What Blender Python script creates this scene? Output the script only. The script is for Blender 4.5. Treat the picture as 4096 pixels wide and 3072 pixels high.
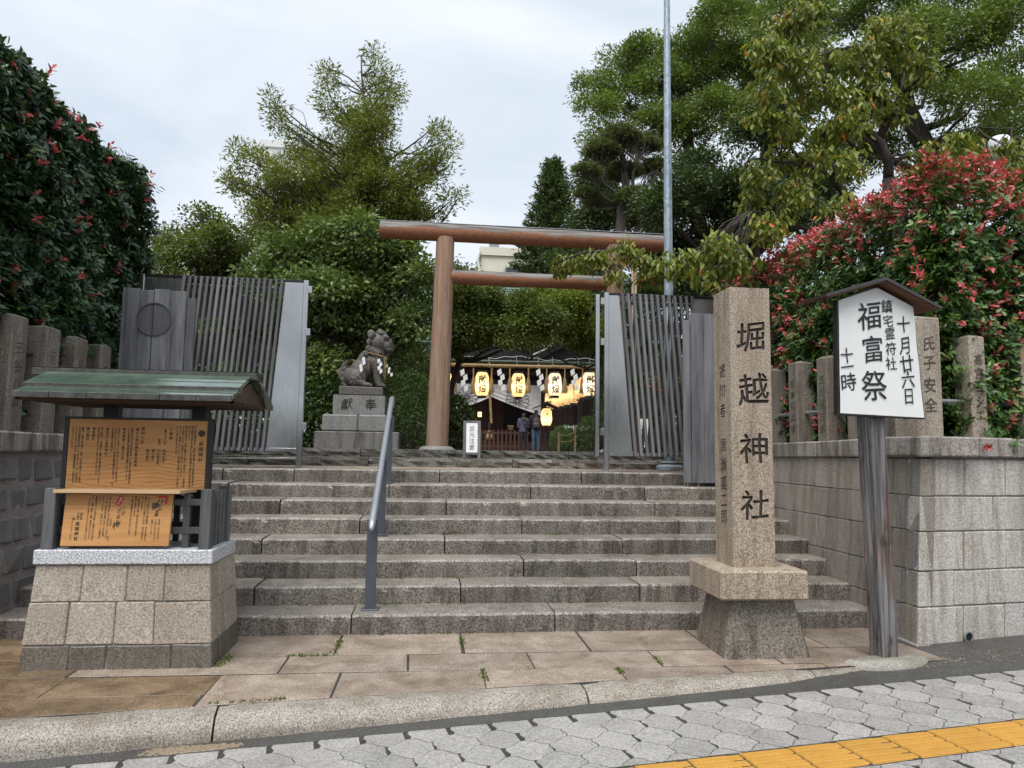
import bpy, bmesh, math, random
import numpy as np
from mathutils import Matrix, Vector

for _o in list(bpy.data.objects):
    bpy.data.objects.remove(_o)
SC = bpy.context.scene
C = SC.collection
RNG = np.random.default_rng(7)
random.seed(7)

# ------------------------------------------------------------------ camera
PITCH, YAW, ROLL = math.radians(5.4057), math.radians(-6.4287), math.radians(0.8686)
CAM_H = 1.5238
_f = Vector((-math.sin(YAW) * math.cos(PITCH), math.cos(YAW) * math.cos(PITCH), math.sin(PITCH)))
_r = Vector((math.cos(YAW), math.sin(YAW), 0))
_u = _r.cross(_f)
_r2 = _r * math.cos(ROLL) + _u * math.sin(ROLL)
_u2 = _u * math.cos(ROLL) - _r * math.sin(ROLL)
cam = bpy.data.objects.new('camera', bpy.data.cameras.new('camera'))
cam.data.sensor_width = 36.0
cam.data.lens = 36.0 * 2840.0 / 4096.0
cam.data.clip_start = 0.05
cam.data.clip_end = 3000
M = Matrix((_r2, _u2, -_f)).transposed().to_4x4()
M.translation = (0, 0, CAM_H)
cam.matrix_world = M
C.objects.link(cam)
SC.camera = cam

# ------------------------------------------------------------------ sky, sun, exposure
SUN_EL, SUN_AZ = math.radians(62), math.radians(205)
world = bpy.data.worlds.new('World')
SC.world = world
world.use_nodes = True
wn = world.node_tree
wn.nodes.clear()
w_out = wn.nodes.new('ShaderNodeOutputWorld')
w_sky = wn.nodes.new('ShaderNodeTexSky')
w_sky.sky_type = 'NISHITA'
w_sky.sun_disc = False
w_sky.sun_elevation = SUN_EL
w_sky.sun_rotation = SUN_AZ
w_sky.dust_density = 4.0
w_bg1 = wn.nodes.new('ShaderNodeBackground')
w_bg1.inputs['Strength'].default_value = 0.05
wn.links.new(w_sky.outputs[0], w_bg1.inputs['Color'])
# a closed cloud deck over the blue: soft grey and white banks
w_tc = wn.nodes.new('ShaderNodeTexCoord')
w_map = wn.nodes.new('ShaderNodeMapping')
w_map.inputs['Scale'].default_value = (1.0, 1.0, 2.6)
wn.links.new(w_tc.outputs['Generated'], w_map.inputs['Vector'])
w_no = wn.nodes.new('ShaderNodeTexNoise')
w_no.inputs['Scale'].default_value = 2.1
w_no.inputs['Detail'].default_value = 5.0
w_no.inputs['Roughness'].default_value = 0.5
w_no.inputs['Distortion'].default_value = 0.5
wn.links.new(w_map.outputs[0], w_no.inputs['Vector'])
w_cr = wn.nodes.new('ShaderNodeValToRGB')
w_cr.color_ramp.elements[0].position = 0.36
w_cr.color_ramp.elements[0].color = (0.285, 0.321, 0.369, 1)
w_cr.color_ramp.elements[1].position = 0.64
w_cr.color_ramp.elements[1].color = (0.385, 0.408, 0.435, 1)
wn.links.new(w_no.outputs['Fac'], w_cr.inputs['Fac'])
w_bg2 = wn.nodes.new('ShaderNodeBackground')
w_bg2.inputs['Strength'].default_value = 1.0
wn.links.new(w_cr.outputs[0], w_bg2.inputs['Color'])
w_mix = wn.nodes.new('ShaderNodeMixShader')
w_mix.inputs['Fac'].default_value = 0.93
wn.links.new(w_bg1.outputs[0], w_mix.inputs[1])
wn.links.new(w_bg2.outputs[0], w_mix.inputs[2])
wn.links.new(w_mix.outputs[0], w_out.inputs['Surface'])

sun_d = bpy.data.lights.new('sun', 'SUN')
sun_d.energy = 1.5
sun_d.angle = math.radians(40)
sun_d.color = (1.0, 0.97, 0.93)
sun = bpy.data.objects.new('sun', sun_d)
_sd = Vector((math.sin(SUN_AZ) * math.cos(SUN_EL), math.cos(SUN_AZ) * math.cos(SUN_EL), math.sin(SUN_EL)))
sun.rotation_euler = _sd.to_track_quat('Z', 'Y').to_euler()
sun.location = _sd * 60
C.objects.link(sun)

SC.view_settings.view_transform = 'Standard'
SC.view_settings.look = 'None'
SC.view_settings.exposure = 1.35
SC.view_settings.gamma = 1.0
SC.view_settings.use_curve_mapping = False
SC.render.engine = 'CYCLES'
SC.cycles.use_denoising = True
SC.cycles.use_adaptive_sampling = True
SC.cycles.adaptive_threshold = 0.02
SC.cycles.max_bounces = 5
SC.cycles.diffuse_bounces = 3
SC.cycles.glossy_bounces = 2
SC.cycles.transmission_bounces = 4
SC.cycles.transparent_max_bounces = 6
SC.cycles.caustics_reflective = False
SC.cycles.caustics_refractive = False

# ------------------------------------------------------------------ object helpers
ORG = {}

def tag(o, label, cat, group=None):
    o['label'] = label
    o['category'] = cat
    if group:
        o['group'] = group
    return o

def thing(name, label, cat, loc=(0, 0, 0), group=None):
    o = bpy.data.objects.new(name, None)
    o.empty_display_size = 0.1
    o.location = loc
    C.objects.link(o)
    ORG[o.name] = np.array(loc, float)
    return tag(o, label, cat, group)

def structure(o):
    o['kind'] = 'structure'
    return o

def stuff(o):
    o['kind'] = 'stuff'
    return o

def mesh_from(name, V, F, mats, mi=None, smooth=False, rnd=None):
    me = bpy.data.meshes.new(name)
    V = np.asarray(V, dtype=np.float32).reshape(-1, 3)
    if isinstance(F, np.ndarray):
        k = F.shape[1]
        me.vertices.add(len(V))
        me.vertices.foreach_set('co', V.ravel())
        me.loops.add(F.size)
        me.loops.foreach_set('vertex_index', F.astype(np.int32).ravel())
        me.polygons.add(len(F))
        me.polygons.foreach_set('loop_start', np.arange(0, F.size, k, dtype=np.int32))
        me.update(calc_edges=True)
    else:
        me.from_pydata(V.tolist(), [], F)
        me.update()
    for m in (mats if isinstance(mats, (list, tuple)) else [mats]):
        me.materials.append(m)
    if mi is not None and len(mi):
        me.polygons.foreach_set('material_index', np.asarray(mi, dtype=np.int32))
    if smooth:
        me.polygons.foreach_set('use_smooth', np.ones(len(me.polygons), dtype=bool))
    if rnd is not None:
        a = me.attributes.new('rnd', 'FLOAT', 'FACE')
        a.data.foreach_set('value', np.asarray(rnd, dtype=np.float32))
    return me

def link(name, me, parent=None, loc=None, keep_mesh=True):
    o = bpy.data.objects.new(name, me)
    C.objects.link(o)
    if parent is not None:
        o.parent = parent
        ORG[o.name] = ORG.get(parent.name, np.zeros(3))
        if loc is not None:
            o.location = np.asarray(loc, float) - ORG[o.name]
    else:
        if loc is not None:
            o.location = loc
        ORG[o.name] = np.zeros(3)
    return o

# unit chamfered box topology
_SG = [(sx, sy, sz) for sx in (-1, 1) for sy in (-1, 1) for sz in (-1, 1)]
def _cb_topo():
    idx = {(c, a): 3 * c + a for c in range(8) for a in range(3)}
    P = np.zeros((24, 3))
    for c, s in enumerate(_SG):
        for a in range(3):
            P[idx[c, a]] = [s[k] * (1.0 if k == a else 0.7) for k in range(3)]
    ci = {s: c for c, s in enumerate(_SG)}
    F, kinds = [], []
    for a in range(3):
        b, d = (a + 1) % 3, (a + 2) % 3
        for s in (-1, 1):
            q = []
            for sb, sd in ((-1, -1), (1, -1), (1, 1), (-1, 1)):
                t = [0, 0, 0]; t[a] = s; t[b] = sb; t[d] = sd
                q.append(idx[ci[tuple(t)], a])
            F.append(q); kinds.append(0)
    for a in range(3):
        b, d = (a + 1) % 3, (a + 2) % 3
        for sa in (-1, 1):
            for sb in (-1, 1):
                def cc(sd):
                    t = [0, 0, 0]; t[a] = sa; t[b] = sb; t[d] = sd
                    return ci[tuple(t)]
                F.append([idx[cc(-1), a], idx[cc(1), a], idx[cc(1), b], idx[cc(-1), b]]); kinds.append(1)
    for c in range(8):
        F.append([idx[c, 0], idx[c, 1], idx[c, 2]]); kinds.append(2)
    for f in F:
        n = np.cross(P[f[1]] - P[f[0]], P[f[2]] - P[f[0]])
        if n @ P[f].mean(0) < 0:
            f.reverse()
    return F, kinds, idx
_CBF, _CBK, _CBI = _cb_topo()

def cbox_v(lo, hi, b, jit=0.0, rng=RNG):
    lo, hi = np.asarray(lo, float), np.asarray(hi, float)
    b = min(b, 0.45 * (hi - lo).min())
    V = np.zeros((24, 3))
    for c, s in enumerate(_SG):
        j = rng.normal(0, jit, 3) if jit else 0
        for a in range(3):
            for k in range(3):
                e = hi[k] if s[k] > 0 else lo[k]
                V[3 * c + a, k] = e if k == a else e - s[k] * b
            V[3 * c + a] += j
    return V

class MB:
    def __init__(self):
        self.v = []; self.f = []; self.m = []; self.n = 0
    def add(self, V, F, mat=0):
        V = np.asarray(V, float).reshape(-1, 3)
        self.v.append(V)
        self.f += [[i + self.n for i in q] for q in F]
        self.m += ([mat] * len(F)) if isinstance(mat, int) else list(mat)
        self.n += len(V)
        return self
    def box(self, lo, hi, mat=0):
        x0, y0, z0 = lo; x1, y1, z1 = hi
        V = [(x0, y0, z0), (x1, y0, z0), (x1, y1, z0), (x0, y1, z0), (x0, y0, z1), (x1, y0, z1), (x1, y1, z1), (x0, y1, z1)]
        return self.add(V, [(3, 2, 1, 0), (4, 5, 6, 7), (0, 1, 5, 4), (1, 2, 6, 5), (2, 3, 7, 6), (3, 0, 4, 7)], mat)
    def cbox(self, lo, hi, b=0.006, mat=0, jit=0.0, fn=None, edge_mat=None):
        V = cbox_v(lo, hi, b, jit)
        if fn is not None:
            V = fn(V)
        mm = [mat] * len(_CBF)
        if edge_mat is not None:            # only the upper front arris is worn
            for q, f in enumerate(_CBF):
                n = np.cross(V[f[1]] - V[f[0]], V[f[2]] - V[f[1]]); n = n / (np.linalg.norm(n) + 1e-9)
                if n[2] > 0.3 and n[1] < -0.3:
                    mm[q] = edge_mat
        return self.add(V, _CBF, mm)
    def bar(self, p0, p1, w, d, up=(0, 0, 1), mat=0, b=0.004):
        """a chamfered bar from p0 to p1: w across, d along 'up'"""
        p0, p1, up = (np.asarray(t, float) for t in (p0, p1, up))
        L = np.linalg.norm(p1 - p0); z = (p1 - p0) / L
        x = np.cross(up, z); x /= np.linalg.norm(x); y = np.cross(z, x)
        V = cbox_v((-w / 2, -d / 2, 0), (w / 2, d / 2, L), b)
        return self.add(p0 + V[:, :1] * x + V[:, 1:2] * y + V[:, 2:] * z, _CBF, mat)
    def tube(self, P, R, n=8, mat=0, cap=True):
        P = np.asarray(P, float); k = len(P)
        R = np.full(k, R, float) if np.isscalar(R) else np.asarray(R, float)
        T = np.gradient(P, axis=0); T /= np.linalg.norm(T, axis=1)[:, None] + 1e-9
        ref = np.array([0.0, 0, 1]) if abs(T[0, 2]) < 0.9 else np.array([1.0, 0, 0])
        a = np.linspace(0, 2 * math.pi, n, endpoint=False)
        V = []
        x = np.cross(ref, T[0]); x /= np.linalg.norm(x)
        for i in range(k):
            x = x - T[i] * (x @ T[i]); x /= np.linalg.norm(x) + 1e-9
            y = np.cross(T[i], x)
            V.append(P[i] + R[i] * (np.cos(a)[:, None] * x + np.sin(a)[:, None] * y))
        F = []
        for i in range(k - 1):
            for j in range(n):
                j2 = (j + 1) % n
                F.append((i * n + j, i * n + j2, (i + 1) * n + j2, (i + 1) * n + j))
        if cap:
            F.append(tuple(range(n - 1, -1, -1))); F.append(tuple((k - 1) * n + j for j in range(n)))
        return self.add(np.concatenate(V), F, mat)
    def lathe(self, prof, n=24, o=(0, 0, 0), mat=0):
        a = np.linspace(0, 2 * math.pi, n, endpoint=False)
        V = []; k = len(prof)
        for r, z in prof:
            V.append(np.stack([o[0] + r * np.cos(a), o[1] + r * np.sin(a), np.full(n, o[2] + z)], 1))
        F = []
        for i in range(k - 1):
            for j in range(n):
                j2 = (j + 1) % n
                F.append((i * n + j, i * n + j2, (i + 1) * n + j2, (i + 1) * n + j))
        F.append(tuple(range(n - 1, -1, -1))); F.append(tuple((k - 1) * n + j for j in range(n)))
        return self.add(np.concatenate(V), F, mat)
    def prism(self, poly, vec, mat=0):
        """extrude the 3D polygon by vec (poly seen counter-clockwise from the side vec points to... either way)"""
        P = np.asarray(poly, float); vec = np.asarray(vec, float); k = len(P)
        n = np.cross(P[1] - P[0], P[2] - P[1])
        if n @ vec < 0:
            P = P[::-1]
        V = np.concatenate([P, P + vec])
        F = [tuple(range(k - 1, -1, -1)), tuple(range(k, 2 * k))]
        for i in range(k):
            j = (i + 1) % k
            F.append((i, j, k + j, k + i))
        return self.add(V, F, mat)
    def ell(self, c, r, rot=None, nu=10, nv=14, mat=0):
        V = []; F = []
        for i in range(nu + 1):
            t = math.pi * i / nu
            for j in range(nv):
                p = 2 * math.pi * j / nv
                V.append((math.sin(t) * math.cos(p), math.sin(t) * math.sin(p), math.cos(t)))
        V = np.array(V) * np.asarray(r, float)
        if rot is not None:
            V = V @ np.array(Matrix.Rotation(rot[0], 3, rot[1])).T
        for i in range(nu):
            for j in range(nv):
                j2 = (j + 1) % nv
                F.append((i * nv + j, (i + 1) * nv + j, (i + 1) * nv + j2, i * nv + j2))
        return self.add(V + np.asarray(c, float), F, mat)
    def grid(self, G, mat=0, flip=False):
        """G: (a,b,3) array of points"""
        a, b = G.shape[:2]
        F = []
        for i in range(a - 1):
            for j in range(b - 1):
                q = (i * b + j, (i + 1) * b + j, (i + 1) * b + j + 1, i * b + j + 1)
                F.append(q[::-1] if flip else q)
        return self.add(G.reshape(-1, 3), F, mat)
    def verts(self):
        return np.concatenate(self.v) if self.v else np.zeros((0, 3))
    def build(self, name, mats, parent=None, smooth=False, fn=None):
        V = self.verts()
        if fn is not None:
            V = fn(V)
        off = ORG.get(parent.name, np.zeros(3)) if parent is not None else np.zeros(3)
        me = mesh_from(name, V - off, self.f, mats, self.m, smooth)
        return link(name, me, parent)

def autosmooth(o, deg=40):
    me = o.data
    me.polygons.foreach_set('use_smooth', np.ones(len(me.polygons), dtype=bool))
    bm = bmesh.new(); bm.from_mesh(me)
    lim = math.radians(deg)
    for e in bm.edges:
        if len(e.link_faces) == 2 and e.calc_face_angle(0) > lim:
            e.smooth = False
    bm.to_mesh(me); bm.free()
    return o

def remeshed(mb, voxel, smooth_it=2):
    """voxel-join overlapping closed shapes into one continuous surface; returns (V, F)"""
    me = mesh_from('tmp', mb.verts(), mb.f, [])
    o = bpy.data.objects.new('tmp', me); C.objects.link(o)
    m = o.modifiers.new('r', 'REMESH'); m.mode = 'VOXEL'; m.voxel_size = voxel
    if smooth_it:
        s = o.modifiers.new('s', 'SMOOTH'); s.factor = 0.5; s.iterations = smooth_it
    dg = bpy.context.evaluated_depsgraph_get()
    e = o.evaluated_get(dg); ev = e.to_mesh()
    V = np.zeros(len(ev.vertices) * 3, dtype=np.float32); ev.vertices.foreach_get('co', V)
    F = [tuple(p.vertices) for p in ev.polygons]
    e.to_mesh_clear()
    bpy.data.objects.remove(o); bpy.data.meshes.remove(me)
    return V.reshape(-1, 3), F

def remesh_build(name, mb, voxel, mat, parent, smooth_it=2):
    V, F = remeshed(mb, voxel, smooth_it)
    off = ORG.get(parent.name, np.zeros(3)) if parent is not None else np.zeros(3)
    return link(name, mesh_from(name, V - off, F, mat, smooth=True), parent)

# ------------------------------------------------------------------ materials
class NT:
    def __init__(self, name):
        self.m = bpy.data.materials.new(name); self.m.use_nodes = True
        self.t = self.m.node_tree; self.t.nodes.clear()
        self.out = self.n('ShaderNodeOutputMaterial')
    def n(self, typ, props=None, **ins):
        nd = self.t.nodes.new(typ)
        for k, v in (props or {}).items():
            setattr(nd, k, v)
        for k, v in ins.items():
            key = k.replace('_', ' ')
            sock = nd.inputs[int(k[1:])] if (k[0] == 'i' and k[1:].isdigit()) else nd.inputs[key]
            if isinstance(v, bpy.types.NodeSocket):
                self.t.links.new(v, sock)
            elif isinstance(v, bpy.types.Node):
                self.t.links.new(v.outputs[0], sock)
            else:
                if isinstance(v, (tuple, list)) and len(v) == 3 and sock.type == 'RGBA':
                    v = (*v, 1.0)
                sock.default_value = v
        return nd
    def pos(self, scale=(1, 1, 1), rot=(0, 0, 0)):
        g = self.n('ShaderNodeNewGeometry')
        return self.n('ShaderNodeMapping', None, Vector=g.outputs['Position'], Scale=scale, Rotation=rot).outputs[0]
    def noise(self, vec, scale, detail=3.0, rough=0.55, dist=0.0):
        return self.n('ShaderNodeTexNoise', None, Vector=vec, Scale=scale, Detail=detail, Roughness=rough, Distortion=dist).outputs['Fac']
    def ramp(self, fac, stops, interp='LINEAR'):
        r = self.n('ShaderNodeValToRGB', None, Fac=fac)
        cr = r.color_ramp; cr.interpolation = interp
        while len(cr.elements) < len(stops):
            cr.elements.new(0.5)
        for e, (p, c) in zip(cr.elements, stops):
            e.position = p
            e.color = (c, c, c, 1) if np.isscalar(c) else (*c, 1)
        return r.outputs[0]
    def mix(self, fac, a, b, mode='MIX'):
        nd = self.t.nodes.new('ShaderNodeMix'); nd.data_type = 'RGBA'; nd.blend_type = mode
        for sock, v in ((nd.inputs[0], fac), (nd.inputs[6], a), (nd.inputs[7], b)):
            if isinstance(v, bpy.types.NodeSocket):
                self.t.links.new(v, sock)
            elif np.isscalar(v):
                sock.default_value = v if sock.type == 'VALUE' else (v, v, v, 1)
            else:
                sock.default_value = (*v, 1)
        return nd.outputs[2]
    def math(self, op, a, b=0.0):
        return self.n('ShaderNodeMath', {'operation': op}, i0=a, i1=b).outputs[0]
    def rand(self):
        return self.n('ShaderNodeObjectInfo').outputs['Random']
    def bump(self, h, strength=0.3, dist=0.01):
        return self.n('ShaderNodeBump', None, Height=h, Strength=strength, Distance=dist).outputs[0]
    def done(self, color, rough=0.7, normal=None, metal=0.0, spec=0.5, **kw):
        b = self.n('ShaderNodeBsdfPrincipled', None, Base_Color=color, Roughness=rough, Metallic=metal)
        b.inputs['Specular IOR Level'].default_value = spec
        for k, v in kw.items():
            s = b.inputs[k.replace('_', ' ')]
            if isinstance(v, bpy.types.NodeSocket):
                self.t.links.new(v, s)
            else:
                s.default_value = (*v, 1) if (isinstance(v, tuple) and len(v) == 3) else v
        if normal is not None:
            self.t.links.new(normal, b.inputs['Normal'])
        self.t.links.new(b.outputs[0], self.out.inputs['Surface'])
        return self.m

def stone(name, dark, light, stain=(0.5, 0.45, 0.4), stain_amt=0.5, speck=75.0, rough=0.62, rnd=0.2, bump=0.35,
          streak=0.5, warm=None, rough_lo=None, contrast=0.5):
    """granite: fine crystals, per-block tone, damp streaks and blotches that have a shape of their own"""
    k = NT(name)
    p = k.pos()
    gr = k.noise(p, speck * 1.9, 3.0, 0.72)
    w = 0.20 * (1 - contrast) + 0.06
    col = k.ramp(gr, [(0.5 - w, dark), (0.5 + w, light)])
    r = k.rand()
    col = k.mix(1.0, col, k.ramp(r, [(0.0, 1 - rnd), (1.0, 1 + rnd * 0.6)]), 'MULTIPLY')
    bl = k.ramp(k.noise(p, 3.2, 4.0, 0.72, 0.4), [(0.36, 0.0), (0.72, 1.0)])
    st = k.ramp(k.noise(k.pos((9, 9, 1.1)), 1.0, 3.0, 0.7), [(0.44, 0.0), (0.66, 1.0)])
    f = k.math('MULTIPLY', k.math('ADD', k.math('MULTIPLY', bl, 1 - streak), k.math('MULTIPLY', st, streak)), stain_amt)
    col = k.mix(f, col, k.mix(1.0, col, stain, 'MULTIPLY'))
    rg = rough if rough_lo is None else k.ramp(bl, [(0.0, rough), (1.0, rough_lo)])
    h = k.math('ADD', k.math('MULTIPLY', gr, 0.6), k.noise(p, 12.0, 2.0))
    return k.done(col, rg, k.bump(h, bump, 0.012))

def wood(name, c1, c2, axis=2, scale=1.0, rough=0.65, rnd=0.15, bump=0.2, fine=38.0, silver=None):
    k = NT(name)
    s = [fine, fine, fine]; s[axis] = 1.6
    f1 = k.noise(k.pos([v * scale for v in s]), 1.0, 4.0, 0.6, 0.6)
    s2 = [5.0, 5.0, 5.0]; s2[axis] = 0.5
    f2 = k.noise(k.pos([v * scale for v in s2]), 1.0, 3.0, 0.6, 1.2)
    g = k.math('ADD', k.math('MULTIPLY', f1, 0.55), k.math('MULTIPLY', f2, 0.45))
    col = k.ramp(g, [(0.34, c1), (0.64, c2)])
    if silver is not None:
        sv = k.ramp(k.noise(k.pos([v * 0.35 for v in s2]), 1.0, 5.0, 0.7), [(0.45, 0.0), (0.62, 1.0)])
        col = k.mix(sv, col, k.mix(0.75, col, silver))
    col = k.mix(1.0, col, k.ramp(k.rand(), [(0, 1 - rnd), (1, 1 + rnd)]), 'MULTIPLY')
    return k.done(col, rough, k.bump(f1, bump, 0.006))

def plain(name, c, rough=0.6, metal=0.0, var=0.12, scale=6.0, bump=0.0, spec=0.5, rnd=0.0, **kw):
    k = NT(name)
    p = k.pos()
    n = k.noise(p, scale, 4.0, 0.6)
    col = k.ramp(n, [(0.3, tuple(x * (1 - var) for x in c)), (0.7, tuple(min(1, x * (1 + var)) for x in c))])
    if rnd:
        col = k.mix(1.0, col, k.ramp(k.rand(), [(0, 1 - rnd), (1, 1 + rnd)]), 'MULTIPLY')
    return k.done(col, rough, k.bump(k.noise(p, scale * 6, 3.0), bump, 0.005) if bump else None, metal, spec, **kw)

def leafmat(name, stops, rough=0.45, trans=0.3, spec=0.4, clump=1.4, tr_col=None):
    """stops: colours over the per-leaf random value; slow noise shifts whole twigs"""
    k = NT(name)
    a = k.n('ShaderNodeAttribute', {'attribute_name': 'rnd', 'attribute_type': 'GEOMETRY'}).outputs['Fac']
    col = k.ramp(a, stops)
    n = k.ramp(k.noise(k.pos(), clump, 3.0), [(0.3, 0.72), (0.7, 1.28)])
    col = k.mix(1.0, col, n, 'MULTIPLY')
    b = k.n('ShaderNodeBsdfPrincipled', None, Base_Color=col, Roughness=rough)
    b.inputs['Specular IOR Level'].default_value = spec
    t = k.n('ShaderNodeBsdfTranslucent', None, Color=k.mix(1.0, col, tr_col or (1.5, 1.6, 0.8), 'MULTIPLY'))
    mx = k.n('ShaderNodeMixShader', None, Fac=trans, i1=b.outputs[0], i2=t.outputs[0])
    k.t.links.new(mx.outputs[0], k.out.inputs['Surface'])
    return k.m

def concrete_paver():
    k = NT('concrete_paver')
    p = k.pos()
    g = k.noise(p, 70.0, 4.0, 0.8)
    col = k.ramp(g, [(0.38, (0.20, 0.193, 0.182)), (0.64, (0.44, 0.425, 0.40))])
    col = k.mix(1.0, col, k.ramp(k.rand(), [(0, 0.86), (1, 1.1)]), 'MULTIPLY')
    d = k.ramp(k.noise(p, 2.3, 6.0, 0.7, 0.5), [(0.42, 1.0), (0.68, 0.76)])
    col = k.mix(1.0, col, d, 'MULTIPLY')
    return k.done(col, k.ramp(k.noise(p, 1.1, 4.0), [(0.35, 0.45), (0.65, 0.7)]), k.bump(g, 0.3, 0.004))

def steel():
    k = NT('brushed_steel')
    n = k.noise(k.pos((260, 260, 2.0)), 1.0, 2.0)
    n2 = k.noise(k.pos((1.2, 1.2, 1.2)), 1.0, 3.0)
    col = k.ramp(n2, [(0.3, (0.36, 0.36, 0.35)), (0.7, (0.52, 0.52, 0.51))])
    return k.done(col, k.ramp(n, [(0.3, 0.18), (0.7, 0.32)]), None, 1.0)

def galvanised():
    k = NT('galvanised_steel')
    v = k.n('ShaderNodeTexVoronoi', None, Vector=k.pos((1, 1, 0.6)), Scale=26.0).outputs['Color']
    f = k.n('ShaderNodeRGBToBW', None, Color=v).outputs[0]
    col = k.ramp(f, [(0.15, (0.20, 0.26, 0.31)), (0.85, (0.36, 0.43, 0.48))])
    col = k.mix(k.ramp(k.noise(k.pos((2, 2, 0.7)), 1.0, 4.0), [(0.4, 0.0), (0.7, 0.6)]), col, (0.42, 0.46, 0.48))
    return k.done(col, 0.45, None, 0.55)

def copper_roof():
    k = NT('green_copper')
    p = k.pos()
    n = k.noise(p, 3.0, 6.0, 0.7, 0.5)
    col = k.ramp(n, [(0.3, (0.045, 0.075, 0.055)), (0.6, (0.09, 0.15, 0.105)), (0.8, (0.22, 0.36, 0.30))])
    return k.done(col, k.ramp(k.noise(p, 5.0, 3.0), [(0.35, 0.10), (0.7, 0.3)]), k.bump(k.noise(k.pos((1, 5, 5)), 2.0, 3.0), 0.12, 0.02), 0.25, 0.8)

def board_wood():
    k = NT('pale_cedar_board')
    # flat-sawn grain: rings of a long cone cut by the board
    p = k.pos((0.55, 0.0, 1.0), )
    mp = k.n('ShaderNodeMapping', None, Vector=p, Location=(1.1, 0.0, -1.33)).outputs[0]
    d = k.noise(k.pos((1.2, 1, 2.5)), 1.5, 4.0, 0.6)
    sx = k.n('ShaderNodeSeparateXYZ', None, Vector=mp)
    ax = k.math('ABSOLUTE', k.math('ADD', sx.outputs['Z'], k.math('MULTIPLY', d, 0.12)))
    rr = k.math('ADD', k.math('MULTIPLY', ax, 2.4), k.math('MULTIPLY', k.math('ABSOLUTE', sx.outputs['X']), 0.45))
    w = k.math('SINE', k.math('MULTIPLY', rr, 95.0))
    ring = k.ramp(w, [(0.55, 0.0), (1.0, 1.0)])
    amt = k.math('MULTIPLY', ring, k.ramp(ax, [(0.05, 0.55), (0.3, 0.08)]))
    base = k.ramp(k.noise(k.pos((2, 2, 22)), 1.0, 3.0), [(0.3, (0.42, 0.205, 0.068)), (0.7, (0.54, 0.285, 0.105))])
    col = k.mix(amt, base, (0.22, 0.085, 0.022))
    return k.done(col, 0.5, None, 0.0, 0.35)

def paper_light(name, c, trans=0.75):
    k = NT(name)
    n = k.noise(k.pos(), 20.0, 3.0)
    col = k.mix(1.0, c, k.ramp(n, [(0.3, 0.9), (0.7, 1.0)]), 'MULTIPLY')
    d = k.n('ShaderNodeBsdfDiffuse', None, Color=col)
    t = k.n('ShaderNodeBsdfTranslucent', None, Color=col)
    mx = k.n('ShaderNodeMixShader', None, Fac=trans, i1=d.outputs[0], i2=t.outputs[0])
    k.t.links.new(mx.outputs[0], k.out.inputs['Surface'])
    return k.m

def glow(name, c, s):
    k = NT(name)
    e = k.n('ShaderNodeEmission', None, Color=c, Strength=s)
    k.t.links.new(e.outputs[0], k.out.inputs['Surface'])
    return k.m

def log_wood():
    """barked hinoki log: red-brown, weathered grey where rain reaches"""
    k = NT('torii_log')
    g = k.n('ShaderNodeNewGeometry')
    f1 = k.noise(k.pos((30, 30, 30)), 1.0, 4.0, 0.6, 0.4)
    col = k.ramp(f1, [(0.3, (0.19, 0.075, 0.04)), (0.7, (0.35, 0.16, 0.09))])
    sp = k.n('ShaderNodeSeparateXYZ', None, Vector=g.outputs['Normal'])
    wz = k.math('ADD', sp.outputs['Z'], k.math('MULTIPLY', k.math('SUBTRACT', k.noise(k.pos((1.4, 6, 6)), 1.0, 4.0, 0.7, 0.5), 0.5), 1.7))
    fac = k.ramp(wz, [(0.02, 0.0), (0.30, 1.0)])
    grey = k.ramp(k.noise(k.pos((1.5, 18, 18)), 1.0, 4.0), [(0.35, (0.075, 0.078, 0.078)), (0.7, (0.28, 0.28, 0.265))])
    col = k.mix(k.math('MULTIPLY', fac, 0.9), col, grey)
    return k.done(col, 0.78, k.bump(f1, 0.35, 0.012), 0.0, 0.3)

def pillar_wood():
    k = NT('torii_pillar')
    f1 = k.noise(k.pos((22, 22, 1.0)), 1.0, 5.0, 0.6, 0.8)
    col = k.ramp(f1, [(0.3, (0.18, 0.10, 0.06)), (0.55, (0.32, 0.195, 0.125)), (0.75, (0.40, 0.26, 0.175))])
    gm = k.ramp(k.noise(k.pos((9, 9, 0.45)), 1.0, 4.0, 0.7), [(0.42, 0.0), (0.62, 1.0)])
    col = k.mix(k.math('MULTIPLY', gm, 0.75), col, (0.235, 0.205, 0.18))
    crack = k.ramp(k.noise(k.pos((14, 14, 0.35)), 1.0, 2.0, 0.5, 0.3), [(0.495, 1.0), (0.5, 0.45), (0.505, 1.0)])
    col = k.mix(1.0, col, crack, 'MULTIPLY')
    return k.done(col, 0.75, k.bump(f1, 0.35, 0.01), 0.0, 0.3)

def old_post():
    k = NT('sign_post_wood')
    f1 = k.noise(k.pos((44, 44, 1.3)), 1.0, 4.0, 0.65, 0.7)
    col = k.ramp(f1, [(0.32, (0.035, 0.033, 0.034)), (0.5, (0.11, 0.105, 0.105)), (0.68, (0.25, 0.24, 0.235))])
    br = k.ramp(k.noise(k.pos((7, 7, 0.9)), 1.0, 3.0, 0.6), [(0.50, 0.0), (0.60, 1.0)])
    col = k.mix(k.math('MULTIPLY', br, 0.7), col, k.mix(1.0, col, (1.0, 0.62, 0.45), 'MULTIPLY'))
    dk = k.ramp(k.noise(k.pos((5, 5, 2.2)), 1.0, 4.0, 0.7), [(0.52, 1.0), (0.62, 0.38)])
    col = k.mix(1.0, col, dk, 'MULTIPLY')
    return k.done(col, 0.6, k.bump(f1, 0.5, 0.008))

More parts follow.
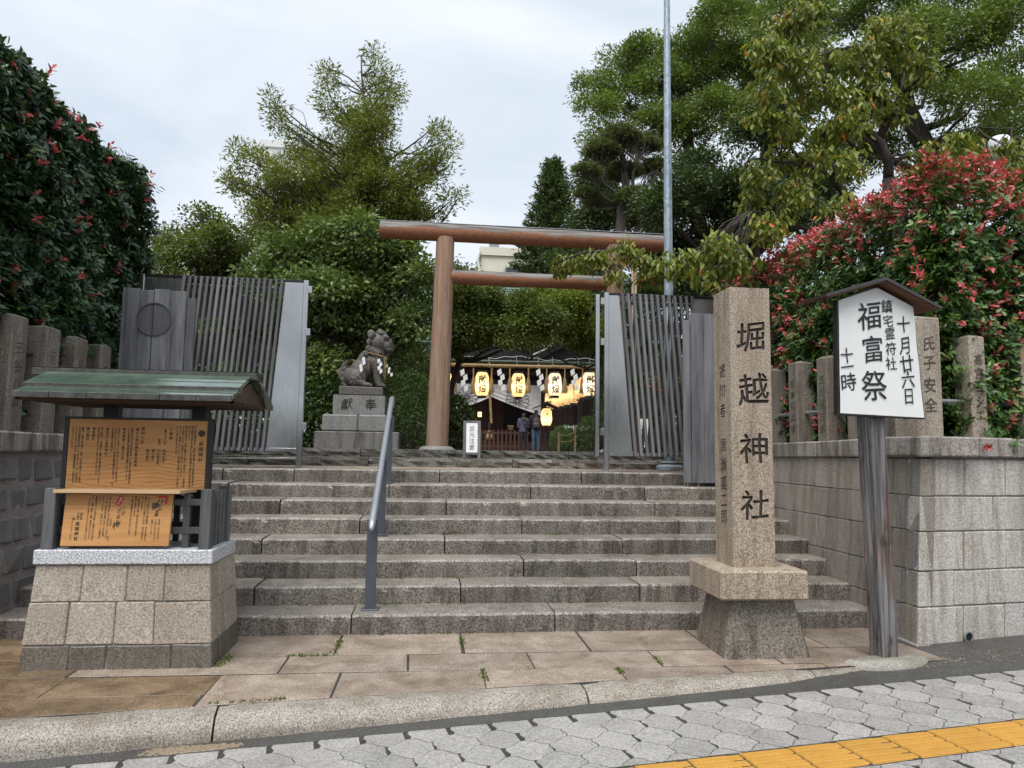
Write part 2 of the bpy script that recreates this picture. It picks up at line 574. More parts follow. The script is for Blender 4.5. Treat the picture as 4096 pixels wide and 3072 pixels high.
MT = dict(
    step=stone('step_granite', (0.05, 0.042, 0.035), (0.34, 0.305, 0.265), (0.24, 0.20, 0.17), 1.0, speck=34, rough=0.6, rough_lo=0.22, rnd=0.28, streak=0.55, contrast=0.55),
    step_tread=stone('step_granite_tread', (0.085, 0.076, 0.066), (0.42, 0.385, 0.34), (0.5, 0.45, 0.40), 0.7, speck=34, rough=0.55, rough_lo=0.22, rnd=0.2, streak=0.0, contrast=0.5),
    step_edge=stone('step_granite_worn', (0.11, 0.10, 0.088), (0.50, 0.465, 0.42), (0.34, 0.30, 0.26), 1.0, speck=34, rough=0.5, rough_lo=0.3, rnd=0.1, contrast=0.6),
    step_rough=stone('split_granite', (0.035, 0.034, 0.03), (0.22, 0.205, 0.175), (0.35, 0.36, 0.30), 0.8, speck=38, rough=0.75, rnd=0.25, bump=0.9),
    slab=stone('platform_granite', (0.14, 0.108, 0.083), (0.50, 0.42, 0.345), (0.40, 0.32, 0.25), 0.85, speck=50, rough=0.6, rough_lo=0.3, rnd=0.18, streak=0.1, contrast=0.55),
    slab_wet=stone('platform_granite_rusty', (0.085, 0.058, 0.034), (0.36, 0.255, 0.155), (0.30, 0.25, 0.20), 1.0, speck=50, rough=0.5, rough_lo=0.2, rnd=0.15, streak=0.1, contrast=0.55),
    kerb=stone('kerb_granite', (0.10, 0.088, 0.073), (0.47, 0.43, 0.375), (0.42, 0.35, 0.26), 0.9, speck=60, rough=0.6, rough_lo=0.35, rnd=0.12, streak=0.1, contrast=0.65),
    base=stone('base_granite', (0.18, 0.152, 0.12), (0.54, 0.48, 0.41), (0.62, 0.52, 0.43), 0.5, speck=42, rnd=0.14, streak=0.4, contrast=0.5),
    base_dark=stone('base_granite_damp', (0.06, 0.05, 0.04), (0.23, 0.20, 0.165), (0.45, 0.45, 0.40), 0.8, speck=40, rough=0.5, rnd=0.12, contrast=0.45),
    white_granite=stone('white_granite', (0.22, 0.235, 0.26), (0.74, 0.75, 0.77), (0.9, 0.9, 0.9), 0.1, speck=50, rough=0.45, rnd=0.02, contrast=0.8),
    pillar=stone('pillar_granite', (0.16, 0.125, 0.09), (0.55, 0.465, 0.37), (0.45, 0.36, 0.27), 0.65, speck=46, rnd=0.03, streak=0.8, contrast=0.6),
    foot=stone('pillar_foot', (0.055, 0.045, 0.035), (0.30, 0.255, 0.205), (0.26, 0.24, 0.22), 0.95, speck=32, rough=0.5, rnd=0.03, streak=0.75, contrast=0.5),
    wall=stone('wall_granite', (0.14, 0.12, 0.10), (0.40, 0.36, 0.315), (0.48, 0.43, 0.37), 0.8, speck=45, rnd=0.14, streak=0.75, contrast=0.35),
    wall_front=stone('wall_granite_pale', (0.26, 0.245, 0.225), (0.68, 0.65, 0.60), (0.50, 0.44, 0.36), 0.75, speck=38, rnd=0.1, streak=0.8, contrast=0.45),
    coping=stone('coping_granite', (0.16, 0.14, 0.12), (0.52, 0.475, 0.43), (0.17, 0.14, 0.13), 0.95, speck=40, rnd=0.12, streak=0.85, contrast=0.5),
    post=stone('post_granite', (0.085, 0.073, 0.06), (0.32, 0.28, 0.235), (0.34, 0.30, 0.25), 0.8, speck=40, rnd=0.12, streak=0.8, contrast=0.5),
    post_pale=stone('post_granite_pale', (0.16, 0.135, 0.105), (0.52, 0.45, 0.37), (0.42, 0.35, 0.27), 0.6, speck=42, rnd=0.05, streak=0.8, contrast=0.55),
    lwall=stone('left_wall_stone', (0.10, 0.10, 0.098), (0.26, 0.255, 0.245), (0.5, 0.48, 0.44), 0.5, speck=70, rnd=0.15, streak=0.3, bump=0.6, contrast=0.4),
    lmortar=stone('pink_mortar', (0.20, 0.17, 0.165), (0.40, 0.345, 0.335), (0.6, 0.55, 0.52), 0.4, speck=40, rnd=0.02, bump=1.0, rough=0.85),
    joint=plain('dark_joint', (0.035, 0.032, 0.028), 0.9, var=0.5, scale=12),
    mortar=plain('grey_mortar', (0.22, 0.225, 0.20), 0.85, var=0.2, scale=20),
    sealant=plain('grey_sealant', (0.16, 0.18, 0.20), 0.6, var=0.2, scale=18, bump=0.4),
    ped=stone('pedestal_granite', (0.085, 0.085, 0.083), (0.36, 0.355, 0.345), (0.45, 0.44, 0.42), 0.5, speck=60, rnd=0.06, streak=0.6, contrast=0.55),
    ped_dark=stone('pedestal_granite_stained', (0.05, 0.048, 0.043), (0.29, 0.275, 0.255), (0.22, 0.21, 0.19), 0.85, speck=55, rnd=0.06, streak=0.95, contrast=0.45),
    lion=stone('guardian_stone', (0.045, 0.041, 0.038), (0.155, 0.142, 0.13), (0.45, 0.42, 0.40), 0.6, speck=30, rnd=0.0, streak=0.4, bump=0.25, contrast=0.3),
    paver=concrete_paver(),
    asphalt=stone('gutter_asphalt', (0.012, 0.012, 0.012), (0.12, 0.117, 0.108), (0.55, 0.5, 0.4), 0.5, speck=85, rough=0.7, rough_lo=0.3, rnd=0.0, streak=0.0, contrast=0.8),
    tactile=stone('yellow_tactile', (0.36, 0.175, 0.022), (0.58, 0.315, 0.055), (0.72, 0.66, 0.55), 0.5, speck=80, rough=0.65, rnd=0.07, streak=0.1, contrast=0.3),
    gravel=stone('gravel', (0.045, 0.035, 0.025), (0.30, 0.22, 0.15), (0.6, 0.5, 0.4), 0.4, speck=35, rnd=0.0, bump=0.8, streak=0, contrast=0.7),
    earth=plain('earth', (0.075, 0.06, 0.042), 0.95, var=0.4, scale=4, bump=0.5),
    steel=steel(), galv=galvanised(), copper=copper_roof(),
    copper_edge=plain('copper_edge', (0.075, 0.075, 0.068), 0.5, 0.4, var=0.45, scale=18),
    rail=plain('rail_paint', (0.075, 0.088, 0.105), 0.38, 0.2, var=0.1, scale=8),
    rail_top=plain('rail_top_paint', (0.40, 0.425, 0.46), 0.3, 0.6, var=0.12, scale=50, bump=0.5),
    slat=wood('grey_slat', (0.055, 0.055, 0.058), (0.15, 0.15, 0.155), 2, rnd=0.22, rough=0.6, silver=(0.22, 0.22, 0.225)),
    plank=wood('grey_plank', (0.035, 0.037, 0.041), (0.15, 0.153, 0.162), 2, fine=26, rnd=0.3, rough=0.62, silver=(0.23, 0.235, 0.25)),
    plank_dark=wood('grey_plank_aged', (0.04, 0.041, 0.044), (0.10, 0.102, 0.108), 2, fine=26, rnd=0.1, rough=0.62),
    fence_wood=wood('weathered_fence', (0.028, 0.029, 0.031), (0.10, 0.105, 0.11), 2, fine=40, rnd=0.2, silver=(0.16, 0.165, 0.17)),
    black_wood=wood('black_wood', (0.006, 0.006, 0.006), (0.017, 0.016, 0.015), 0, rough=0.5),
    under_wood=wood('eave_wood', (0.045, 0.026, 0.016), (0.10, 0.06, 0.036), 0, rough=0.7),
    hall_wood=wood('hall_wood', (0.012, 0.006, 0.005), (0.035, 0.016, 0.012), 2, rough=0.55),
    red_wood=wood('red_brown_wood', (0.045, 0.016, 0.011), (0.09, 0.035, 0.024), 2, rough=0.55, rnd=0.1),
    post_wood=old_post(),
    board=board_wood(),
    shelf=wood('shelf_wood', (0.50, 0.32, 0.16), (0.66, 0.46, 0.27), 0, rough=0.5),
    log=log_wood(), torii=pillar_wood(),
    ink=plain('black_ink', (0.012, 0.012, 0.013), 0.55, var=0.1),
    faded_ink=plain('faded_ink', (0.12, 0.12, 0.125), 0.6, var=0.2, scale=30),
    red_ink=plain('red_ink', (0.45, 0.02, 0.03), 0.5),
    carved=plain('carved_dark', (0.045, 0.036, 0.028), 0.85, var=0.4, scale=30),
    carved_dim=plain('carved_shallow', (0.085, 0.065, 0.045), 0.85, var=0.4, scale=30),
    paper=plain('white_paper', (0.76, 0.77, 0.755), 0.7, var=0.03, scale=5, bump=0.05),
    cloth=plain('white_cloth', (0.62, 0.63, 0.65), 0.85, var=0.05, scale=8),
    rope=plain('straw_rope', (0.32, 0.215, 0.105), 0.85, var=0.35, scale=30, bump=0.5),
    straw=plain('straw', (0.27, 0.20, 0.10), 0.9, var=0.35, scale=40, bump=0.5),
    bamboo=plain('green_bamboo', (0.028, 0.045, 0.022), 0.35, var=0.3, scale=6),
    bamboo_dry=plain('dry_bamboo', (0.22, 0.16, 0.10), 0.5, var=0.3, scale=12),
    lantern=paper_light('lantern_paper', (0.86, 0.72, 0.52)),
    lantern_w=paper_light('lantern_paper_white', (0.88, 0.80, 0.70)),
    black=plain('black_lacquer', (0.008, 0.008, 0.008), 0.35),
    red=plain('red_tassel', (0.5, 0.012, 0.015), 0.6),
    bark=wood('bark', (0.018, 0.014, 0.011), (0.065, 0.053, 0.042), 2, fine=18, rough=0.9, rnd=0.1, bump=0.8),
    bark_pale=wood('bark_pale', (0.04, 0.035, 0.03), (0.13, 0.115, 0.098), 2, fine=18, rough=0.9, rnd=0.1, bump=0.8),
    cream=plain('cream_wall', (0.62, 0.60, 0.50), 0.8, var=0.06, scale=0.5),
    white_wall=plain('white_wall', (0.66, 0.68, 0.67), 0.8, var=0.05, scale=0.4),
    glass=plain('dark_glass', (0.07, 0.08, 0.095), 0.12, 0.0, var=0.3, scale=0.7),
    metal_grey=plain('grey_metal', (0.25, 0.26, 0.27), 0.5, 0.4),
    sign_roof=plain('brown_metal', (0.055, 0.046, 0.046), 0.42, 0.2, var=0.15),
    sign_roof_under=wood('sign_roof_wood', (0.09, 0.035, 0.016), (0.17, 0.075, 0.035), 0),
    skin=plain('skin', (0.45, 0.27, 0.19), 0.55, var=0.05),
    hair=plain('dark_hair', (0.012, 0.01, 0.009), 0.45),
    hair_blond=plain('fair_hair', (0.33, 0.20, 0.10), 0.5),
    denim=plain('denim', (0.055, 0.10, 0.16), 0.85, var=0.2, scale=9),
    black_cloth=plain('black_cloth', (0.012, 0.012, 0.015), 0.85, var=0.3, scale=9),
    navy=plain('navy_puffer', (0.055, 0.06, 0.11), 0.6, var=0.2, scale=6),
    olive=plain('olive_hood', (0.05, 0.055, 0.038), 0.85),
    bag=plain('grey_bag', (0.05, 0.045, 0.052), 0.75, var=0.2, scale=9),
    crimson=plain('crimson_jacket', (0.28, 0.012, 0.028), 0.65, var=0.15, scale=7),
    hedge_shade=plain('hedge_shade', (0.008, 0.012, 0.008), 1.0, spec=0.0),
    white_plastic=plain('white_plastic', (0.75, 0.76, 0.77), 0.4),
)
LM = dict(
    photinia_dark=leafmat('photinia_dark', [(0.0, (0.022, 0.047, 0.022)), (0.5, (0.038, 0.083, 0.036)), (0.85, (0.076, 0.139, 0.041)), (1.0, (0.152, 0.204, 0.039))], 0.30, 0.12, 0.5),
    photinia=leafmat('photinia_green', [(0.0, (0.031, 0.070, 0.018)), (0.5, (0.065, 0.136, 0.033)), (0.85, (0.130, 0.206, 0.040)), (1.0, (0.244, 0.282, 0.062))], 0.34, 0.15, 0.5),
    photinia_red=leafmat('photinia_red', [(0.0, (0.302, 0.083, 0.059)), (0.4, (0.504, 0.097, 0.092)), (0.75, (0.655, 0.138, 0.152)), (1.0, (0.756, 0.275, 0.251))], 0.38, 0.2, 0.4, tr_col=(1.2, 0.9, 0.8)),
    olive=leafmat('olive_green', [(0.0, (0.086, 0.112, 0.028)), (0.5, (0.151, 0.179, 0.034)), (0.85, (0.222, 0.248, 0.047)), (1.0, (0.086, 0.171, 0.085))], 0.5, 0.3),
    plum=leafmat('plum_leaf', [(0.0, (0.057, 0.091, 0.026)), (0.5, (0.103, 0.154, 0.042)), (0.9, (0.198, 0.249, 0.065)), (1.0, (0.310, 0.297, 0.082))], 0.5, 0.25),
    maple=leafmat('maple_leaf', [(0.0, (0.052, 0.079, 0.020)), (0.6, (0.109, 0.144, 0.030)), (0.95, (0.179, 0.200, 0.036)), (1.0, (0.238, 0.105, 0.036))], 0.5, 0.3),
    maple_light=leafmat('maple_leaf_light', [(0.0, (0.085, 0.124, 0.022)), (0.6, (0.163, 0.209, 0.031)), (0.93, (0.240, 0.256, 0.040)), (1.0, (0.265, 0.116, 0.031))], 0.5, 0.35),
    camphor=leafmat('camphor_leaf', [(0.0, (0.073, 0.109, 0.024)), (0.5, (0.131, 0.190, 0.038)), (1.0, (0.230, 0.292, 0.062))], 0.42, 0.25),
    dark=leafmat('evergreen_leaf', [(0.0, (0.026, 0.047, 0.017)), (0.6, (0.056, 0.090, 0.027)), (1.0, (0.116, 0.158, 0.042))], 0.42, 0.2),
    pine=leafmat('pine_needle', [(0.0, (0.054, 0.083, 0.025)), (0.6, (0.107, 0.140, 0.036)), (1.0, (0.193, 0.194, 0.055))], 0.5, 0.15),
    cherry=leafmat('cherry_leaf', [(0.0, (0.093, 0.132, 0.026)), (0.5, (0.166, 0.207, 0.037)), (0.9, (0.257, 0.274, 0.052)), (0.984, (0.333, 0.265, 0.043)), (0.988, (0.726, 0.282, 0.043)), (1.0, (0.756, 0.199, 0.058))], 0.45, 0.3),
    azalea=leafmat('azalea_leaf', [(0.0, (0.030, 0.061, 0.019)), (0.6, (0.061, 0.115, 0.027)), (1.0, (0.121, 0.189, 0.041))], 0.5, 0.2),
    moss=leafmat('moss', [(0.0, (0.045, 0.07, 0.012)), (1.0, (0.13, 0.17, 0.03))], 0.8, 0.1),
)

# ------------------------------------------------------------------ lettering
_GL, _GS = {}, {}
cr2 = lambda a, b: a[0] * b[1] - a[1] * b[0]
cr2 = lambda a, b: a[0] * b[1] - a[1] * b[0]
cr2 = lambda a, b: a[0] * b[1] - a[1] * b[0]
cr2 = lambda a, b: a[0] * b[1] - a[1] * b[0]
cr2 = lambda a, b: a[0] * b[1] - a[1] * b[0]
cr2 = lambda a, b: a[0] * b[1] - a[1] * b[0]
cr2 = lambda a, b: a[0] * b[1] - a[1] * b[0]
cr2 = lambda a, b: a[0] * b[1] - a[1] * b[0]
cr2 = lambda a, b: a[0] * b[1] - a[1] * b[0]
cr2 = lambda a, b: a[0] * b[1] - a[1] * b[0]

def glyphs(chars, off=0.0):
    """filled outline of each character, one em square, as (verts2d, faces)"""
    todo = [c for c in dict.fromkeys(chars) if (c, off) not in _GL and c not in ' \u3000\n']
    obs = []
    for c in todo:
        cu = bpy.data.curves.new('g', 'FONT'); cu.body = c; cu.resolution_u = 2; cu.offset = off
        o = bpy.data.objects.new('g', cu); C.objects.link(o); obs.append(o)
    dg = bpy.context.evaluated_depsgraph_get()
    for c, o in zip(todo, obs):
        e = o.evaluated_get(dg); m = e.to_mesh()
        V = np.array([v.co[:2] for v in m.vertices]).reshape(-1, 2)
        F = [tuple(p.vertices) for p in m.polygons]
        e.to_mesh_clear()
        _GL[c, off] = (V, F)
    for o in obs:
        cu = o.data; bpy.data.objects.remove(o); bpy.data.curves.remove(cu)

def loops(chars):
    """outline loops (lists of 2d points) of each character"""
    todo = [c for c in dict.fromkeys(chars) if c not in _GS]
    obs = []
    for c in todo:
        cu = bpy.data.curves.new('g', 'FONT'); cu.body = c
        o = bpy.data.objects.new('g', cu); C.objects.link(o); obs.append(o)
    dg = bpy.context.evaluated_depsgraph_get()
    for c, o in zip(todo, obs):
        e = o.evaluated_get(dg); cu = e.to_curve(dg)
        L = []
        for s in cu.splines:
            bp = s.bezier_points; n = len(bp); pts = []
            for i in range(n):
                a, b = bp[i], bp[(i + 1) % n]
                p0, p1, p2, p3 = (np.array(q[:2]) for q in (a.co, a.handle_right, b.co, b.handle_left))
                p2, p3 = p3, p2
                straight = abs(cr2(p1 - p0, p3 - p0)) < 1e-5 and abs(cr2(p2 - p0, p3 - p0)) < 1e-5
                for t in ((0.0,) if straight else (0.0, 0.34, 0.67)):
                    pts.append((1 - t) ** 3 * p0 + 3 * t * (1 - t) ** 2 * p1 + 3 * t * t * (1 - t) * p2 + t ** 3 * p3)
            L.append(np.array(pts))
        e.to_curve_clear()
        _GS[c] = L
    for o in obs:
        cu = o.data; bpy.data.objects.remove(o); bpy.data.curves.remove(cu)

def brush(P, slant, seed):
    """give an upright glyph (em centred at 0) the rise and sway of brush writing"""
    P = P.copy()
    x, y = P[:, 0].copy(), P[:, 1].copy()
    P[:, 1] = y + slant * x + 0.02 * np.sin(5.1 * x + seed)
    P[:, 0] = x + 0.02 * np.sin(4.3 * y + 1.7 * seed) - 0.03 * y * slant * 4
    return P

_ROT = set('「」（）()ー')
def cell(c, size, slant=0.0, seed=0, sx=1.0, off=0.0):
    V, F = _GL[c, off]
    P = V - np.array([0.5, 0.38])
    if c in _ROT:
        P = np.stack([P[:, 1], -P[:, 0]], 1)
    elif c in '、。':
        P = P + np.array([0.55, 0.55])
    elif c in 'っゃゅょッャュョ':
        P = P + np.array([0.1, 0.1])
    if slant:
        P = brush(P, slant, seed)
    return P * np.array([size * sx, size]), F

class Text:
    """characters laid on a plane: origin o, x direction ex, y direction ey"""
    def __init__(self, o, ex, ey, off=0.012):
        self.o, self.ex, self.ey = (np.asarray(t, float) for t in (o, ex, ey))
        self.items = []; self.off = off
    def put(self, c, x, y, size, slant=0.0, sx=1.0):
        if c not in ' \u3000':
            self.items.append((c, x, y, size, slant, sx))
    def column(self, s, x, ytop, ybot, size=None, slant=0.0, sx=1.0):
        n = len(s); pitch = (ytop - ybot) / n
        size = size or pitch * 0.98
        for i, c in enumerate(s):
            self.put(c, x, ytop - (i + 0.5) * pitch, size, slant, sx)
    def mesh(self, mb=None, mat=0, lift=0.0, nrm=(0, -1, 0)):
        mb = mb or MB()
        glyphs([i[0] for i in self.items], self.off)
        nrm = np.asarray(nrm, float)
        for q, (c, x, y, size, slant, sx) in enumerate(self.items):
            P, F = cell(c, size, slant, q * 1.3, sx, self.off)
            W = self.o + (P[:, :1] + x) * self.ex + (P[:, 1:] + y) * self.ey + nrm * lift
            mb.add(W, F, mat)
        return mb

def _fill(L):
    cu = bpy.data.curves.new('g', 'CURVE'); cu.dimensions = '2D'; cu.fill_mode = 'BOTH'
    for pts in L:
        s = cu.splines.new('POLY'); s.points.add(len(pts) - 1)
        for p, q in zip(s.points, pts):
            p.co = (q[0], q[1], 0, 1)
        s.use_cyclic_u = True
    o = bpy.data.objects.new('g', cu); C.objects.link(o)
    dg = bpy.context.evaluated_depsgraph_get()
    e = o.evaluated_get(dg); m = e.to_mesh()
    V = np.array([v.co[:2] for v in m.vertices]).reshape(-1, 2); F = [tuple(p.vertices) for p in m.polygons]
    e.to_mesh_clear(); bpy.data.objects.remove(o); bpy.data.curves.remove(cu)
    return V, F

def engraved(mb, corners, cells, o, ex, ey, nrm, depth, mats=(0, 1), slant=0.1, bold=0.0):
    """a stone face (polygon 'corners' in plane coordinates) with characters cut 'depth' into it"""
    o, ex, ey, nrm = (np.asarray(t, float) for t in (o, ex, ey, nrm))
    loops([c[0] for c in cells])
    G = []
    for q, (c, x, y, size) in enumerate(cells):
        for P in _GS[c]:
            if bold:
                d = np.roll(P, -1, 0) - np.roll(P, 1, 0)
                d /= np.linalg.norm(d, axis=1)[:, None] + 1e-9
                P = P + bold * np.stack([-d[:, 1], d[:, 0]], 1)
            P = brush(P - np.array([0.5, 0.38]), slant, q * 1.3)
            G.append(P * size + np.array([x, y]))
    def up(P, d=0.0):
        P = np.asarray(P)
        return o + P[:, :1] * ex + P[:, 1:2] * ey - nrm * d
    def face(V, F, mat, d):
        W = up(V, d); FF = []
        for f in F:
            n = np.cross(W[f[1]] - W[f[0]], W[f[2]] - W[f[0]])
            FF.append(f if n @ nrm > 0 else f[::-1])
        mb.add(W, FF, mat)
    V, F = _fill([np.asarray(corners, float)] + G)
    face(V, F, mats[0], 0.0)
    V, F = _fill(G)
    face(V, F, mats[1], depth)
    for P in G:
        n = len(P); A, B = up(P), up(P, depth)
        mb.add(np.concatenate([A, B]), [(i, (i + 1) % n, n + (i + 1) % n, n + i) for i in range(n)], mats[1])
    return mb

def chrysanthemum(mb, o, ex, ey, nrm, R, width, petals=16, mat=0, lift=0.002, filled=False):
    """sixteen-petalled crest drawn as flat strips (or filled petals)"""
    o, ex, ey, nrm = (np.asarray(t, float) for t in (o, ex, ey, nrm))
    up = lambda P: o + np.asarray(P)[:, :1] * ex + np.asarray(P)[:, 1:] * ey + nrm * lift
    def strip(P):
        P = np.asarray(P, float); d = np.gradient(P, axis=0); d /= np.linalg.norm(d, axis=1)[:, None] + 1e-9
        nn = np.stack([-d[:, 1], d[:, 0]], 1) * width / 2
        A, B = up(P + nn), up(P - nn); k = len(P)
        mb.add(np.concatenate([A, B]), [(i, i + 1, k + i + 1, k + i) for i in range(k - 1)], mat)
    hb = math.pi / petals
    for q in range(petals):
        a = 2 * math.pi * q / petals
        loc = []
        r0, r1 = 0.14 * R, R * math.cos(hb) * 0.84
        rt = r1 * math.sin(hb)
        if filled:
            hb2 = hb * 0.82
            P = [(r0 * math.cos(-hb2), r0 * math.sin(-hb2)), (r1 * math.cos(-hb2), r1 * math.sin(-hb2))]
            P += [(r1 + rt * math.cos(t), rt * 0.85 * math.sin(t)) for t in np.linspace(-1.2, 1.2, 6)]
            P += [(r1 * math.cos(hb2), r1 * math.sin(hb2)), (r0 * math.cos(hb2), r0 * math.sin(hb2))]
        else:
            P = [(r0 * math.cos(-hb), r0 * math.sin(-hb)), (r1 * math.cos(-hb), r1 * math.sin(-hb))]
            P += [(r1 + rt * math.cos(t), rt * math.sin(t)) for t in np.linspace(-1.45, 1.45, 9)]
            P += [(r1 * math.cos(hb), r1 * math.sin(hb))]
        P = np.array(P); ca, sa = math.cos(a), math.sin(a)
        P = np.stack([P[:, 0] * ca - P[:, 1] * sa, P[:, 0] * sa + P[:, 1] * ca], 1)
        if filled:
            mb.add(up(P), [tuple(range(len(P)))], mat)
        else:
            strip(P)
    t = np.linspace(0, 2 * math.pi, 17)
    if filled:
        mb.add(up(np.stack([0.1 * R * np.cos(t[:-1]), 0.1 * R * np.sin(t[:-1])], 1)), [tuple(range(16))], mat)
    else:
        strip(np.stack([0.14 * R * np.cos(t), 0.14 * R * np.sin(t)], 1))
    return mb

# ------------------------------------------------------------------ ground, sidewalk, kerb, platform
SA = math.radians(6.8)
SO = np.array([0.0, 4.67])
SU = np.array([math.cos(SA), math.sin(SA)])
SW = np.array([-math.sin(SA), math.cos(SA)])          # away from the street, towards the steps
SLOPE = 0.025
def zst(u):
    return -0.11 + SLOPE * u
def SP(u, w, dz=0.0):
    u, w = np.asarray(u, float), np.asarray(w, float)
    return np.stack([SO[0] + u * SU[0] + w * SW[0], SO[1] + u * SU[1] + w * SW[1], zst(u) + dz + 0 * u], -1)

def in_view(P, margin=0.03):
    P = np.atleast_2d(np.asarray(P, float))
    d = P - np.array([0, 0, CAM_H])
    r, u, f = (np.array(t) for t in (_r2, _u2, _f))
    z = d @ f
    x = (d @ r) / np.maximum(z, 1e-3) * 2840 / 2048; y = (d @ u) / np.maximum(z, 1e-3) * 2840 / 1536
    return bool(((z > 0) & (abs(x) < 1 + margin) & (abs(y) < 1 + margin)).any())

def clip(poly, n, c):
    """keep the part of the 2d polygon where n.p <= c"""
    out = []
    for i in range(len(poly)):
        p, q = np.array(poly[i]), np.array(poly[(i + 1) % len(poly)])
        a, b = p @ n - c, q @ n - c
        if a <= 0:
            out.append(p)
        if (a < 0 < b) or (b < 0 < a):
            out.append(p + (q - p) * (a / (a - b)))
    return out

def shrink(poly, g):
    P = np.asarray(poly, float)
    d = np.roll(P, -1, 0) - P
    d /= np.linalg.norm(d, axis=1)[:, None] + 1e-9
    n = np.stack([-d[:, 1], d[:, 0]], 1)
    area = 0.5 * np.sum(P[:, 0] * np.roll(P[:, 1], -1) - P[:, 1] * np.roll(P[:, 0], -1))
    if area < 0:
        n = -n
    m = n + np.roll(n, 1, 0)
    s = (m * np.roll(n, 1, 0)).sum(1)[:, None]
    return P + m * g / np.maximum(s, 0.5)

def slab_geo(poly, z0, z1, bev):
    P = np.asarray(poly, float)
    a = 0.5 * np.sum(P[:, 0] * np.roll(P[:, 1], -1) - P[:, 1] * np.roll(P[:, 0], -1))
    if a < 0:
        P = P[::-1]
    Q = shrink(P, bev); k = len(P)
    V = np.concatenate([np.c_[P, np.full(k, z0)], np.c_[P, np.full(k, z1 - bev)], np.c_[Q, np.full(k, z1)]])
    F = []
    for i in range(k):
        j = (i + 1) % k
        F += [(i, j, k + j, k + i), (k + i, k + j, 2 * k + j, 2 * k + i)]
    F.append(tuple(range(2 * k, 3 * k)))
    return V, F

g = MB(); g.add([(-400, -200, -0.6), (400, -200, -0.6), (400, 600, -0.6), (-400, 600, -0.6)], [(0, 1, 2, 3)])
structure(g.build('ground', MT['earth']))
g = MB()
G = np.array([[SP(u, w, -0.0012) for u in np.linspace(-30, 30, 13)] for w in (-12, -0.30)])
g.grid(G, 0, True)
sidewalk = structure(g.build('sidewalk', MT['joint']))

# interlocking pavers, apex towards the kerb, kinked side joints
PP, PH1, PH2 = 0.250, 0.052, 0.132
PR = PH1 + PH2
def paver_poly():
    p = PP / 2
    right = [(p, -PH1), (p + 0.010, -PH1 + 0.026), (p - 0.010, PH1 - 0.026), (p, PH1)]
    top = [(p * 0.72, PH1 + 0.012), (p * 0.28, PH2 - 0.012), (0, PH2), (-p * 0.28, PH2 - 0.012), (-p * 0.72, PH1 + 0.012)]
    left = [(-p, PH1), (-p - 0.010, PH1 - 0.026), (-p + 0.010, -PH1 + 0.026), (-p, -PH1)]
    bot = [(-x, -y) for x, y in top]
    return [np.array(q) for q in right + top + left + bot]
_pp = paver_poly()
_pv, _pf = slab_geo(shrink(_pp, 0.0022), -0.03, 0.0, 0.001)
paver_me = mesh_from('paver', _pv, _pf, MT['paver'])
bm = bmesh.new(); bm.from_mesh(paver_me); bmesh.ops.recalc_face_normals(bm, faces=bm.faces); bm.to_mesh(paver_me); bm.free()
def street_matrix(u, w, dz=0.0):
    p = SP(u, w, dz)
    return Matrix(((SU[0], SW[0], 0, p[0]), (SU[1], SW[1], 0, p[1]), (SLOPE, 0, 1, p[2]), (0, 0, 0, 1)))
rest = MB()
n_pav = 0
for row in range(-14, 2):
    w = -0.36 + row * PR
    for col in range(-16, 26):
        u = (col + 0.5 * (row % 2)) * PP
        pieces = []
        poly = clip([q + np.array([u, w]) for q in _pp], np.array([0, 1.0]), -0.305)
        if len(poly) < 3:
            continue
        pieces = [pc for pc in (clip(poly, np.array([0, -1.0]), 1.045), clip(poly, np.array([0, 1.0]), -1.355)) if len(pc) > 2]
        for pc in pieces:
            c = np.mean(pc, 0); P3 = SP(np.array([q[0] for q in pc]), np.array([q[1] for q in pc]))
            full = len(pc) == len(_pp) and np.allclose(c, (u, w), atol=1e-6)
            size = np.ptp(np.array(pc), axis=0)
            if min(size) < 0.02:
                continue
            if in_view(P3, 0.0) and n_pav < 299:
                n_pav += 1
                if full:
                    o = link('paver', paver_me, sidewalk); o.matrix_local = street_matrix(u, w, abs(random.gauss(0, 0.0006)))
                else:
                    V, F = slab_geo(shrink(np.array(pc) - c, 0.0022), -0.03, 0, 0.001)
                    o = link('paver', mesh_from('paver_cut', V, F, MT['paver']), sidewalk)
                    o.matrix_local = street_matrix(c[0], c[1])
            else:
                V, F = slab_geo(shrink(pc, 0.0022), -0.03, 0, 0.001)
                W = SP(V[:, 0], V[:, 1]); W[:, 2] += V[:, 2]
                rest.add(W, F)
o = rest.build('paver_field', MT['paver'], sidewalk); stuff(o)
# yellow tactile tiles, 300 mm, four bars along the street
tb = MB(); tb.cbox((0.004, 0.004, -0.03), (0.296, 0.296, 0.0), 0.003)
for i in range(4):
    tb.cbox((0.006, 0.014 + i * 0.07, -0.004), (0.294, 0.069 + i * 0.07, 0.006), 0.005)
tile_me = mesh_from('tactile_tile', tb.verts(), tb.f, MT['tactile'])
rest = MB()
for i in range(-14, 20):
    u = 1.256 - 0.3 * 4 + i * 0.3 + 0.008
    if in_view(SP(np.array([u, u + 0.3, u, u + 0.3]), np.array([-1.35, -1.35, -1.05, -1.05])), 0.0):
        o = link('tactile_tile', tile_me, sidewalk); o.matrix_local = street_matrix(u, -1.35, 0.0015 + abs(random.gauss(0, 0.0008)))
    else:
        V = tb.verts(); W = SP(V[:, 0] + u, V[:, 1] - 1.35); W[:, 2] += V[:, 2]
        rest.add(W, tb.f)
stuff(rest.build('tactile_strip', MT['tactile'], sidewalk))

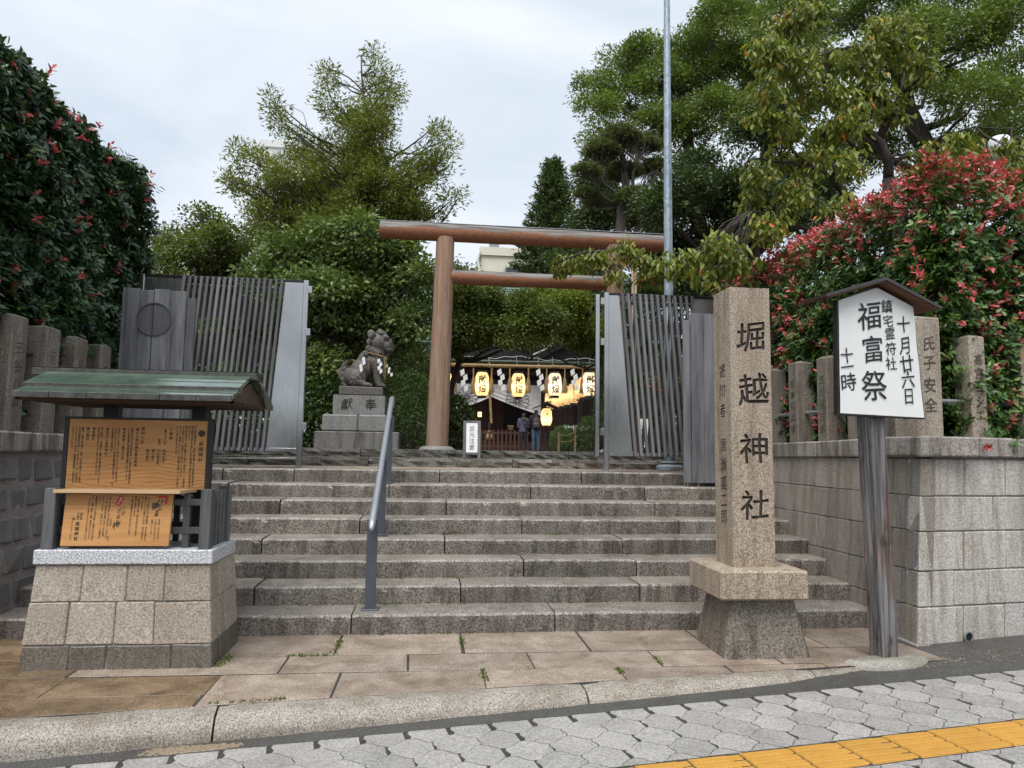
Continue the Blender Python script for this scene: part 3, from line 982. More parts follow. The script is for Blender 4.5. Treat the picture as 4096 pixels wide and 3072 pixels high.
g = MB()
G = np.array([[SP(u, w, dz) for u in np.linspace(-30, 30, 61)] for w, dz in ((-0.31, 0.0), (-0.24, 0.004), (-0.02, 0.012), (0.7, 0.012))])
g.grid(G, 0, True)
gutter = structure(g.build('gutter', MT['asphalt']))
g = MB()
us = np.linspace(-1.60, -1.02, 40)
G = np.array([[SP(u, -0.30 + t * (0.11 + 0.02 * math.sin(7 * u)), 0.0105 - 0.014 * abs(2 * t - 1) ** 3 - 0.012 * abs((u + 1.31) / 0.29) ** 4 + random.gauss(0, 0.0028)) for u in us] for t in np.linspace(0, 1, 9)])
g.grid(G, 0, True)
g.build('sand_patch', stone('wet_sand', (0.13, 0.10, 0.065), (0.32, 0.26, 0.18), (0.6, 0.5, 0.4), 0.5, speck=90, rnd=0, streak=0), gutter)

# kerb stones: broad rounded nose, dying into the rising sidewalk on the right
kerb = structure(thing('kerb', 'x', 'kerb', (0.0, 4.6, 0.0)))
for k_ in ('label', 'category'):
    del kerb[k_]
prof = [(0.0, 0.0), (-0.045, -0.002)] + [(-0.055 - 0.135 * math.sin(t), -0.135 + 0.133 * math.cos(t)) for t in np.linspace(0.15, 1.45, 7)] + [(-0.195, -0.2), (-0.2, -0.45)]
ju = [-7.2, -5.3, -3.25, -1.215, 1.035, 2.75, 3.33]
for a, b in zip(ju[:-1], ju[1:]):
    ns = max(3, int((b - a) / 0.12))
    uu = np.linspace(a + 0.006, b - 0.006, ns)
    G = np.zeros((len(prof), ns, 3))
    for i, (w, z) in enumerate(prof):
        for j, u in enumerate(uu):
            e = min(1.0, min(u - a, b - u) / 0.03)
            rr = 0.006 * (1 - e) + RNG.normal(0, 0.0025)
            taper = 1.0 if u < 2.4 else max(0.35, 1 - (u - 2.4) * 0.75)
            G[i, j] = SP(u, w * taper + rr); G[i, j, 2] = z - rr + (0.0 if u < 3 else -(u - 3) * 0.03)
    mb = MB(); mb.grid(G, 0)
    mb.add(G[:, 0], [tuple(range(len(prof)))]); mb.add(G[:, -1], [tuple(range(len(prof)))[::-1]])
    autosmooth(mb.build('kerb_stone', MT['kerb'], kerb), 50)

# paved platform in front of the steps
KL = lambda x: SO[1] + (x - SO[0]) * math.tan(SA)     # kerb joint line
g = MB(); g.add([(-9, 3.6, -0.0012), (4.6, 5.2, -0.0012), (4.6, 6.4, -0.0012), (-9, 6.4, -0.0012)], [(0, 1, 2, 3)])
platform = structure(g.build('platform', MT['joint']))
rows = [
    (5.525, 6.16, [-6.2, -5.0, -3.9, -2.75, -1.62, -0.676, 0.288, 1.267, 2.24, 3.2, 4.05]),
    (5.11, 5.525, [-6.0, -4.6, -3.4, -2.35, -0.99, -0.125, 0.76, 1.707, 2.62, 3.42, 4.05]),
    (4.2, 5.11, [-1.345, -0.57, 0.397, 1.357, 2.15, 2.9, 4.05]),
    (4.725, 5.11, [-5.8, -4.3, -3.3, -2.32, -1.345]),
    (3.4, 4.725, [-5.4, -4.0, -2.85, -1.776, -1.345]),
]
nK = np.array([math.sin(SA), -math.cos(SA)])
cK = nK @ SO
for y0, y1, xs in rows:
    for a, b in zip(xs[:-1], xs[1:]):
        t = lambda: random.gauss(0, 0.006)
        poly = clip([np.array(q) for q in ((a + t(), y0 + t()), (b + t(), y0 + t()), (b + t(), y1 + t()), (a + t(), y1 + t()))], nK, cK - 0.004)
        if len(poly) < 3 or np.ptp(np.array(poly)[:, 1]) < 0.03:
            continue
        V, F = slab_geo(shrink(poly, 0.0085), -0.06, 0.0008 + abs(random.gauss(0, 0.0008)), 0.0015)
        link('slab', mesh_from('slab', V, F, MT['slab_wet' if (b < -1.3 and y1 < 5.3) or (b < -2.2) else 'slab']), platform)
# concrete haunch round the sign post
mb = MB(); n = 20
P = [(3.43 + 0.36 * math.cos(t) * (1 + 0.12 * math.sin(3 * t)), 5.10 + 0.13 * math.sin(t) + 0.04 * math.cos(t)) for t in np.linspace(0, 2 * math.pi, n, endpoint=False)]
V, F = slab_geo(P, -0.12, 0.03, 0.035); mb.add(V, F)
autosmooth(mb.build('concrete_haunch', stone('haunch_concrete', (0.20, 0.19, 0.165), (0.40, 0.385, 0.345), (0.45, 0.42, 0.34), 0.9, speck=40, rnd=0, streak=0), platform), 60)

# ------------------------------------------------------------------ steps
RISE, TREAD, Y1 = 0.16, 0.392, 6.12
YS = lambda k: Y1 + (k - 1) * TREAD
stairs = thing('stone_stairs', 'broad worn granite stairs climbing from the paved platform to the gates', 'stairs', (0.3, 6.12, 0))
J = {1: [-0.615, 1.09], 2: [-1.49, 0.30, 1.95], 3: [-0.56, 0.92], 4: [-1.62, 0.165, 2.0], 5: [-0.72, 1.0, 2.75], 6: [-1.62, 0.19, 2.6],
     7: [-0.47, 1.2, 2.6], 8: [-1.63, 0.12, 1.9]}
def step_stone(x0, x1, y0, y1, z0, z1):
    # long block with a worn, slightly chipped and wavering nose
    n = max(4, int((x1 - x0) / 0.05))
    xs = np.linspace(x0, x1, n)
    wv = 0.006 * np.sin(xs * 2.1 + y0 * 9) + 0.003 * np.sin(xs * 7.3 + y0 * 31)
    chip = np.where(RNG.random(n) < 0.10, RNG.random(n) * 0.014, 0) + np.abs(RNG.normal(0, 0.0022, n))
    e = np.minimum(1, np.minimum(xs - x0, x1 - xs) / 0.03)
    rd = 0.007 * (1 - e) ** 2
    G = np.zeros((7, n, 3))
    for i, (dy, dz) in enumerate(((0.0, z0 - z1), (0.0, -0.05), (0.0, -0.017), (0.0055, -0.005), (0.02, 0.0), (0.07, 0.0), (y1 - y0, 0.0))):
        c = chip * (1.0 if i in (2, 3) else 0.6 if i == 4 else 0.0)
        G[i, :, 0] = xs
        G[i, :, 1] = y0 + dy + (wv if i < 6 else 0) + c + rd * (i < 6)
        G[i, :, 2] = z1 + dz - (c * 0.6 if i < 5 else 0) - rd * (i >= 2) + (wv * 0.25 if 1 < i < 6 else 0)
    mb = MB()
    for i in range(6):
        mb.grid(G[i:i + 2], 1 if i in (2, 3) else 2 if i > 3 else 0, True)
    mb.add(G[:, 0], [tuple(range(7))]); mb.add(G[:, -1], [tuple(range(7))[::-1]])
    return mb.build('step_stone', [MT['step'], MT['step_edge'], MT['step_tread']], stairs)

for k in range(1, 9):
    xl, xr = -3.42 - 0.07 * 0.16 * k - 0.06, 4.03 + 0.07 * 0.16 * (k - 1)
    xs = J[k]
    full = [xl]
    first = xs[0]
    while first - full[-1] > 1.9:
        full.append(full[-1] + random.uniform(1.0, 1.5))
    if first - full[-1] < 0.5 and len(full) > 1:
        full.pop()
    full += xs
    while xr - full[-1] > 2.0:
        full.append(full[-1] + random.uniform(1.1, 1.6))
    full.append(xr)
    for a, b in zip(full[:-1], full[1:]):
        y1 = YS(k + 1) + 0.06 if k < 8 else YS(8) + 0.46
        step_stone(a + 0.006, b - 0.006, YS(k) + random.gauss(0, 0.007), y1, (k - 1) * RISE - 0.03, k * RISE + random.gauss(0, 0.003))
for k, (y, z0, z1, xs) in {9: (10.6, 1.26, 1.405, [-4.2, -2.6, -0.9, 1.22, 2.9, 4.3]), 10: (11.0, 1.38, 1.53, [-4.2, -2.8, -1.05, 0.26, 2.15, 3.3, 4.4])}.items():
    for a, b in zip(xs[:-1], xs[1:]):
        nx = max(4, int((b - a) / 0.09)); nz = 4
        G = np.zeros((nz + 2, nx, 3))
        for j, x in enumerate(np.linspace(a + 0.006, b - 0.006, nx)):
            for i in range(nz):
                rough = RNG.normal(0, 0.011)
                G[i, j] = (x, y + rough - (0.0 if i < nz - 1 else -0.012), z0 + (z1 - z0) * i / (nz - 1) - (0.0 if i < nz - 1 else 0.004))
            G[nz, j] = (x, y + 0.035 + RNG.normal(0, 0.006), z1 + RNG.normal(0, 0.002))
            G[nz + 1, j] = (x, y + 0.5, z1)
        mb = MB(); mb.grid(G, 0, True)
        mb.add(G[:, 0], [tuple(range(nz + 2))]); mb.add(G[:, -1], [tuple(range(nz + 2))[::-1]])
        mb.build('step_stone', MT['step_rough'] if not (k == 9 and a > 1 and a < 2) else MT['step'], stairs)
g = MB(); g.add([(-4.6, 9.2, 1.272), (4.6, 9.2, 1.272), (4.6, 10.9, 1.272), (-4.6, 10.9, 1.272)], [(0, 1, 2, 3)])
structure(g.build('terrace', MT['slab']))
g = MB()
g.add([(-60, 11.25, 1.505), (60, 11.25, 1.505), (60, 90, 1.505), (-60, 90, 1.505)], [(0, 1, 2, 3)])
g.add([(-60, 5.9, 1.45), (-4.0, 5.9, 1.45), (-4.0, 11.3, 1.45), (-60, 11.3, 1.45)], [(0, 1, 2, 3)])
g.add([(4.4, 6.0, 1.45), (60, 12.0, 1.45), (60, 11.3, 1.45), (4.4, 11.3, 1.45)], [(0, 1, 2, 3)])
structure(g.build('courtyard', MT['gravel']))

# ------------------------------------------------------------------ right-hand retaining wall
WX = lambda z: 3.98 + 0.07 * z
rwall = thing('retaining_wall', 'tall granite block wall flanking the right side of the steps, corner towards the street', 'wall', (4.0, 5.53, 0))
WA = math.radians(8.5)
WU = np.array([math.cos(WA), math.sin(WA)]); WN = np.array([math.sin(WA), -math.cos(WA)])   # along the street face, and out of it
WC = np.array([3.98, 5.53])
def side_warp(V):                      # local (depth into wall, Y, z)
    V = V.copy(); V[:, 0] = WX(V[:, 2]) + V[:, 0]
    return V
def front_warp(V):                     # local (along, depth, z)
    V = V.copy(); a, d = V[:, 0].copy(), V[:, 1].copy()
    off = 0.07 * V[:, 2]
    V[:, 0] = WC[0] + off + a * WU[0] - d * WN[0]; V[:, 1] = WC[1] + a * WU[1] - d * WN[1] + 0.02 * V[:, 2]
    return V
mb = MB()
mb.box((0.014, 5.66, -0.1), (0.4, 11.0, 1.53)); core = mb.build('mortar_core', MT['mortar'], rwall, fn=side_warp)
mb = MB(); mb.box((0.12, 0.014, -0.1), (5.5, 0.5, 1.53)); mb.build('mortar_core', MT['mortar'], rwall, fn=front_warp)
cz = [-0.014, 0.297, 0.587, 0.908, 1.2, 1.516]
for i, (z0, z1) in enumerate(zip(cz[:-1], cz[1:])):
    y = 5.555 if i % 2 == 0 else 5.555
    first = 0.30 if i % 2 else 0.36
    while y < 10.9:
        L = first if y < 5.6 else random.uniform(0.27, 0.37)
        if in_view([(WX(z0), y + L, z1)], 0.1):
            mb = MB(); mb.cbox((0, y + 0.003, z0 + 0.003), (0.14, y + L - 0.003, z1 - 0.003), 0.006, 0, 0.0015)
            mb.build('block', MT['wall'], rwall, fn=side_warp)
        y += L
    a = 0.0
    while a < 2.4:
        L = (0.36 if i % 2 else 0.46) if a == 0 else random.uniform(0.33, 0.46)
        mb = MB(); mb.cbox((a + (0.001 if a == 0 else 0.004), 0, z0 + 0.004), (a + L - 0.004, 0.16, z1 - 0.004), 0.008, 0, 0.002)
        def fw(V):
            V = front_warp(V); V[:, 0] = np.maximum(V[:, 0], WX(V[:, 2]) + 0.0006)
            return V
        mb.build('block', MT['wall_front'], rwall, fn=fw)
        a += L
mb = MB(); mb.box((2.4, -0.001, -0.1), (5.6, 0.2, 1.515)); mb.build('wall_run', MT['wall_front'], rwall, fn=front_warp)
a = -0.03
for L in (0.5, 0.42, 0.5, 0.5, 0.6):
    mb = MB(); mb.cbox((a + 0.003, -0.035, -0.2), (a + L - 0.003, 0.1, -0.02), 0.008); mb.build('footing', MT['wall'], rwall, fn=front_warp); a += L
y = 5.5
for L in (0.5, 0.45, 0.5):
    mb = MB(); mb.cbox((-0.035, y + 0.003, -0.15), (0.1, y + L - 0.003, -0.02 + 0.03), 0.008); mb.build('footing', MT['wall'], rwall, fn=side_warp); y += L
# coping
def coping(parent, segs, fn, lo_d, hi_d, z0, z1):
    for a, b in segs:
        mb = MB(); mb.cbox((lo_d, a + 0.003, z0), (hi_d, b - 0.003, z1), 0.014, 0, 0.003)
        mb.build('coping_stone', MT['coping'], parent, fn=fn)
coping(rwall, [(5.50, 6.05), (6.06, 7.15), (7.15, 8.2), (8.2, 9.3), (9.3, 10.4)], lambda V: np.c_[V[:, 0] + WX(1.52), V[:, 1], V[:, 2] - 0.012 * (V[:, 1] - 5.5)], -0.035, 0.5, 1.53, 1.70)
for a, b in ((0.0, 0.95), (0.95, 2.0), (2.0, 3.1), (3.1, 4.2), (4.2, 5.3)):
    mb = MB(); mb.cbox((a + (0.0 if a else -0.035), -0.04, 1.532), (b - 0.004, 0.45, 1.702), 0.014, 0, 0.002)
    mb.build('coping_stone', MT['coping'], rwall, fn=front_warp)
# resealed crack that steps down the side of the corner
crack = [(5.66, 1.53), (5.66, 1.23), (5.73, 1.16), (5.735, 0.93), (5.62, 0.90), (5.625, 0.60), (5.735, 0.575), (5.745, 0.31), (5.83, 0.28), (5.80, 0.03), (5.70, -0.01), (5.56, -0.02)]
mb = MB()
for (y0, z0), (y1, z1) in zip(crack[:-1], crack[1:]):
    mb.bar((WX(z0) - 0.001, y0, z0), (WX(z1) - 0.001, y1, z1), 0.022 if abs(y1 - y0) < abs(z1 - z0) else 0.012, 0.008, up=(1, 0, 0), b=0.002)
mb.build('sealant', MT['sealant'], rwall)
c = front_warp(np.array([[0.50, -0.004, 0.045]]))[0]
mb = MB(); t = np.linspace(0, 2 * math.pi, 20, endpoint=False)
ring = lambda r, d: np.stack([c[0] + r * np.cos(t) * WU[0] + d * WN[0], c[1] + r * np.cos(t) * WU[1] + d * WN[1], c[2] + r * np.sin(t)], 1)
R4 = np.stack([ring(0.048, 0.001), ring(0.046, 0.012), ring(0.036, 0.012), ring(0.034, -0.05)]); R4 = np.concatenate([R4, R4[:, :1]], 1)
mb.grid(R4, 0); mb.add(ring(0.034, 0.003), [tuple(range(20))], 1)
mb.build('drain_pipe', [MT['metal_grey'], MT['black']], rwall)

# stone fence posts on the right wall
def post_mb(x0, x1, y0, y1, z0, z1, peak=0.03):
    mb = MB(); b = 0.012
    mb.cbox((x0, y0, z0), (x1, y1, z1), b)
    cx, cy = (x0 + x1) / 2, (y0 + y1) / 2
    V = [(x0 + b, y0 + b, z1), (x1 - b, y0 + b, z1), (x1 - b, y1 - b, z1), (x0 + b, y1 - b, z1), (cx, cy, z1 + peak)]
    mb.add(V, [(0, 1, 4), (1, 2, 4), (2, 3, 4), (3, 0, 4)])
    return mb
rfence = thing('stone_fence', 'weathered stone posts in a row on the right wall in front of the red-tipped hedge', 'fence', (4.3, 7.0, 1.66))
names_r = ['松本徳兵衛', '芝川信三郎', '中川', '']
for i, (y, zt) in enumerate(((7.85, 2.62), (7.22, 2.60), (6.66, 2.58), (6.12, 2.58), (8.5, 2.6), (9.15, 2.6))):
    p = post_mb(4.24, 4.46, y, y + 0.20, 1.62, zt).build('post', MT['post'], rfence)
    if i < 3:
        T = Text((4.2385, y + 0.10, 0), (0, -1, 0), (0, 0, 1), 0.02)
        T.column(names_r[i], 0, zt - 0.18, zt - 0.18 - 0.135 * len(names_r[i]), 0.105, 0.1)
        T.mesh(nrm=(-1, 0, 0)).build('inscription', MT['carved_dim'], p)
mb = MB()
for z in (2.02,):
    mb.tube([(4.35, 5.7, z), (4.35, 9.4, z)], 0.022, 10)
mb.build('rail', MT['metal_grey'], rfence)
P0 = front_warp(np.array([[0.0, 0.0, 0.0]]))[0]
def fr(V):
    V = V.copy(); a, d = V[:, 0].copy(), V[:, 1].copy()
    V[:, 0] = WC[0] + 0.11 + a * WU[0] - d * WN[0]; V[:, 1] = WC[1] + 0.03 + a * WU[1] - d * WN[1]
    return V
for a, zt in ((0.62, 2.60), (1.2, 2.58), (1.8, 2.58), (2.4, 2.58)):
    p = post_mb(a, a + 0.17, 0.05, 0.23, 1.68, zt).build('post', MT['post_pale'], rfence, fn=fr)
    if a < 1:
        o_ = fr(np.array([[a + 0.085, 0.048, 0.0]]))[0]
        T = Text(o_, (*WU, 0), (0, 0, 1), 0.02); T.column('髙宮ヨシエ', 0, 2.45, 1.84, 0.105, 0.1)
        T.mesh(nrm=(*WN, 0)).build('inscription', MT['carved_dim'], p)
mb = MB(); mb.tube(fr(np.array([[0.2, 0.14, 2.02], [3.6, 0.14, 2.02]])), 0.02, 10); mb.build('rail', MT['metal_grey'], rfence)
cpost = thing('corner_post', 'large pale granite corner post with carved names beside the white notice', 'stone post', tuple(fr(np.array([[0.16, 0.16, 1.70]]))[0]))
mb = post_mb(0.02, 0.285, 0.03, 0.30, 1.69, 2.735, 0.025)
mb.build('shaft', MT['post_pale'], cpost, fn=fr)
o_ = fr(np.array([[0.152, 0.0285, 0.0]]))[0]
T = Text(o_, (*WU, 0), (0, 0, 1), 0.02)
for ch, z in zip('氏子安全', (2.50, 2.335, 2.14, 1.97)):
    T.put(ch, 0, z, 0.135, 0.1)
T.mesh(nrm=(*WN, 0)).build('front_inscription', MT['carved_dim'], cpost)
o_ = fr(np.array([[0.0185, 0.165, 0.0]]))[0]
T = Text(o_, (WN[0], WN[1], 0), (0, 0, 1), 0.02)
for ch, z in zip('繪所小まつ', (2.50, 2.34, 2.19, 2.05, 1.90)):
    T.put(ch, 0, z, 0.125, 0.1)
T.mesh(nrm=(-WU[0], -WU[1], 0)).build('side_inscription', MT['carved_dim'], cpost)

# ------------------------------------------------------------------ left-hand wall
LX = lambda z: -3.38 - 0.07 * z
lwall = thing('rubble_wall', 'grey stone wall with wide pinkish mortar joints left of the steps', 'wall', (-3.6, 6.0, 0))
def lw(V):                              # local (depth out of the wall +, Y, z)
    V = V.copy(); V[:, 0] = LX(V[:, 2]) + V[:, 0]
    return V
mb = MB()
G = np.zeros((14, 50, 3))
for i, z in enumerate(np.linspace(-0.1, 1.46, 14)):
    for j, y in enumerate(np.linspace(5.9, 10.9, 50)):
        G[i, j] = (LX(z) - 0.012 + RNG.normal(0, 0.006), y, z)
mb.grid(G, 0, True); mb.box((-4.6, 5.9, -0.1), (-3.62, 10.9, 1.44))
mb.build('mortar_core', MT['lmortar'], lwall)
z = 0.2
for row in range(5):
    h = (0.25, 0.24, 0.24, 0.23, 0.22)[row]
    y = 5.9 + 0.13 * (row % 2)
    while y < 10.7:
        L = random.uniform(0.22, 0.36)
        if in_view([(LX(z), y + L, z + h)], 0.15):
            mb = MB(); mb.cbox((-0.1, y + 0.025, z), (0.008, y + L - 0.025, z + h - 0.04), 0.022, 0, 0.008)
            mb.build('block', MT['lwall'], lwall, fn=lw)
        y += L
    z += h + 0.012
for a, b in ((5.7, 6.6), (6.6, 7.2), (7.2, 8.2), (8.2, 9.2), (9.2, 10.2)):
    mb = MB(); mb.cbox((-4.1, a + 0.003, 1.455), (-3.42, b - 0.003, 1.625), 0.014, 0, 0.004)
    mb.build('coping_stone', MT['coping'], lwall)
lfence = thing('stone_fence', 'dark weathered stone posts in a row on the left wall under the dark hedge', 'fence', (-3.7, 7.0, 1.62))
names_l = ['三谷八金', '酒井 商', '酒 所', '石 原', '', '']
for i, (y, zt) in enumerate(((6.49, 2.64), (7.05, 2.63), (7.60, 2.62), (8.16, 2.62), (8.72, 2.6), (9.28, 2.6), (5.92, 2.64))):
    p = post_mb(-3.86, -3.60, y, y + 0.24, 1.60, zt, 0.02).build('post', MT['post'], lfence)
    if i < 4:
        T = Text((-3.5985, y + 0.12, 0), (0, 1, 0), (0, 0, 1), 0.02)
        s = names_l[i].replace(' ', '')
        T.column(s, 0, zt - 0.2, zt - 0.2 - 0.16 * len(s), 0.12, 0.1)
        T.mesh(nrm=(1, 0, 0)).build('inscription', MT['carved_dim'], p)
mb = MB()
for z in (1.95, 2.36):
    mb.tube([(-3.73, 5.7, z), (-3.73, 9.7, z)], 0.02, 10)
mb.build('rail', MT['under_wood'], lfence)

# ------------------------------------------------------------------ stone name pillar
pil = thing('name_pillar', 'tall square granite pillar with the carved shrine name on a stepped base', 'stone pillar', (2.56, 5.55, 0))
def frustum(mb, a, b, bev=0.012):
    """a, b = (x0, x1, y0, y1, z) bottom and top"""
    def warp(V):
        V = V.copy(); t = V[:, 2:3]
        x = a[0] + (a[1] - a[0]) * V[:, :1]; x2 = b[0] + (b[1] - b[0]) * V[:, :1]
        y = a[2] + (a[3] - a[2]) * V[:, 1:2]; y2 = b[2] + (b[3] - b[2]) * V[:, 1:2]
        return np.concatenate([x + (x2 - x) * t, y + (y2 - y) * t, a[4] + (b[4] - a[4]) * t], 1)
    V = cbox_v((0, 0, 0), (1, 1, 1), bev / min(a[1] - a[0], a[3] - a[2]))
    mb.add(warp(V), _CBF)
    return mb
frustum(MB(), (2.215, 2.905, 5.235, 5.875, -0.03), (2.31, 2.81, 5.33, 5.79, 0.45), 0.02).build('foot', MT['foot'], pil)
mb = MB(); mb.cbox((2.175, 5.20, 0.437), (2.872, 5.86, 0.657), 0.014, 0, 0.002); mb.build('slab', MT['pillar'], pil)
# shaft: back and right faces plain, front and left faces carved
mb = MB()
B = dict(x0=2.347, x1=2.693, y0=5.37, y1=5.70, z0=0.65); Tt = dict(x0=2.352, x1=2.684, y0=5.38, y1=5.70, z1=2.865)
c8 = [(B['x0'], B['y0'], B['z0']), (B['x1'], B['y0'], B['z0']), (B['x1'], B['y1'], B['z0']), (B['x0'], B['y1'], B['z0']),
      (Tt['x0'], Tt['y0'], 2.865), (Tt['x1'], Tt['y0'], 2.865), (Tt['x1'], Tt['y1'], 2.865), (Tt['x0'], Tt['y1'], 2.865)]
mb.add(c8, [(4, 5, 6, 7), (1, 2, 6, 5), (2, 3, 7, 6)])
ez = np.array(c8[4]) - np.array(c8[0]); H_ = np.linalg.norm(ez); ez /= H_
ex = np.array([1.0, 0, 0]); nf = np.cross(ex, ez)
w0, w1 = 0.346, 0.332
cells = [(ch, 0.178 + dx, z - 0.65, s) for ch, z, s, dx in (('堀', 2.47, 0.255, 0), ('越', 2.045, 0.262, 0.01), ('神', 1.575, 0.255, 0.015), ('社', 1.135, 0.245, 0.01))]
engraved(mb, [(0, 0), (w0, 0), (w1 + 0.004, H_), (0, H_)], cells, c8[0], ex, ez, nf, 0.014, (0, 1), 0.10, -0.014)
ey = np.array([0, -1.0, 0]); o_ = np.array(c8[3]); ezl = np.array(c8[7]) - o_; Hl = np.linalg.norm(ezl); ezl /= Hl
wl0, wl1 = 0.33, 0.32
cells = [(ch, 0.165, z - 0.65, 0.125) for ch, z in zip('寄附者', (2.20, 2.04, 1.88))] + [(ch, 0.17, z - 0.65, 0.125) for ch, z in zip('廣瀬萬二郎', (1.60, 1.44, 1.29, 1.16, 1.03))]
engraved(mb, [(0, 0), (wl0, 0), (wl1, Hl), (0, Hl)], cells, o_, ey, ezl, (-1, 0, 0), 0.007, (0, 1), 0.10, -0.006)
mb.build('shaft', [MT['pillar'], MT['carved']], pil)

# ------------------------------------------------------------------ notice board on its stone base
nb = thing('notice_board', 'roofed wooden shrine notice board with green copper roof on a granite plinth', 'notice board', (-2.1, 5.7, 0))
def bw(V):                               # battered plinth: local x,y on the plan at z=0
    V = V.copy(); t = V[:, 2:3] / 0.7
    c = np.array([[-2.095, 5.62]])
    V[:, :2] = c + (V[:, :2] - c) * (1 - 0.085 * t)
    return V
bx0, bx1, by0, by1 = -2.727, -1.463, 5.275, 5.95
mb = MB(); mb.box((bx0 + 0.012, by0 + 0.012, -0.05), (bx1 - 0.012, by1 - 0.012, 0.70)); mb.build('mortar_core', MT['mortar'], nb, fn=bw)
def blocks(z0, z1, xs, ys, mat):
    for a, b in zip(xs[:-1], xs[1:]):
        mb = MB(); mb.cbox((a + 0.003, by0, z0 + 0.003), (b - 0.003, by0 + 0.2, z1 - 0.003), 0.007, 0, 0.002); mb.build('block', mat, nb, fn=bw)
    for a, b in zip(ys[:-1], ys[1:]):
        mb = MB(); mb.cbox((bx1 - 0.2, a + 0.003, z0 + 0.003), (bx1 - (0.0005 if a > by0 + 0.21 else 0.001), b - 0.003, z1 - 0.003), 0.007, 0, 0.002); mb.build('block', mat, nb, fn=bw)
        mb = MB(); mb.cbox((bx0 + 0.001, a + 0.003, z0 + 0.003), (bx0 + 0.2, b - 0.003, z1 - 0.003), 0.007, 0, 0.002); mb.build('block', mat, nb, fn=bw)
blocks(-0.03, 0.16, [bx0, -2.41, -2.165, -1.735, bx1], [by0 + 0.203, 5.72, by1], MT['base_dark'])
blocks(0.16, 0.447, [bx0, -2.45, -2.13, -1.86, bx1], [by0 + 0.203, 5.62, by1], MT['base'])
blocks(0.447, 0.70, [bx0, -2.385, -2.07, -1.80, bx1], [by0 + 0.203, 5.78, by1], MT['base'])
mb = MB(); mb.cbox((-2.685, 5.285, 0.702), (-1.503, 5.87, 0.80), 0.006); mb.build('granite_slab', MT['white_granite'], nb)
# weathered low fence round the slab: tall corner posts, shorter uprights, two rails
fz = 0.80
def upright(x, y, w, h, name='fence_post'):
    mb = MB(); mb.cbox((x - w / 2, y - w / 2, fz), (x + w / 2, y + w / 2, fz + h), 0.004); mb.build(name, MT['fence_wood'], nb)
for x in (-2.615, -1.575):
    for y in (5.345, 5.80):
        upright(x, y, 0.075, 0.42)
for x in (-2.49, -1.73):
    upright(x, 5.42, 0.05, 0.38, 'fence_upright')
for y in (5.45, 5.54, 5.63, 5.71):
    upright(-1.575, y, 0.042, 0.40, 'fence_upright'); upright(-2.615, y, 0.042, 0.40, 'fence_upright')
for z in (0.90, 1.10):
    for y in (5.40, 5.80):
        mb = MB(); mb.cbox((-2.60, y - 0.012, z), (-1.59, y + 0.03, z + 0.045), 0.003); mb.build('fence_rail', MT['fence_wood'], nb)
    for x in (-1.575, -2.615):
        mb = MB(); mb.cbox((x - 0.012, 5.36, z + 0.001), (x + 0.012, 5.80, z + 0.044), 0.003); mb.build('fence_rail', MT['fence_wood'], nb)
for x in np.linspace(-2.45, -1.80, 6):
    upright(x, 5.80, 0.04, 0.36, 'fence_upright')
# frame posts, boards
for x in (-2.40, -1.76):
    mb = MB(); mb.cbox((x - 0.05, 5.64, 0.80), (x + 0.05, 5.74, 1.96), 0.004); mb.build('frame_post', MT['black_wood'], nb)
mb = MB(); mb.cbox((-2.62, 5.53, 1.86), (-1.50, 5.74, 1.93), 0.004); mb.build('frame_beam', MT['black_wood'], nb)
BX0, BX1, BZ0, BZ1 = -2.615, -1.648, 1.205, 1.712
mb = MB(); mb.cbox((BX0, 5.50, BZ0), (BX1, 5.53, BZ1), 0.003); b1 = mb.build('board', MT['board'], nb); b1['label'] = 'wide upper cedar board with many columns of writing'
for x0, x1 in ((BX0 - 0.032, BX0 - 0.001), (BX1 + 0.001, BX1 + 0.032)):
    mb = MB(); mb.cbox((x0, 5.495, BZ0 - 0.02), (x1, 5.56, BZ1 + 0.015), 0.003); mb.build('board_frame', MT['black_wood'], nb)
mb = MB(); mb.cbox((BX0 - 0.032, 5.494, BZ1 + 0.001), (BX1 + 0.032, 5.56, BZ1 + 0.016), 0.003); mb.build('board_frame', MT['black_wood'], nb)
U1 = lambda x: (x - 183) / 1549.0 * (BX1 - BX0)
Z1 = lambda y: (1 - (y - 200) / 790.0) * (BZ1 - BZ0)
T = Text((BX0, 5.4985, BZ0), (1, 0, 0), (0, 0, 1), 0.009)
def col1(s, x, y0, y1, size=None, pitch=None):
    if pitch:
        y1 = y0 + pitch * len(s)
    T.column(s, U1(x), Z1(y0), Z1(y1), size and size / 1549.0 * (BX1 - BX0), 0.08)
col1('堀越神社', 1668, 430, 680, 54)
for s, x in (('時の摂政聖徳太子が、太子の叔父君にあたる崇峻天皇を偲んで', 1595), ('風光明媚な茶臼山の地に、四天王寺建立と同時に当社を建立創', 1560), ('建されました。', 1527),
             ('明治の中期まで、境内の南沿いに美しい堀があり、この堀を越', 1492), ('えて参詣したので、堀越という名がつけられました。', 1458), ('古くから「堀越さんは一生に一度の願いを聞いてくださる神さ', 1424), ('ん」との言い伝えがあります。', 1390)):
    col1(s, x, 258, 0, 27, 25.2)
col1('ご祭神', 1322, 280, 428, 44); col1('第三十二代', 1258, 305, 482, 36); col1('配祀', 1195, 410, 482, 36)
for s, r, x in (('崇峻天皇', 'すしゅんてんのう', 1253), ('小出姫皇后', 'おでひめこうごう', 1190), ('蜂子皇子', 'はちこおうじ', 1130), ('錦代皇女', 'にしきでこうじょ', 1068)):
    col1(s, x, 530, 530 + 36 * len(s), 34); col1(r, x + 27, 530, 530 + 18 * len(r), 15)
col1('境内小社', 1003, 275, 478, 46)
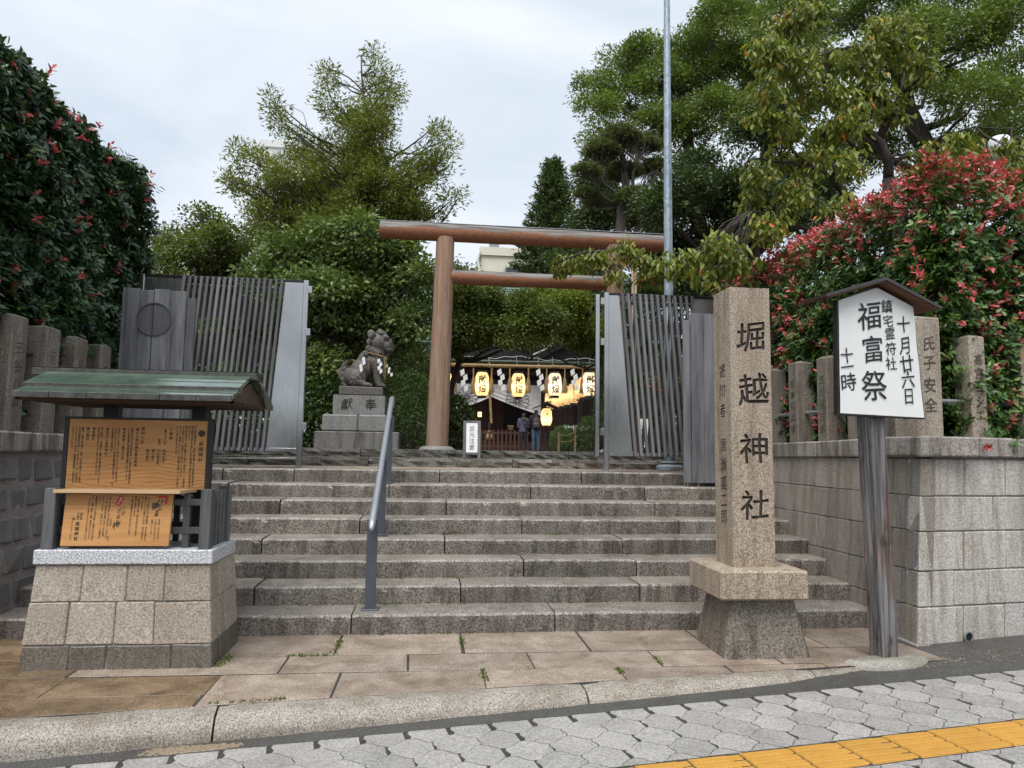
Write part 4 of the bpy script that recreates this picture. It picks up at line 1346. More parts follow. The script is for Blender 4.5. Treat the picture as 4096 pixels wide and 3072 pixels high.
for s, x, y1 in (('◆太上神仙鎮宅霊符尊神', 942, 737), ('◆熊野第一皇子之宮', 795, 657), ('◆茶臼山稲荷神社', 608, 612), ('◆黒龍社', 458, 446), ('◆白龍社', 395, 446)):
    col1(s, x, 290, y1, 37)
for s, x in (('陰陽道における天地創造の中心に位置する宇宙根源の神', 885), ('とされ鎮宅霊符は陰陽道最高の護符とされています。', 850), ('日本サッカー協会のシンボルマークとしてお馴染みの、', 738), ('八咫烏（ヤタガラス）で有名な熊野権現に参拝する、いわ', 703),
             ('ゆる熊野詣の出発地です。', 668), ('徳川家康が、大阪夏の陣の際に危機を救われたことから', 548), ('家康の信仰が厚かったとの言い伝えがあります。', 513), ('黒龍、白龍の名の通り、黒蛇、白蛇の神様です。古来よ', 338),
             ('り蛇は神聖な生き物としてあがめられ、多くの伝説が今', 302), ('でも伝えられていますが、事業発展加護のご利益がある', 267), ('と伝えられています。', 230)):
    col1(s, x, 292, 0, 27, 25.4)
mb = T.mesh()
chrysanthemum(mb, (BX0 + U1(1668), 5.498, BZ0 + Z1(345)), (1, 0, 0), (0, 0, 1), (0, -1, 0), 0.0265, 0.002, lift=0.0005, filled=True)
mb.build('lettering', MT['ink'], b1)
mb = MB(); mb.prism([(-2.585, 5.28, 1.19), (-1.745, 5.28, 1.19), (-1.70, 5.497, 1.19), (-2.56, 5.497, 1.19)], (0, 0, 0.022)); mb.build('shelf', MT['shelf'], nb)
CX0, CX1, CZ0, CZ1 = -2.535, -1.815, 0.822, 1.182
lean = 0.04
def lb(V):
    V = V.copy(); V[:, 1] += -lean * (1 - (V[:, 2] - CZ0) / (CZ1 - CZ0))
    return V
mb = MB(); mb.cbox((CX0, 5.36, CZ0), (CX1, 5.382, CZ1), 0.003); b2 = mb.build('board', MT['board'], nb, fn=lb); b2['label'] = 'small lower cedar board with red corner mark'
U2 = lambda x: (x - 283) / 1135.0 * (CX1 - CX0)
Z2 = lambda y: (1 - (y - 1035) / 548.0) * (CZ1 - CZ0)
T = Text((CX0, 5.3575, CZ0), (1, 0, 0), (0, 0, 1), 0.009)
k2 = (CX1 - CX0) / 1135.0
def col2(s, x, y0, y1, size=None, pitch=None):
    if pitch:
        y1 = y0 + pitch * len(s)
    T.column(s, U2(x), Z2(y0), Z2(y1), size and size * k2, 0.08)
for c_, x, y, s in (('ひ', 1287, 1120, 78), ('と', 1292, 1182, 62), ('夢', 1236, 1165, 84), ('祈', 1262, 1215, 38), ('願', 1258, 1252, 38), ('こ', 905, 1190, 48), ('け', 905, 1240, 48), ('ざ', 858, 1215, 56), ('る', 856, 1275, 50), ('の', 852, 1318, 28), ('梅', 850, 1362, 84)):
    T.put(c_, U2(x), Z2(y), s * k2, 0.14)
for s, x in (('初穂料　五千円より志', 1296), ('ご予約いただきますよう', 1258), ('お願いいたします', 1220)):
    col2(s, x, 1300, 0, 22, 20.6)
for s, x in (('一生に一度だけのひと夢祈願は　あなたの願いを', 1162), ('短冊に一つだけお書きいただき　お守り袋の中に', 1128), ('封入いたします', 1093), ('ご祈祷を受けた後　授与されたお守りは日々', 1057), ('肌身にお付けください', 1022), ('その願いは成就されると伝えられています', 988),
             ('古来より申年の梅には「神が宿る」と伝えられ', 752), ('食すると「申年の梅は薬になる」とまた所持', 716), ('すると「こけない（転倒しない）」と珍重され', 681), ('ました', 647), ('堀越神社の「こけざるの梅」は転倒しないお守り', 609), ('また　学業　受験　仕事　商売などにおいても', 573), ('「こけない」お守りとしてどうぞお持ちください', 537)):
    col2(s, x, 1062, 0, 23, 21.0)
col2('初穂料', 784, 1300, 1372, 23); col2('千円', 774, 1478, 1526, 23)
col2('御祈祷', 470, 1235, 1312, 25); col2('守護所', 436, 1235, 1312, 25); col2('堀越神社', 440, 1325, 1528, 46)
T.put('☎', U2(388), Z2(1296), 30 * k2); col2('〇六（六七七一）九〇七二', 384, 1315, 1526, 19)
its = T.items
for nm, lo_, hi_ in (('wish_lettering', 930, 2000), ('plum_lettering', 505, 930), ('contact_lettering', 0, 505)):
    T.items = [i for i in its if U2(lo_) < i[1] <= U2(hi_)]
    T.mesh().build(nm, MT['ink'], b2, fn=lb)
mb = MB()
q = lambda x, y: (CX0 + U2(x), 5.3565, CZ0 + Z2(y))
mb.add([q(1258, 1052), q(1362, 1052), q(1362, 1075), q(1258, 1075)], [(0, 1, 2, 3)]); mb.add([q(1338, 1075), q(1362, 1075), q(1358, 1140), q(1334, 1140)], [(0, 1, 2, 3)])
mb.build('corner_mark', MT['red_ink'], b2, fn=lb)
mb = MB(); mb.add([q(850, 1055), q(900, 1070), q(862, 1165), q(812, 1150)], [(0, 1, 2, 3)]); mb.build('red_tag', MT['red_ink'], b2, fn=lb)
T = Text((CX0, 5.3560, CZ0), (1, 0, 0), (0, 0, 1), 0.01)
for c_, x, y in (('お', 868, 1082), ('守', 858, 1110), ('り', 846, 1138)):
    T.put(c_, U2(x), Z2(y), 26 * k2, 0.2)
T.mesh().build('tag_lettering', MT['paper'], b2, fn=lb)
# roof: ridge along X, two-tier copper front slope, plain rear slope
rx0, rx1 = -2.85, -1.385
yr, zr = 5.66, 2.075
def slope(mb, x0, x1, yA, zA, yB, zB, th, mat=0):
    poly = [(x0, yA, zA), (x0, yB, zB), (x0, yB, zB - th), (x0, yA, zA - th)]
    mb.prism(poly, (x1 - x0, 0, 0), mat)
roof = MB(); slope(roof, rx0 + 0.0, rx1 + 0.0, 5.62, 2.066, 5.31, 1.955, 0.03)
rf = roof.build('roof', MT['copper'], nb)
mb = MB(); slope(mb, rx0 + 0.03, rx1 + 0.0, 5.40, 1.962, 5.13, 1.880, 0.03); mb.build('lower_tier', MT['copper'], rf)
mb = MB(); slope(mb, rx0, rx1 + 0.05, 5.70, 2.055, 6.20, 1.87, 0.035); mb.build('rear_slope', MT['copper'], rf)
mb = MB(); mb.cbox((rx0 - 0.11, 5.61, 2.035), (rx1 + 0.05, 5.715, 2.095), 0.006, 1); mb.add([(rx0 - 0.11, 5.61, 2.0962), (rx1 + 0.05, 5.61, 2.0962), (rx1 + 0.05, 5.715, 2.0962), (rx0 - 0.11, 5.715, 2.0962)], [(0, 1, 2, 3)], 0)
mb.build('ridge_cap', [MT['copper'], MT['copper_edge']], rf)
for i, (y0, z0) in enumerate(((5.525, 2.0315), (5.425, 1.9955))):
    mb = MB(); slope(mb, rx0, rx1, y0, z0 + 0.004, y0 - 0.004, z0 + 0.0025, 0.004); mb.build('seam', MT['copper_edge'], rf)
for i, (y0, z0) in enumerate(((5.27, 1.9225), (5.20, 1.9015))):
    mb = MB(); slope(mb, rx0 + 0.03, rx1, y0, z0 + 0.004, y0 - 0.004, z0 + 0.0025, 0.004); mb.build('seam', MT['copper_edge'], rf)
mb = MB(); n_ = 6
for i in range(n_):
    a = rx0 + 0.03 + (rx1 - rx0 - 0.03) * i / n_; b = rx0 + 0.03 + (rx1 - rx0 - 0.03) * (i + 1) / n_
    mb.cbox((a + 0.001, 5.118, 1.838), (b - 0.001, 5.136, 1.881), 0.003)
mb.build('eave_edge', MT['copper_edge'], rf)
mb = MB(); mb.cbox((rx0, 5.298, 1.925), (rx1, 5.315, 1.955), 0.003); mb.build('tier_edge', MT['copper_edge'], rf)
mb = MB(); mb.box((rx0, 5.14, 1.846), (rx1, 6.16, 1.853))
for y in np.linspace(5.2, 6.1, 8):
    mb.box((rx0 + 0.01, y, 1.825), (rx1 - 0.01, y + 0.03, 1.845))
mb.build('soffit', MT['under_wood'], rf)
for x in (rx0 + 0.02, rx1 - 0.04):
    mb = MB(); mb.prism([(x, 5.20, 1.86), (x, 5.66, 2.02), (x, 6.14, 1.86), (x, 6.14, 1.83), (x, 5.2, 1.83)], (0.03, 0, 0)); mb.build('gable_board', MT['under_wood'], rf)

# ------------------------------------------------------------------ white festival notice on a post
sgn = thing('festival_notice', 'white roofed festival notice with black brush writing on a weathered leaning post', 'sign', (3.43, 5.14, 0.0))
ca, sa = math.cos(math.radians(9)), math.sin(math.radians(9))
SX = np.array([ca, sa, 0]); SN = np.array([sa, -ca, 0])
pc = np.array([3.44, 5.10, 0.0])
def sg(V):                                # local: x along board, y out of it (towards viewer = -), z up
    V = np.asarray(V, float)
    leanx = -0.030 * (V[:, 2] - 1.0)
    return pc + (V[:, :1] + 0 * V[:, :1]) * SX - V[:, 1:2] * SN + np.stack([leanx * 0, leanx * 0, V[:, 2]], 1) + np.outer(leanx, SX)
mb = MB(); mb.cbox((-0.072, 0.02, -0.01), (0.072, 0.165, 2.72), 0.008, 0, 0.002); mb.build('post', MT['post_wood'], sgn, fn=sg)
# board trapezoid with gable
zb, zs_, za = 1.825, 2.705, 2.850
wb, wt = 0.402, 0.357
poly = [(-wb, 0.0, zb + 0.006), (wb, 0.0, zb - 0.006), (wt, 0.0, zs_), (0.02, 0.0, za), (-wt, 0.0, zs_)]
mb = MB(); mb.prism([np.array(q) + np.array([0, -0.03, 0]) for q in poly], (0, 0.045, 0)); mb.build('backing', MT['black_wood'], sgn, fn=sg)
pp = [(-wb + 0.018, -0.0315, zb + 0.022), (wb - 0.01, -0.0315, zb + 0.006), (wt - 0.005, -0.0315, zs_ - 0.005), (0.02, -0.0315, za - 0.012), (-wt + 0.012, -0.0315, zs_ - 0.005)]
# paper glued on: slightly wavy sheet
G = np.zeros((24, 18, 3))
for i, t in enumerate(np.linspace(0, 1, 24)):
    for j, s in enumerate(np.linspace(0, 1, 18)):
        zl = zb + 0.022 + (zs_ - zb - 0.03) * t + 0.0; 
        xl = -wb + 0.018 + (wb - wt - 0.004) * t; xr = wb - 0.01 - (wb - wt - 0.004) * t
        x = xl + (xr - xl) * s
        zz = zb + 0.020 - 0.014 * s + ((zs_ if True else 0) + (za - zs_ - 0.012) * (1 - abs((x - 0.02) / wt)) - zb - 0.02) * t
        G[i, j] = (x, -0.0325 - 0.0022 * math.sin(7 * s + 5 * t) * math.sin(9 * t + 3 * s) - 0.001 * math.sin(31 * s + 17 * t) - 0.0015, zz)
mb = MB(); mb.grid(G, 0)
pap = mb.build('paper', MT['paper'], sgn, smooth=True, fn=sg)
T = Text((0, -0.0395, 0), (1, 0, 0), (0, 0, 1), 0.005)
def sgp(c, x, y, s, sx=1.0, sl=0.13):
    y2 = y - 0.05 * (x - 563)
    T.put(c, (x - 560) / 650.0, zb + (838 - y2) / 690.0, s / 650.0, sl, sx)
for a in (('福', 515, 297, 150), ('富', 522, 478, 138), ('祭', 520, 672, 160)):
    sgp(*a)
T.off = 0.005
for a in (('鎮', 622, 245, 72), ('宅', 625, 325, 66), ('霊', 632, 392, 66), ('符', 632, 475, 70), ('社', 628, 555, 70), ('十', 720, 340, 88), ('月', 722, 455, 98, 0.8), ('廿', 725, 555, 92), ('六', 727, 640, 90), ('日', 725, 728, 92, 0.8), ('十', 365, 510, 80), ('一', 365, 572, 80), ('時', 365, 652, 96)):
    sgp(*a)
T.mesh().build('lettering', MT['ink'], pap, fn=sg)
for s, nm in ((-1, 0), (1, 1)):
    e = np.array([s * 0.535, zs_ + 0.005 - 0.012 * s]); a = np.array([0.02, za + 0.045])
    d = (e - a); d /= np.linalg.norm(d); nn = np.array([-d[1], d[0]]); nn = nn if nn[1] > 0 else -nn
    t = 0.022
    P = [(a[0], -0.13, a[1]), (e[0], -0.13, e[1]), (e[0] - nn[0] * t, -0.13, e[1] - nn[1] * t), (a[0], -0.13, a[1] - t * 1.2)]
    mb = MB(); mb.prism(P, (0, 0.30, 0)); mb.build('roof', MT['sign_roof'], sgn, fn=sg)
    P2 = [np.array(q) - np.array([nn[0] * (t + 0.001), 0, nn[1] * (t + 0.001)]) for q in ((a[0], -0.12, a[1]), (e[0] - d[0] * 0.02, -0.12, e[1] - d[1] * 0.02))]
    P3 = P2 + [P2[1] - np.array([nn[0] * 0.012, 0, nn[1] * 0.012]), P2[0] - np.array([0, 0, 0.012])]
    mb = MB(); mb.prism(P3, (0, 0.28, 0)); mb.build('roof_lining', MT['sign_roof_under'], sgn, fn=sg)

# ------------------------------------------------------------------ handrail
hr = thing('handrail', 'grey painted steel handrail on three flat posts in the middle of the steps', 'handrail', (-0.48, 7.5, 0.16))
ry = lambda y: 0.905 + 0.418 * (y - 6.22)
path = [(-0.478, 6.13, 0.85)] + [(-0.478 - 0.012 * (y - 6.2), y, ry(y)) for y in np.linspace(6.2, 9.25, 12)] + [(-0.515, 9.36, ry(9.30) - 0.005), (-0.515, 9.41, ry(9.30) - 0.05), (-0.515, 9.42, ry(9.3) - 0.12)]
mb = MB(); mb.tube(path, [0.02] + [0.031] * (len(path) - 2) + [0.026], 14); mb.build('rail', MT['rail_top'], hr, smooth=True)
for y, z in ((6.30, 0.16), (7.53, 0.64), (8.74, 1.12)):
    x = -0.478 - 0.012 * (y - 6.2)
    mb = MB(); mb.cbox((x - 0.045, y - 0.010, z + 0.01), (x + 0.045, y + 0.010, ry(y) - 0.015), 0.003); p = mb.build('post', MT['rail'], hr)
    mb = MB(); mb.cbox((x - 0.075, y - 0.045, z), (x + 0.075, y + 0.045, z + 0.012), 0.003); mb.build('base_plate', MT['rail'], p)

# ------------------------------------------------------------------ steel and timber gates
def gate(label, xh, xs_top0, xs_top1, shift, nslat, x_far, mirror):
    """xh: free edge with the tall post; slats from xs_top0 to xs_top1 (top), moved by shift at the bottom; steel sheet on both ends"""
    t = thing('slatted_gate', label, 'gate', ((xh + x_far) / 2, 9.2, 1.28))
    y, zt, zb_ = 9.2, 3.655, 1.50
    s = 1 if xh > x_far else -1
    mb = MB(); mb.cbox((min(xh, xh - s * 0.065), y - 0.03, 1.275), (max(xh, xh - s * 0.065), y + 0.03, zt + 0.01), 0.004); mb.build('end_post', MT['steel'], t)
    mb = MB(); mb.cbox((min(x_far, x_far + s * 0.05), y - 0.03, 1.275), (max(x_far, x_far + s * 0.05), y + 0.03, zt + 0.01), 0.004); mb.build('end_post', MT['steel'], t)
    for z, h in ((zt - 0.02, 0.03), (zb_ - 0.02, 0.04), (1.38, 0.02)):
        a, b = sorted((xh - s * 0.066, x_far + s * 0.051))
        mb = MB(); mb.cbox((a, y - 0.022, z), (b, y + 0.022, z + h), 0.003); mb.build('rail', MT['black'] if z > 3 else MT['steel'], t)
    a, b = sorted((xh - s * 0.066, x_far + s * 0.051))
    mb = MB(); mb.cbox((a, y + 0.023, zt - 0.14), (b, y + 0.035, zt - 0.09), 0.003); mb.build('rail', MT['steel'], t)
    # steel sheets filling the slanting ends
    e0, e1 = xs_top1, xs_top1 + shift
    P = [(e0 + s * 0.03, y - 0.012, zt - 0.022), (e1 + s * 0.03, y - 0.012, zb_ + 0.022), (xh - s * 0.067, y - 0.012, zb_ + 0.022), (xh - s * 0.067, y - 0.012, zt - 0.022)]
    mb = MB(); mb.prism(P, (0, 0.02, 0)); mb.build('steel_sheet', MT['steel'], t)
    P = [(xs_top0 - s * 0.03, y - 0.012, zt - 0.022), (xs_top0 + shift - s * 0.03, y - 0.012, zb_ + 0.022), (x_far + s * 0.052, y - 0.012, zb_ + 0.022), (x_far + s * 0.052, y - 0.012, zt - 0.022)]
    mb = MB(); mb.prism(P, (0, 0.02, 0)); mb.build('steel_sheet', MT['steel'], t)
    # two layers of slats leaning opposite ways
    xs = np.linspace(xs_top0, xs_top1, nslat)
    for x in xs:
        mb = MB(); mb.bar((x, y - 0.045, zt - 0.005), (x + shift, y - 0.045, zb_ - 0.02), 0.036, 0.044, up=(0, 1, 0)); mb.build('slat', MT['slat'], t)
    for x in xs[:-1] + (xs[1] - xs[0]) * 0.5:
        mb = MB(); mb.bar((x + shift * 1.05, y + 0.07, zt - 0.01), (x + shift * 0.1, y + 0.07, zb_ - 0.02), 0.034, 0.04, up=(0, 1, 0)); mb.build('slat', MT['plank_dark'], t)
    for z in (3.5, 2.95, 1.75):
        mb = MB(); mb.cbox((xh - 0.012 if s > 0 else xh + 0.001 - 0.05, y - 0.034, z), (xh + 0.045 if s > 0 else xh + 0.012, y + 0.0, z + 0.09), 0.003); mb.build('hinge', MT['steel'], t)
    mb = MB(); mb.cbox((xh + s * 0.001 if s > 0 else xh - 0.11, y + 0.005, 1.47), (xh + 0.05 if s > 0 else xh - 0.052, y + 0.06, zt - 0.01), 0.004)
    if mirror:
        mb.build('folding_leaf', MT['steel'], t)
    return t
gate('left slatted timber gate with polished steel end panel behind the notice board', -1.605, -3.12, -1.93, -0.145, 18, -3.66, False)
gate('right slatted timber gate with steel panel and hinges beside the name pillar', 2.262, 3.47, 2.50, 0.185, 13, 4.02, True)

# grey plank screens standing before the gates
def plank_screen(label, xs, zt, zb_, y):
    t = thing('plank_screen', label, 'screen', ((xs[0] + xs[-1]) / 2, y, zb_))
    for i, (a, b) in enumerate(zip(xs[:-1], xs[1:])):
        dz, dy = ((0.0, 0.0) if i < len(xs) - 2 else (-0.085, 0.03))
        mb = MB(); mb.cbox((a + 0.001, y + dy, zb_), (b - 0.001, y + dy + 0.04, zt + dz + random.uniform(-0.012, 0.012)), 0.004); mb.build('plank', MT['plank'], t)
    return t
ls = plank_screen('left grey plank screen with a round disc above the copper roof', [-3.61, -3.42, -3.26, -3.08, -2.90, -2.80], 3.345, 1.15, 8.60)
mb = MB(); a = np.linspace(0, 2 * math.pi, 48, endpoint=False)
ringp = lambda r, y: np.stack([-3.245 + r * np.cos(a), np.full(48, y), 2.995 + r * np.sin(a)], 1)
R4 = np.stack([ringp(0.198, 8.601), ringp(0.198, 8.588), ringp(0.185, 8.588), ringp(0.185, 8.5985)]); R4 = np.concatenate([R4, R4[:, :1]], 1)
mb.grid(R4, 0); mb.add(ringp(0.185, 8.5985), [tuple(range(48))])
mb.build('disc', MT['plank_dark'], ls)
mb = MB(); mb.cbox((-3.262, 8.594, 2.80 - 0.6), (-3.256, 8.599, 3.32), 0.001); mb.build('joint_strip', MT['black_wood'], ls)
rs = plank_screen('right grey plank screen between the right gate and the name pillar', [3.42, 3.25, 3.15], 3.30, 1.17, 8.60)
for o in [c for c in rs.children]:
    bpy.data.objects.remove(o)
for a, b, zt, dy in ((3.145, 3.238, 3.215, 0.0), (3.238, 3.40, 3.30, -0.03), (3.40, 3.58, 3.30, -0.03), (3.58, 3.76, 3.29, -0.03)):
    mb = MB(); mb.cbox((a + 0.001, 8.60 + dy, 1.165), (b - 0.001, 8.64 + dy, zt), 0.004); mb.build('plank', MT['plank'], rs)
for x in (3.19, 3.33, 3.6):
    mb = MB(); mb.tube([(x, 8.61, 1.12), (x, 8.61, 1.17)], 0.012, 10); mb.lathe([(0.025, 0), (0.025, 0.01)], 12, (x, 8.61, 1.12)); mb.build('foot', MT['steel'], rs)

# ------------------------------------------------------------------ torii
tor = thing('torii', 'plain log torii gate of reddish weathered wood at the top of the steps', 'torii', (1.55, 11.55, 1.53))
TY = 11.55
def logtube(mb, p0, p1, r0, r1, n=28, k=14, wob=0.004):
    t = np.linspace(0, 1, k)[:, None]
    P = np.array(p0) * (1 - t) + np.array(p1) * t
    R = r0 + (r1 - r0) * t[:, 0] + RNG.normal(0, wob, k) * 0.5
    return mb.tube(P, R, n)
mb = MB(); logtube(mb, (0.100, TY, 1.57), (0.155, TY, 5.02), 0.180, 0.150); mb.build('pillar', MT['torii'], tor, smooth=False)
mb = MB(); logtube(mb, (3.055, TY, 1.57), (3.000, TY, 5.02), 0.180, 0.150); mb.build('pillar', MT['torii'], tor)
mb = MB(); logtube(mb, (-0.915, TY, 5.118), (3.86, TY, 5.105), 0.146, 0.146, 28, 30); mb.build('top_beam', MT['log'], tor)
mb = MB(); logtube(mb, (0.17, TY, 4.372), (2.98, TY, 4.372), 0.118, 0.118, 24, 20); mb.build('tie_beam', MT['log'], tor)
mb = MB()
P_ = [(-0.95, TY - 0.05, 5.262), (-0.95, TY + 0.05, 5.262), (-0.95, TY, 5.285)]
mb.prism(P_, (4.85, 0, 0)); mb.build('cap_sheet', MT['metal_grey'], tor)
for x in (0.098, 3.057):
    mb = MB(); mb.lathe([(0.30, -0.05), (0.295, 0.0), (0.27, 0.035), (0.22, 0.058), (0.17, 0.062)], 32, (x, TY, 1.525)); mb.build('base_stone', MT['ped'], tor, smooth=True)
for o in tor.children:
    autosmooth(o, 50)

# ------------------------------------------------------------------ street light pole, notices
lp = thing('light_pole', 'tall slim galvanised steel pole rising behind the right gate', 'pole', (3.57, 10.4, 1.28))
mb = MB(); mb.tube([(3.572, 10.4, 1.28 + t) for t in (0, 2, 4, 6, 8, 10)], [0.088, 0.072, 0.064, 0.054, 0.046, 0.04], 20); mb.build('shaft', MT['galv'], lp, smooth=True)
mb = MB(); mb.lathe([(0.20, 0), (0.20, 0.05), (0.17, 0.07), (0.14, 0.075), (0.13, 0.12), (0.10, 0.13)], 24, (3.572, 10.4, 1.28)); mb.build('base_flange', MT['galv'], lp)

def a_board(label, x0, x1, z0, z1, y, text, mat_frame, face, ink, sz):
    t = thing('standing_sign', label, 'sign', ((x0 + x1) / 2, y + 0.1, z0))
    tilt = 0.14
    def fn(V):
        V = V.copy(); V[:, 1] += (V[:, 2] - z0) * tilt
        return V
    w = (x1 - x0)
    for a, b in ((x0, x0 + 0.045), (x1 - 0.045, x1)):
        mb = MB(); mb.cbox((a, y, z0), (b, y + 0.02, z1), 0.003); mb.build('frame', mat_frame, t, fn=fn)
    for a, b in ((z0 + 0.055, z0 + 0.09), (z1 - 0.032, z1)):
        mb = MB(); mb.cbox((x0 + 0.0455, y + 0.001, a), (x1 - 0.0455, y + 0.019, b), 0.003); mb.build('frame', mat_frame, t, fn=fn)
    mb = MB(); mb.cbox((x0 + 0.0455, y + 0.006, z0 + 0.0905), (x1 - 0.0455, y + 0.016, z1 - 0.0325), 0.001); pn = mb.build('panel', face, t, fn=fn)
    T = Text((0, y + 0.0045, 0), (1, 0, 0), (0, 0, 1), 0.006)
    n = len(text); a, b = z1 - 0.075, z0 + 0.12
    T.column(text, (x0 + x1) / 2, a, b, sz, 0.1); T.mesh().build('lettering', ink, pn, fn=fn)
    def fn2(V):
        V = V.copy(); V[:, 1] += 0.02 + (z1 - V[:, 2]) * 0.42 + (z1 - z0) * tilt
        return V
    for a in (x0 + 0.01, x1 - 0.04):
        mb = MB(); mb.cbox((a, y, z0), (a + 0.03, y + 0.018, z1 - 0.05), 0.003); mb.build('rear_leg', mat_frame, t, fn=fn2)
    return t
a_board('small standing sign in a grey wooden frame with four black characters on the upper steps', 0.482, 0.746, 1.405, 1.975, 10.70, '足元注意', MT['fence_wood'], MT['paper'], MT['faded_ink'], 0.088)
a_board('white notice leaning behind the slats of the right gate', 3.32, 3.58, 1.53, 2.12, 11.25, 'ご自由に', MT['red_wood'], MT['paper'], MT['ink'], 0.1)
bp = thing('bamboo_prop', 'dry bamboo prop with rope ties standing behind the right gate', 'bamboo pole', (3.64, 12.5, 1.5))
mb = MB()
for dx in (-0.025, 0.03):
    mb.tube([(3.64 + dx, 12.5, 1.5), (3.64 + dx, 12.5, 5.15)], 0.026, 10)
mb.build('canes', MT['bamboo_dry'], bp, smooth=True)
for z in (4.3, 4.95):
    mb = MB(); mb.lathe([(0.06, 0), (0.062, 0.03), (0.06, 0.06)], 14, (3.643, 12.5, z)); mb.build('tie', MT['rope'], bp)

# ------------------------------------------------------------------ stone guardian lion-dog on its pedestal
ped = thing('statue_pedestal', 'stepped granite pedestal with two carved characters under the guardian statue', 'pedestal', (-1.15, 11.7, 1.53))
mb = MB(); mb.cbox((-1.81, 11.35, 1.50), (-0.50, 12.35, 1.795), 0.012, 0, 0.002); mb.build('bottom_block', MT['ped_dark'], ped)
for a, b in ((-1.705, -1.152), (-1.148, -0.60)):
    mb = MB(); mb.cbox((a, 11.40, 1.796), (b, 12.30, 2.062), 0.02, 0, 0.002); mb.build('middle_block', MT['ped'], ped)
mb = MB()
x0, x1, z0, z1, y0 = -1.553, -0.745, 2.063, 2.374, 11.46
mb.add([(x0, y0, z0), (x1, y0, z0), (x1, 12.24, z0), (x0, 12.24, z0), (x0, y0, z1), (x1, y0, z1), (x1, 12.24, z1), (x0, 12.24, z1)], [(4, 5, 6, 7), (1, 2, 6, 5), (2, 3, 7, 6), (3, 0, 4, 7)])
engraved(mb, [(0, 0), (x1 - x0, 0), (x1 - x0, z1 - z0), (0, z1 - z0)], [('獻', 0.215, 0.165, 0.19), ('奉', 0.585, 0.165, 0.19)], (x0, y0, z0), (1, 0, 0), (0, 0, 1), (0, -1, 0), 0.012, (0, 1), 0.08, -0.01)
mb.build('name_block', [MT['ped'], MT['carved']], ped)
kom = thing('guardian_statue', 'seated dark stone lion-dog statue facing the path, straw rope at its neck', 'statue', (-1.12, 11.75, 2.374))
mb = MB(); mb.cbox((-1.478, 11.52, 2.376), (-0.785, 12.15, 2.515), 0.012, 0, 0.004); mb.build('plinth', MT['lion'], kom)
mb = MB()
KY = 11.80
def E_(x, y, z, rx, ry_, rz, rot=None):
    if z > 3.1:                            # the head is big for the body
        x, y, z, rx, ry_, rz = -0.93 + (x + 0.93) * 1.14, y * 1.14, 3.06 + (z - 3.06) * 1.12, rx * 1.16, ry_ * 1.16, rz * 1.14
    mb.ell((x, KY + y, z), (rx, ry_, rz), (rot, 'Y') if rot is not None else None)
def limb(P, R):
    mb.tube([(x, KY + y, z) for x, y, z in P], R, 10)
    for q, r in ((P[0], R[0]), (P[-1], R[-1])):
        mb.ell((q[0], KY + q[1], q[2]), (r, r, r), nu=6, nv=8)
E_(-1.26, 0, 2.69, 0.19, 0.20, 0.18); E_(-1.15, 0, 2.82, 0.24, 0.19, 0.19, -0.85); E_(-1.04, 0, 2.95, 0.20, 0.18, 0.21); E_(-0.93, 0, 2.92, 0.155, 0.16, 0.21)
E_(-0.95, 0, 3.08, 0.17, 0.17, 0.16); E_(-0.92, 0, 3.24, 0.155, 0.15, 0.155); E_(-0.80, 0, 3.20, 0.10, 0.11, 0.10); E_(-0.765, 0, 3.145, 0.075, 0.095, 0.05); E_(-0.765, 0, 3.245, 0.07, 0.09, 0.045); E_(-0.735, 0, 3.285, 0.035, 0.05, 0.03)
E_(-0.86, 0, 3.38, 0.09, 0.12, 0.055, 0.3); E_(-0.89, 0, 3.425, 0.035, 0.035, 0.04)
for s in (-1, 1):
    E_(-0.80, s * 0.075, 3.325, 0.06, 0.045, 0.04, 0.35); E_(-0.79, s * 0.085, 3.295, 0.03, 0.02, 0.022)
    E_(-1.0, s * 0.13, 3.36, 0.06, 0.035, 0.065, -0.5)
    E_(-1.22, s * 0.15, 2.66, 0.155, 0.085, 0.155); limb([(-1.17, s * 0.17, 2.60), (-1.10, s * 0.18, 2.565)], [0.07, 0.055]); E_(-1.045, s * 0.18, 2.555, 0.085, 0.06, 0.042)
    for q in (-0.03, 0, 0.03):
        E_(-0.985, s * 0.18 + q, 2.545, 0.03, 0.016, 0.028)
    limb([(-0.95, s * 0.11, 2.95), (-0.90, s * 0.12, 2.80), (-0.895, s * 0.12, 2.68), (-0.865, s * 0.12, 2.58)], [0.095, 0.075, 0.062, 0.062])
    E_(-0.835, s * 0.12, 2.555, 0.075, 0.062, 0.042)
    for q in (-0.032, 0, 0.032):
        E_(-0.78, s * 0.12 + q, 2.545, 0.03, 0.017, 0.028)
    for (x, z, r) in ((-1.045, 3.26, 0.05), (-1.05, 3.155, 0.055), (-0.985, 3.125, 0.05), (-1.02, 3.35, 0.042), (-0.925, 3.10, 0.04), (-0.885, 3.075, 0.035), (-1.075, 3.06, 0.05)):
        mb.ell((x, KY + s * 0.15, z), (r, 0.04, r)); mb.tube([(x + 0.62 * r * math.cos(t), KY + s * (0.182), z + 0.62 * r * math.sin(t)) for t in np.linspace(0, 5.2, 12)], 0.013, 6); mb.ell((x, KY + s * 0.185, z), (0.013, 0.013, 0.013), nu=6, nv=8)
    for (x, z, L) in ((-1.16, 2.74, 0.12), (-1.20, 2.70, 0.13), (-1.25, 2.67, 0.13), (-1.29, 2.66, 0.1)):
        mb.tube([(x + 0.03 * math.sin(4 * t), KY + s * 0.235 - s * 0.02 * t, z - L * t) for t in np.linspace(0, 1, 6)], 0.011, 6)
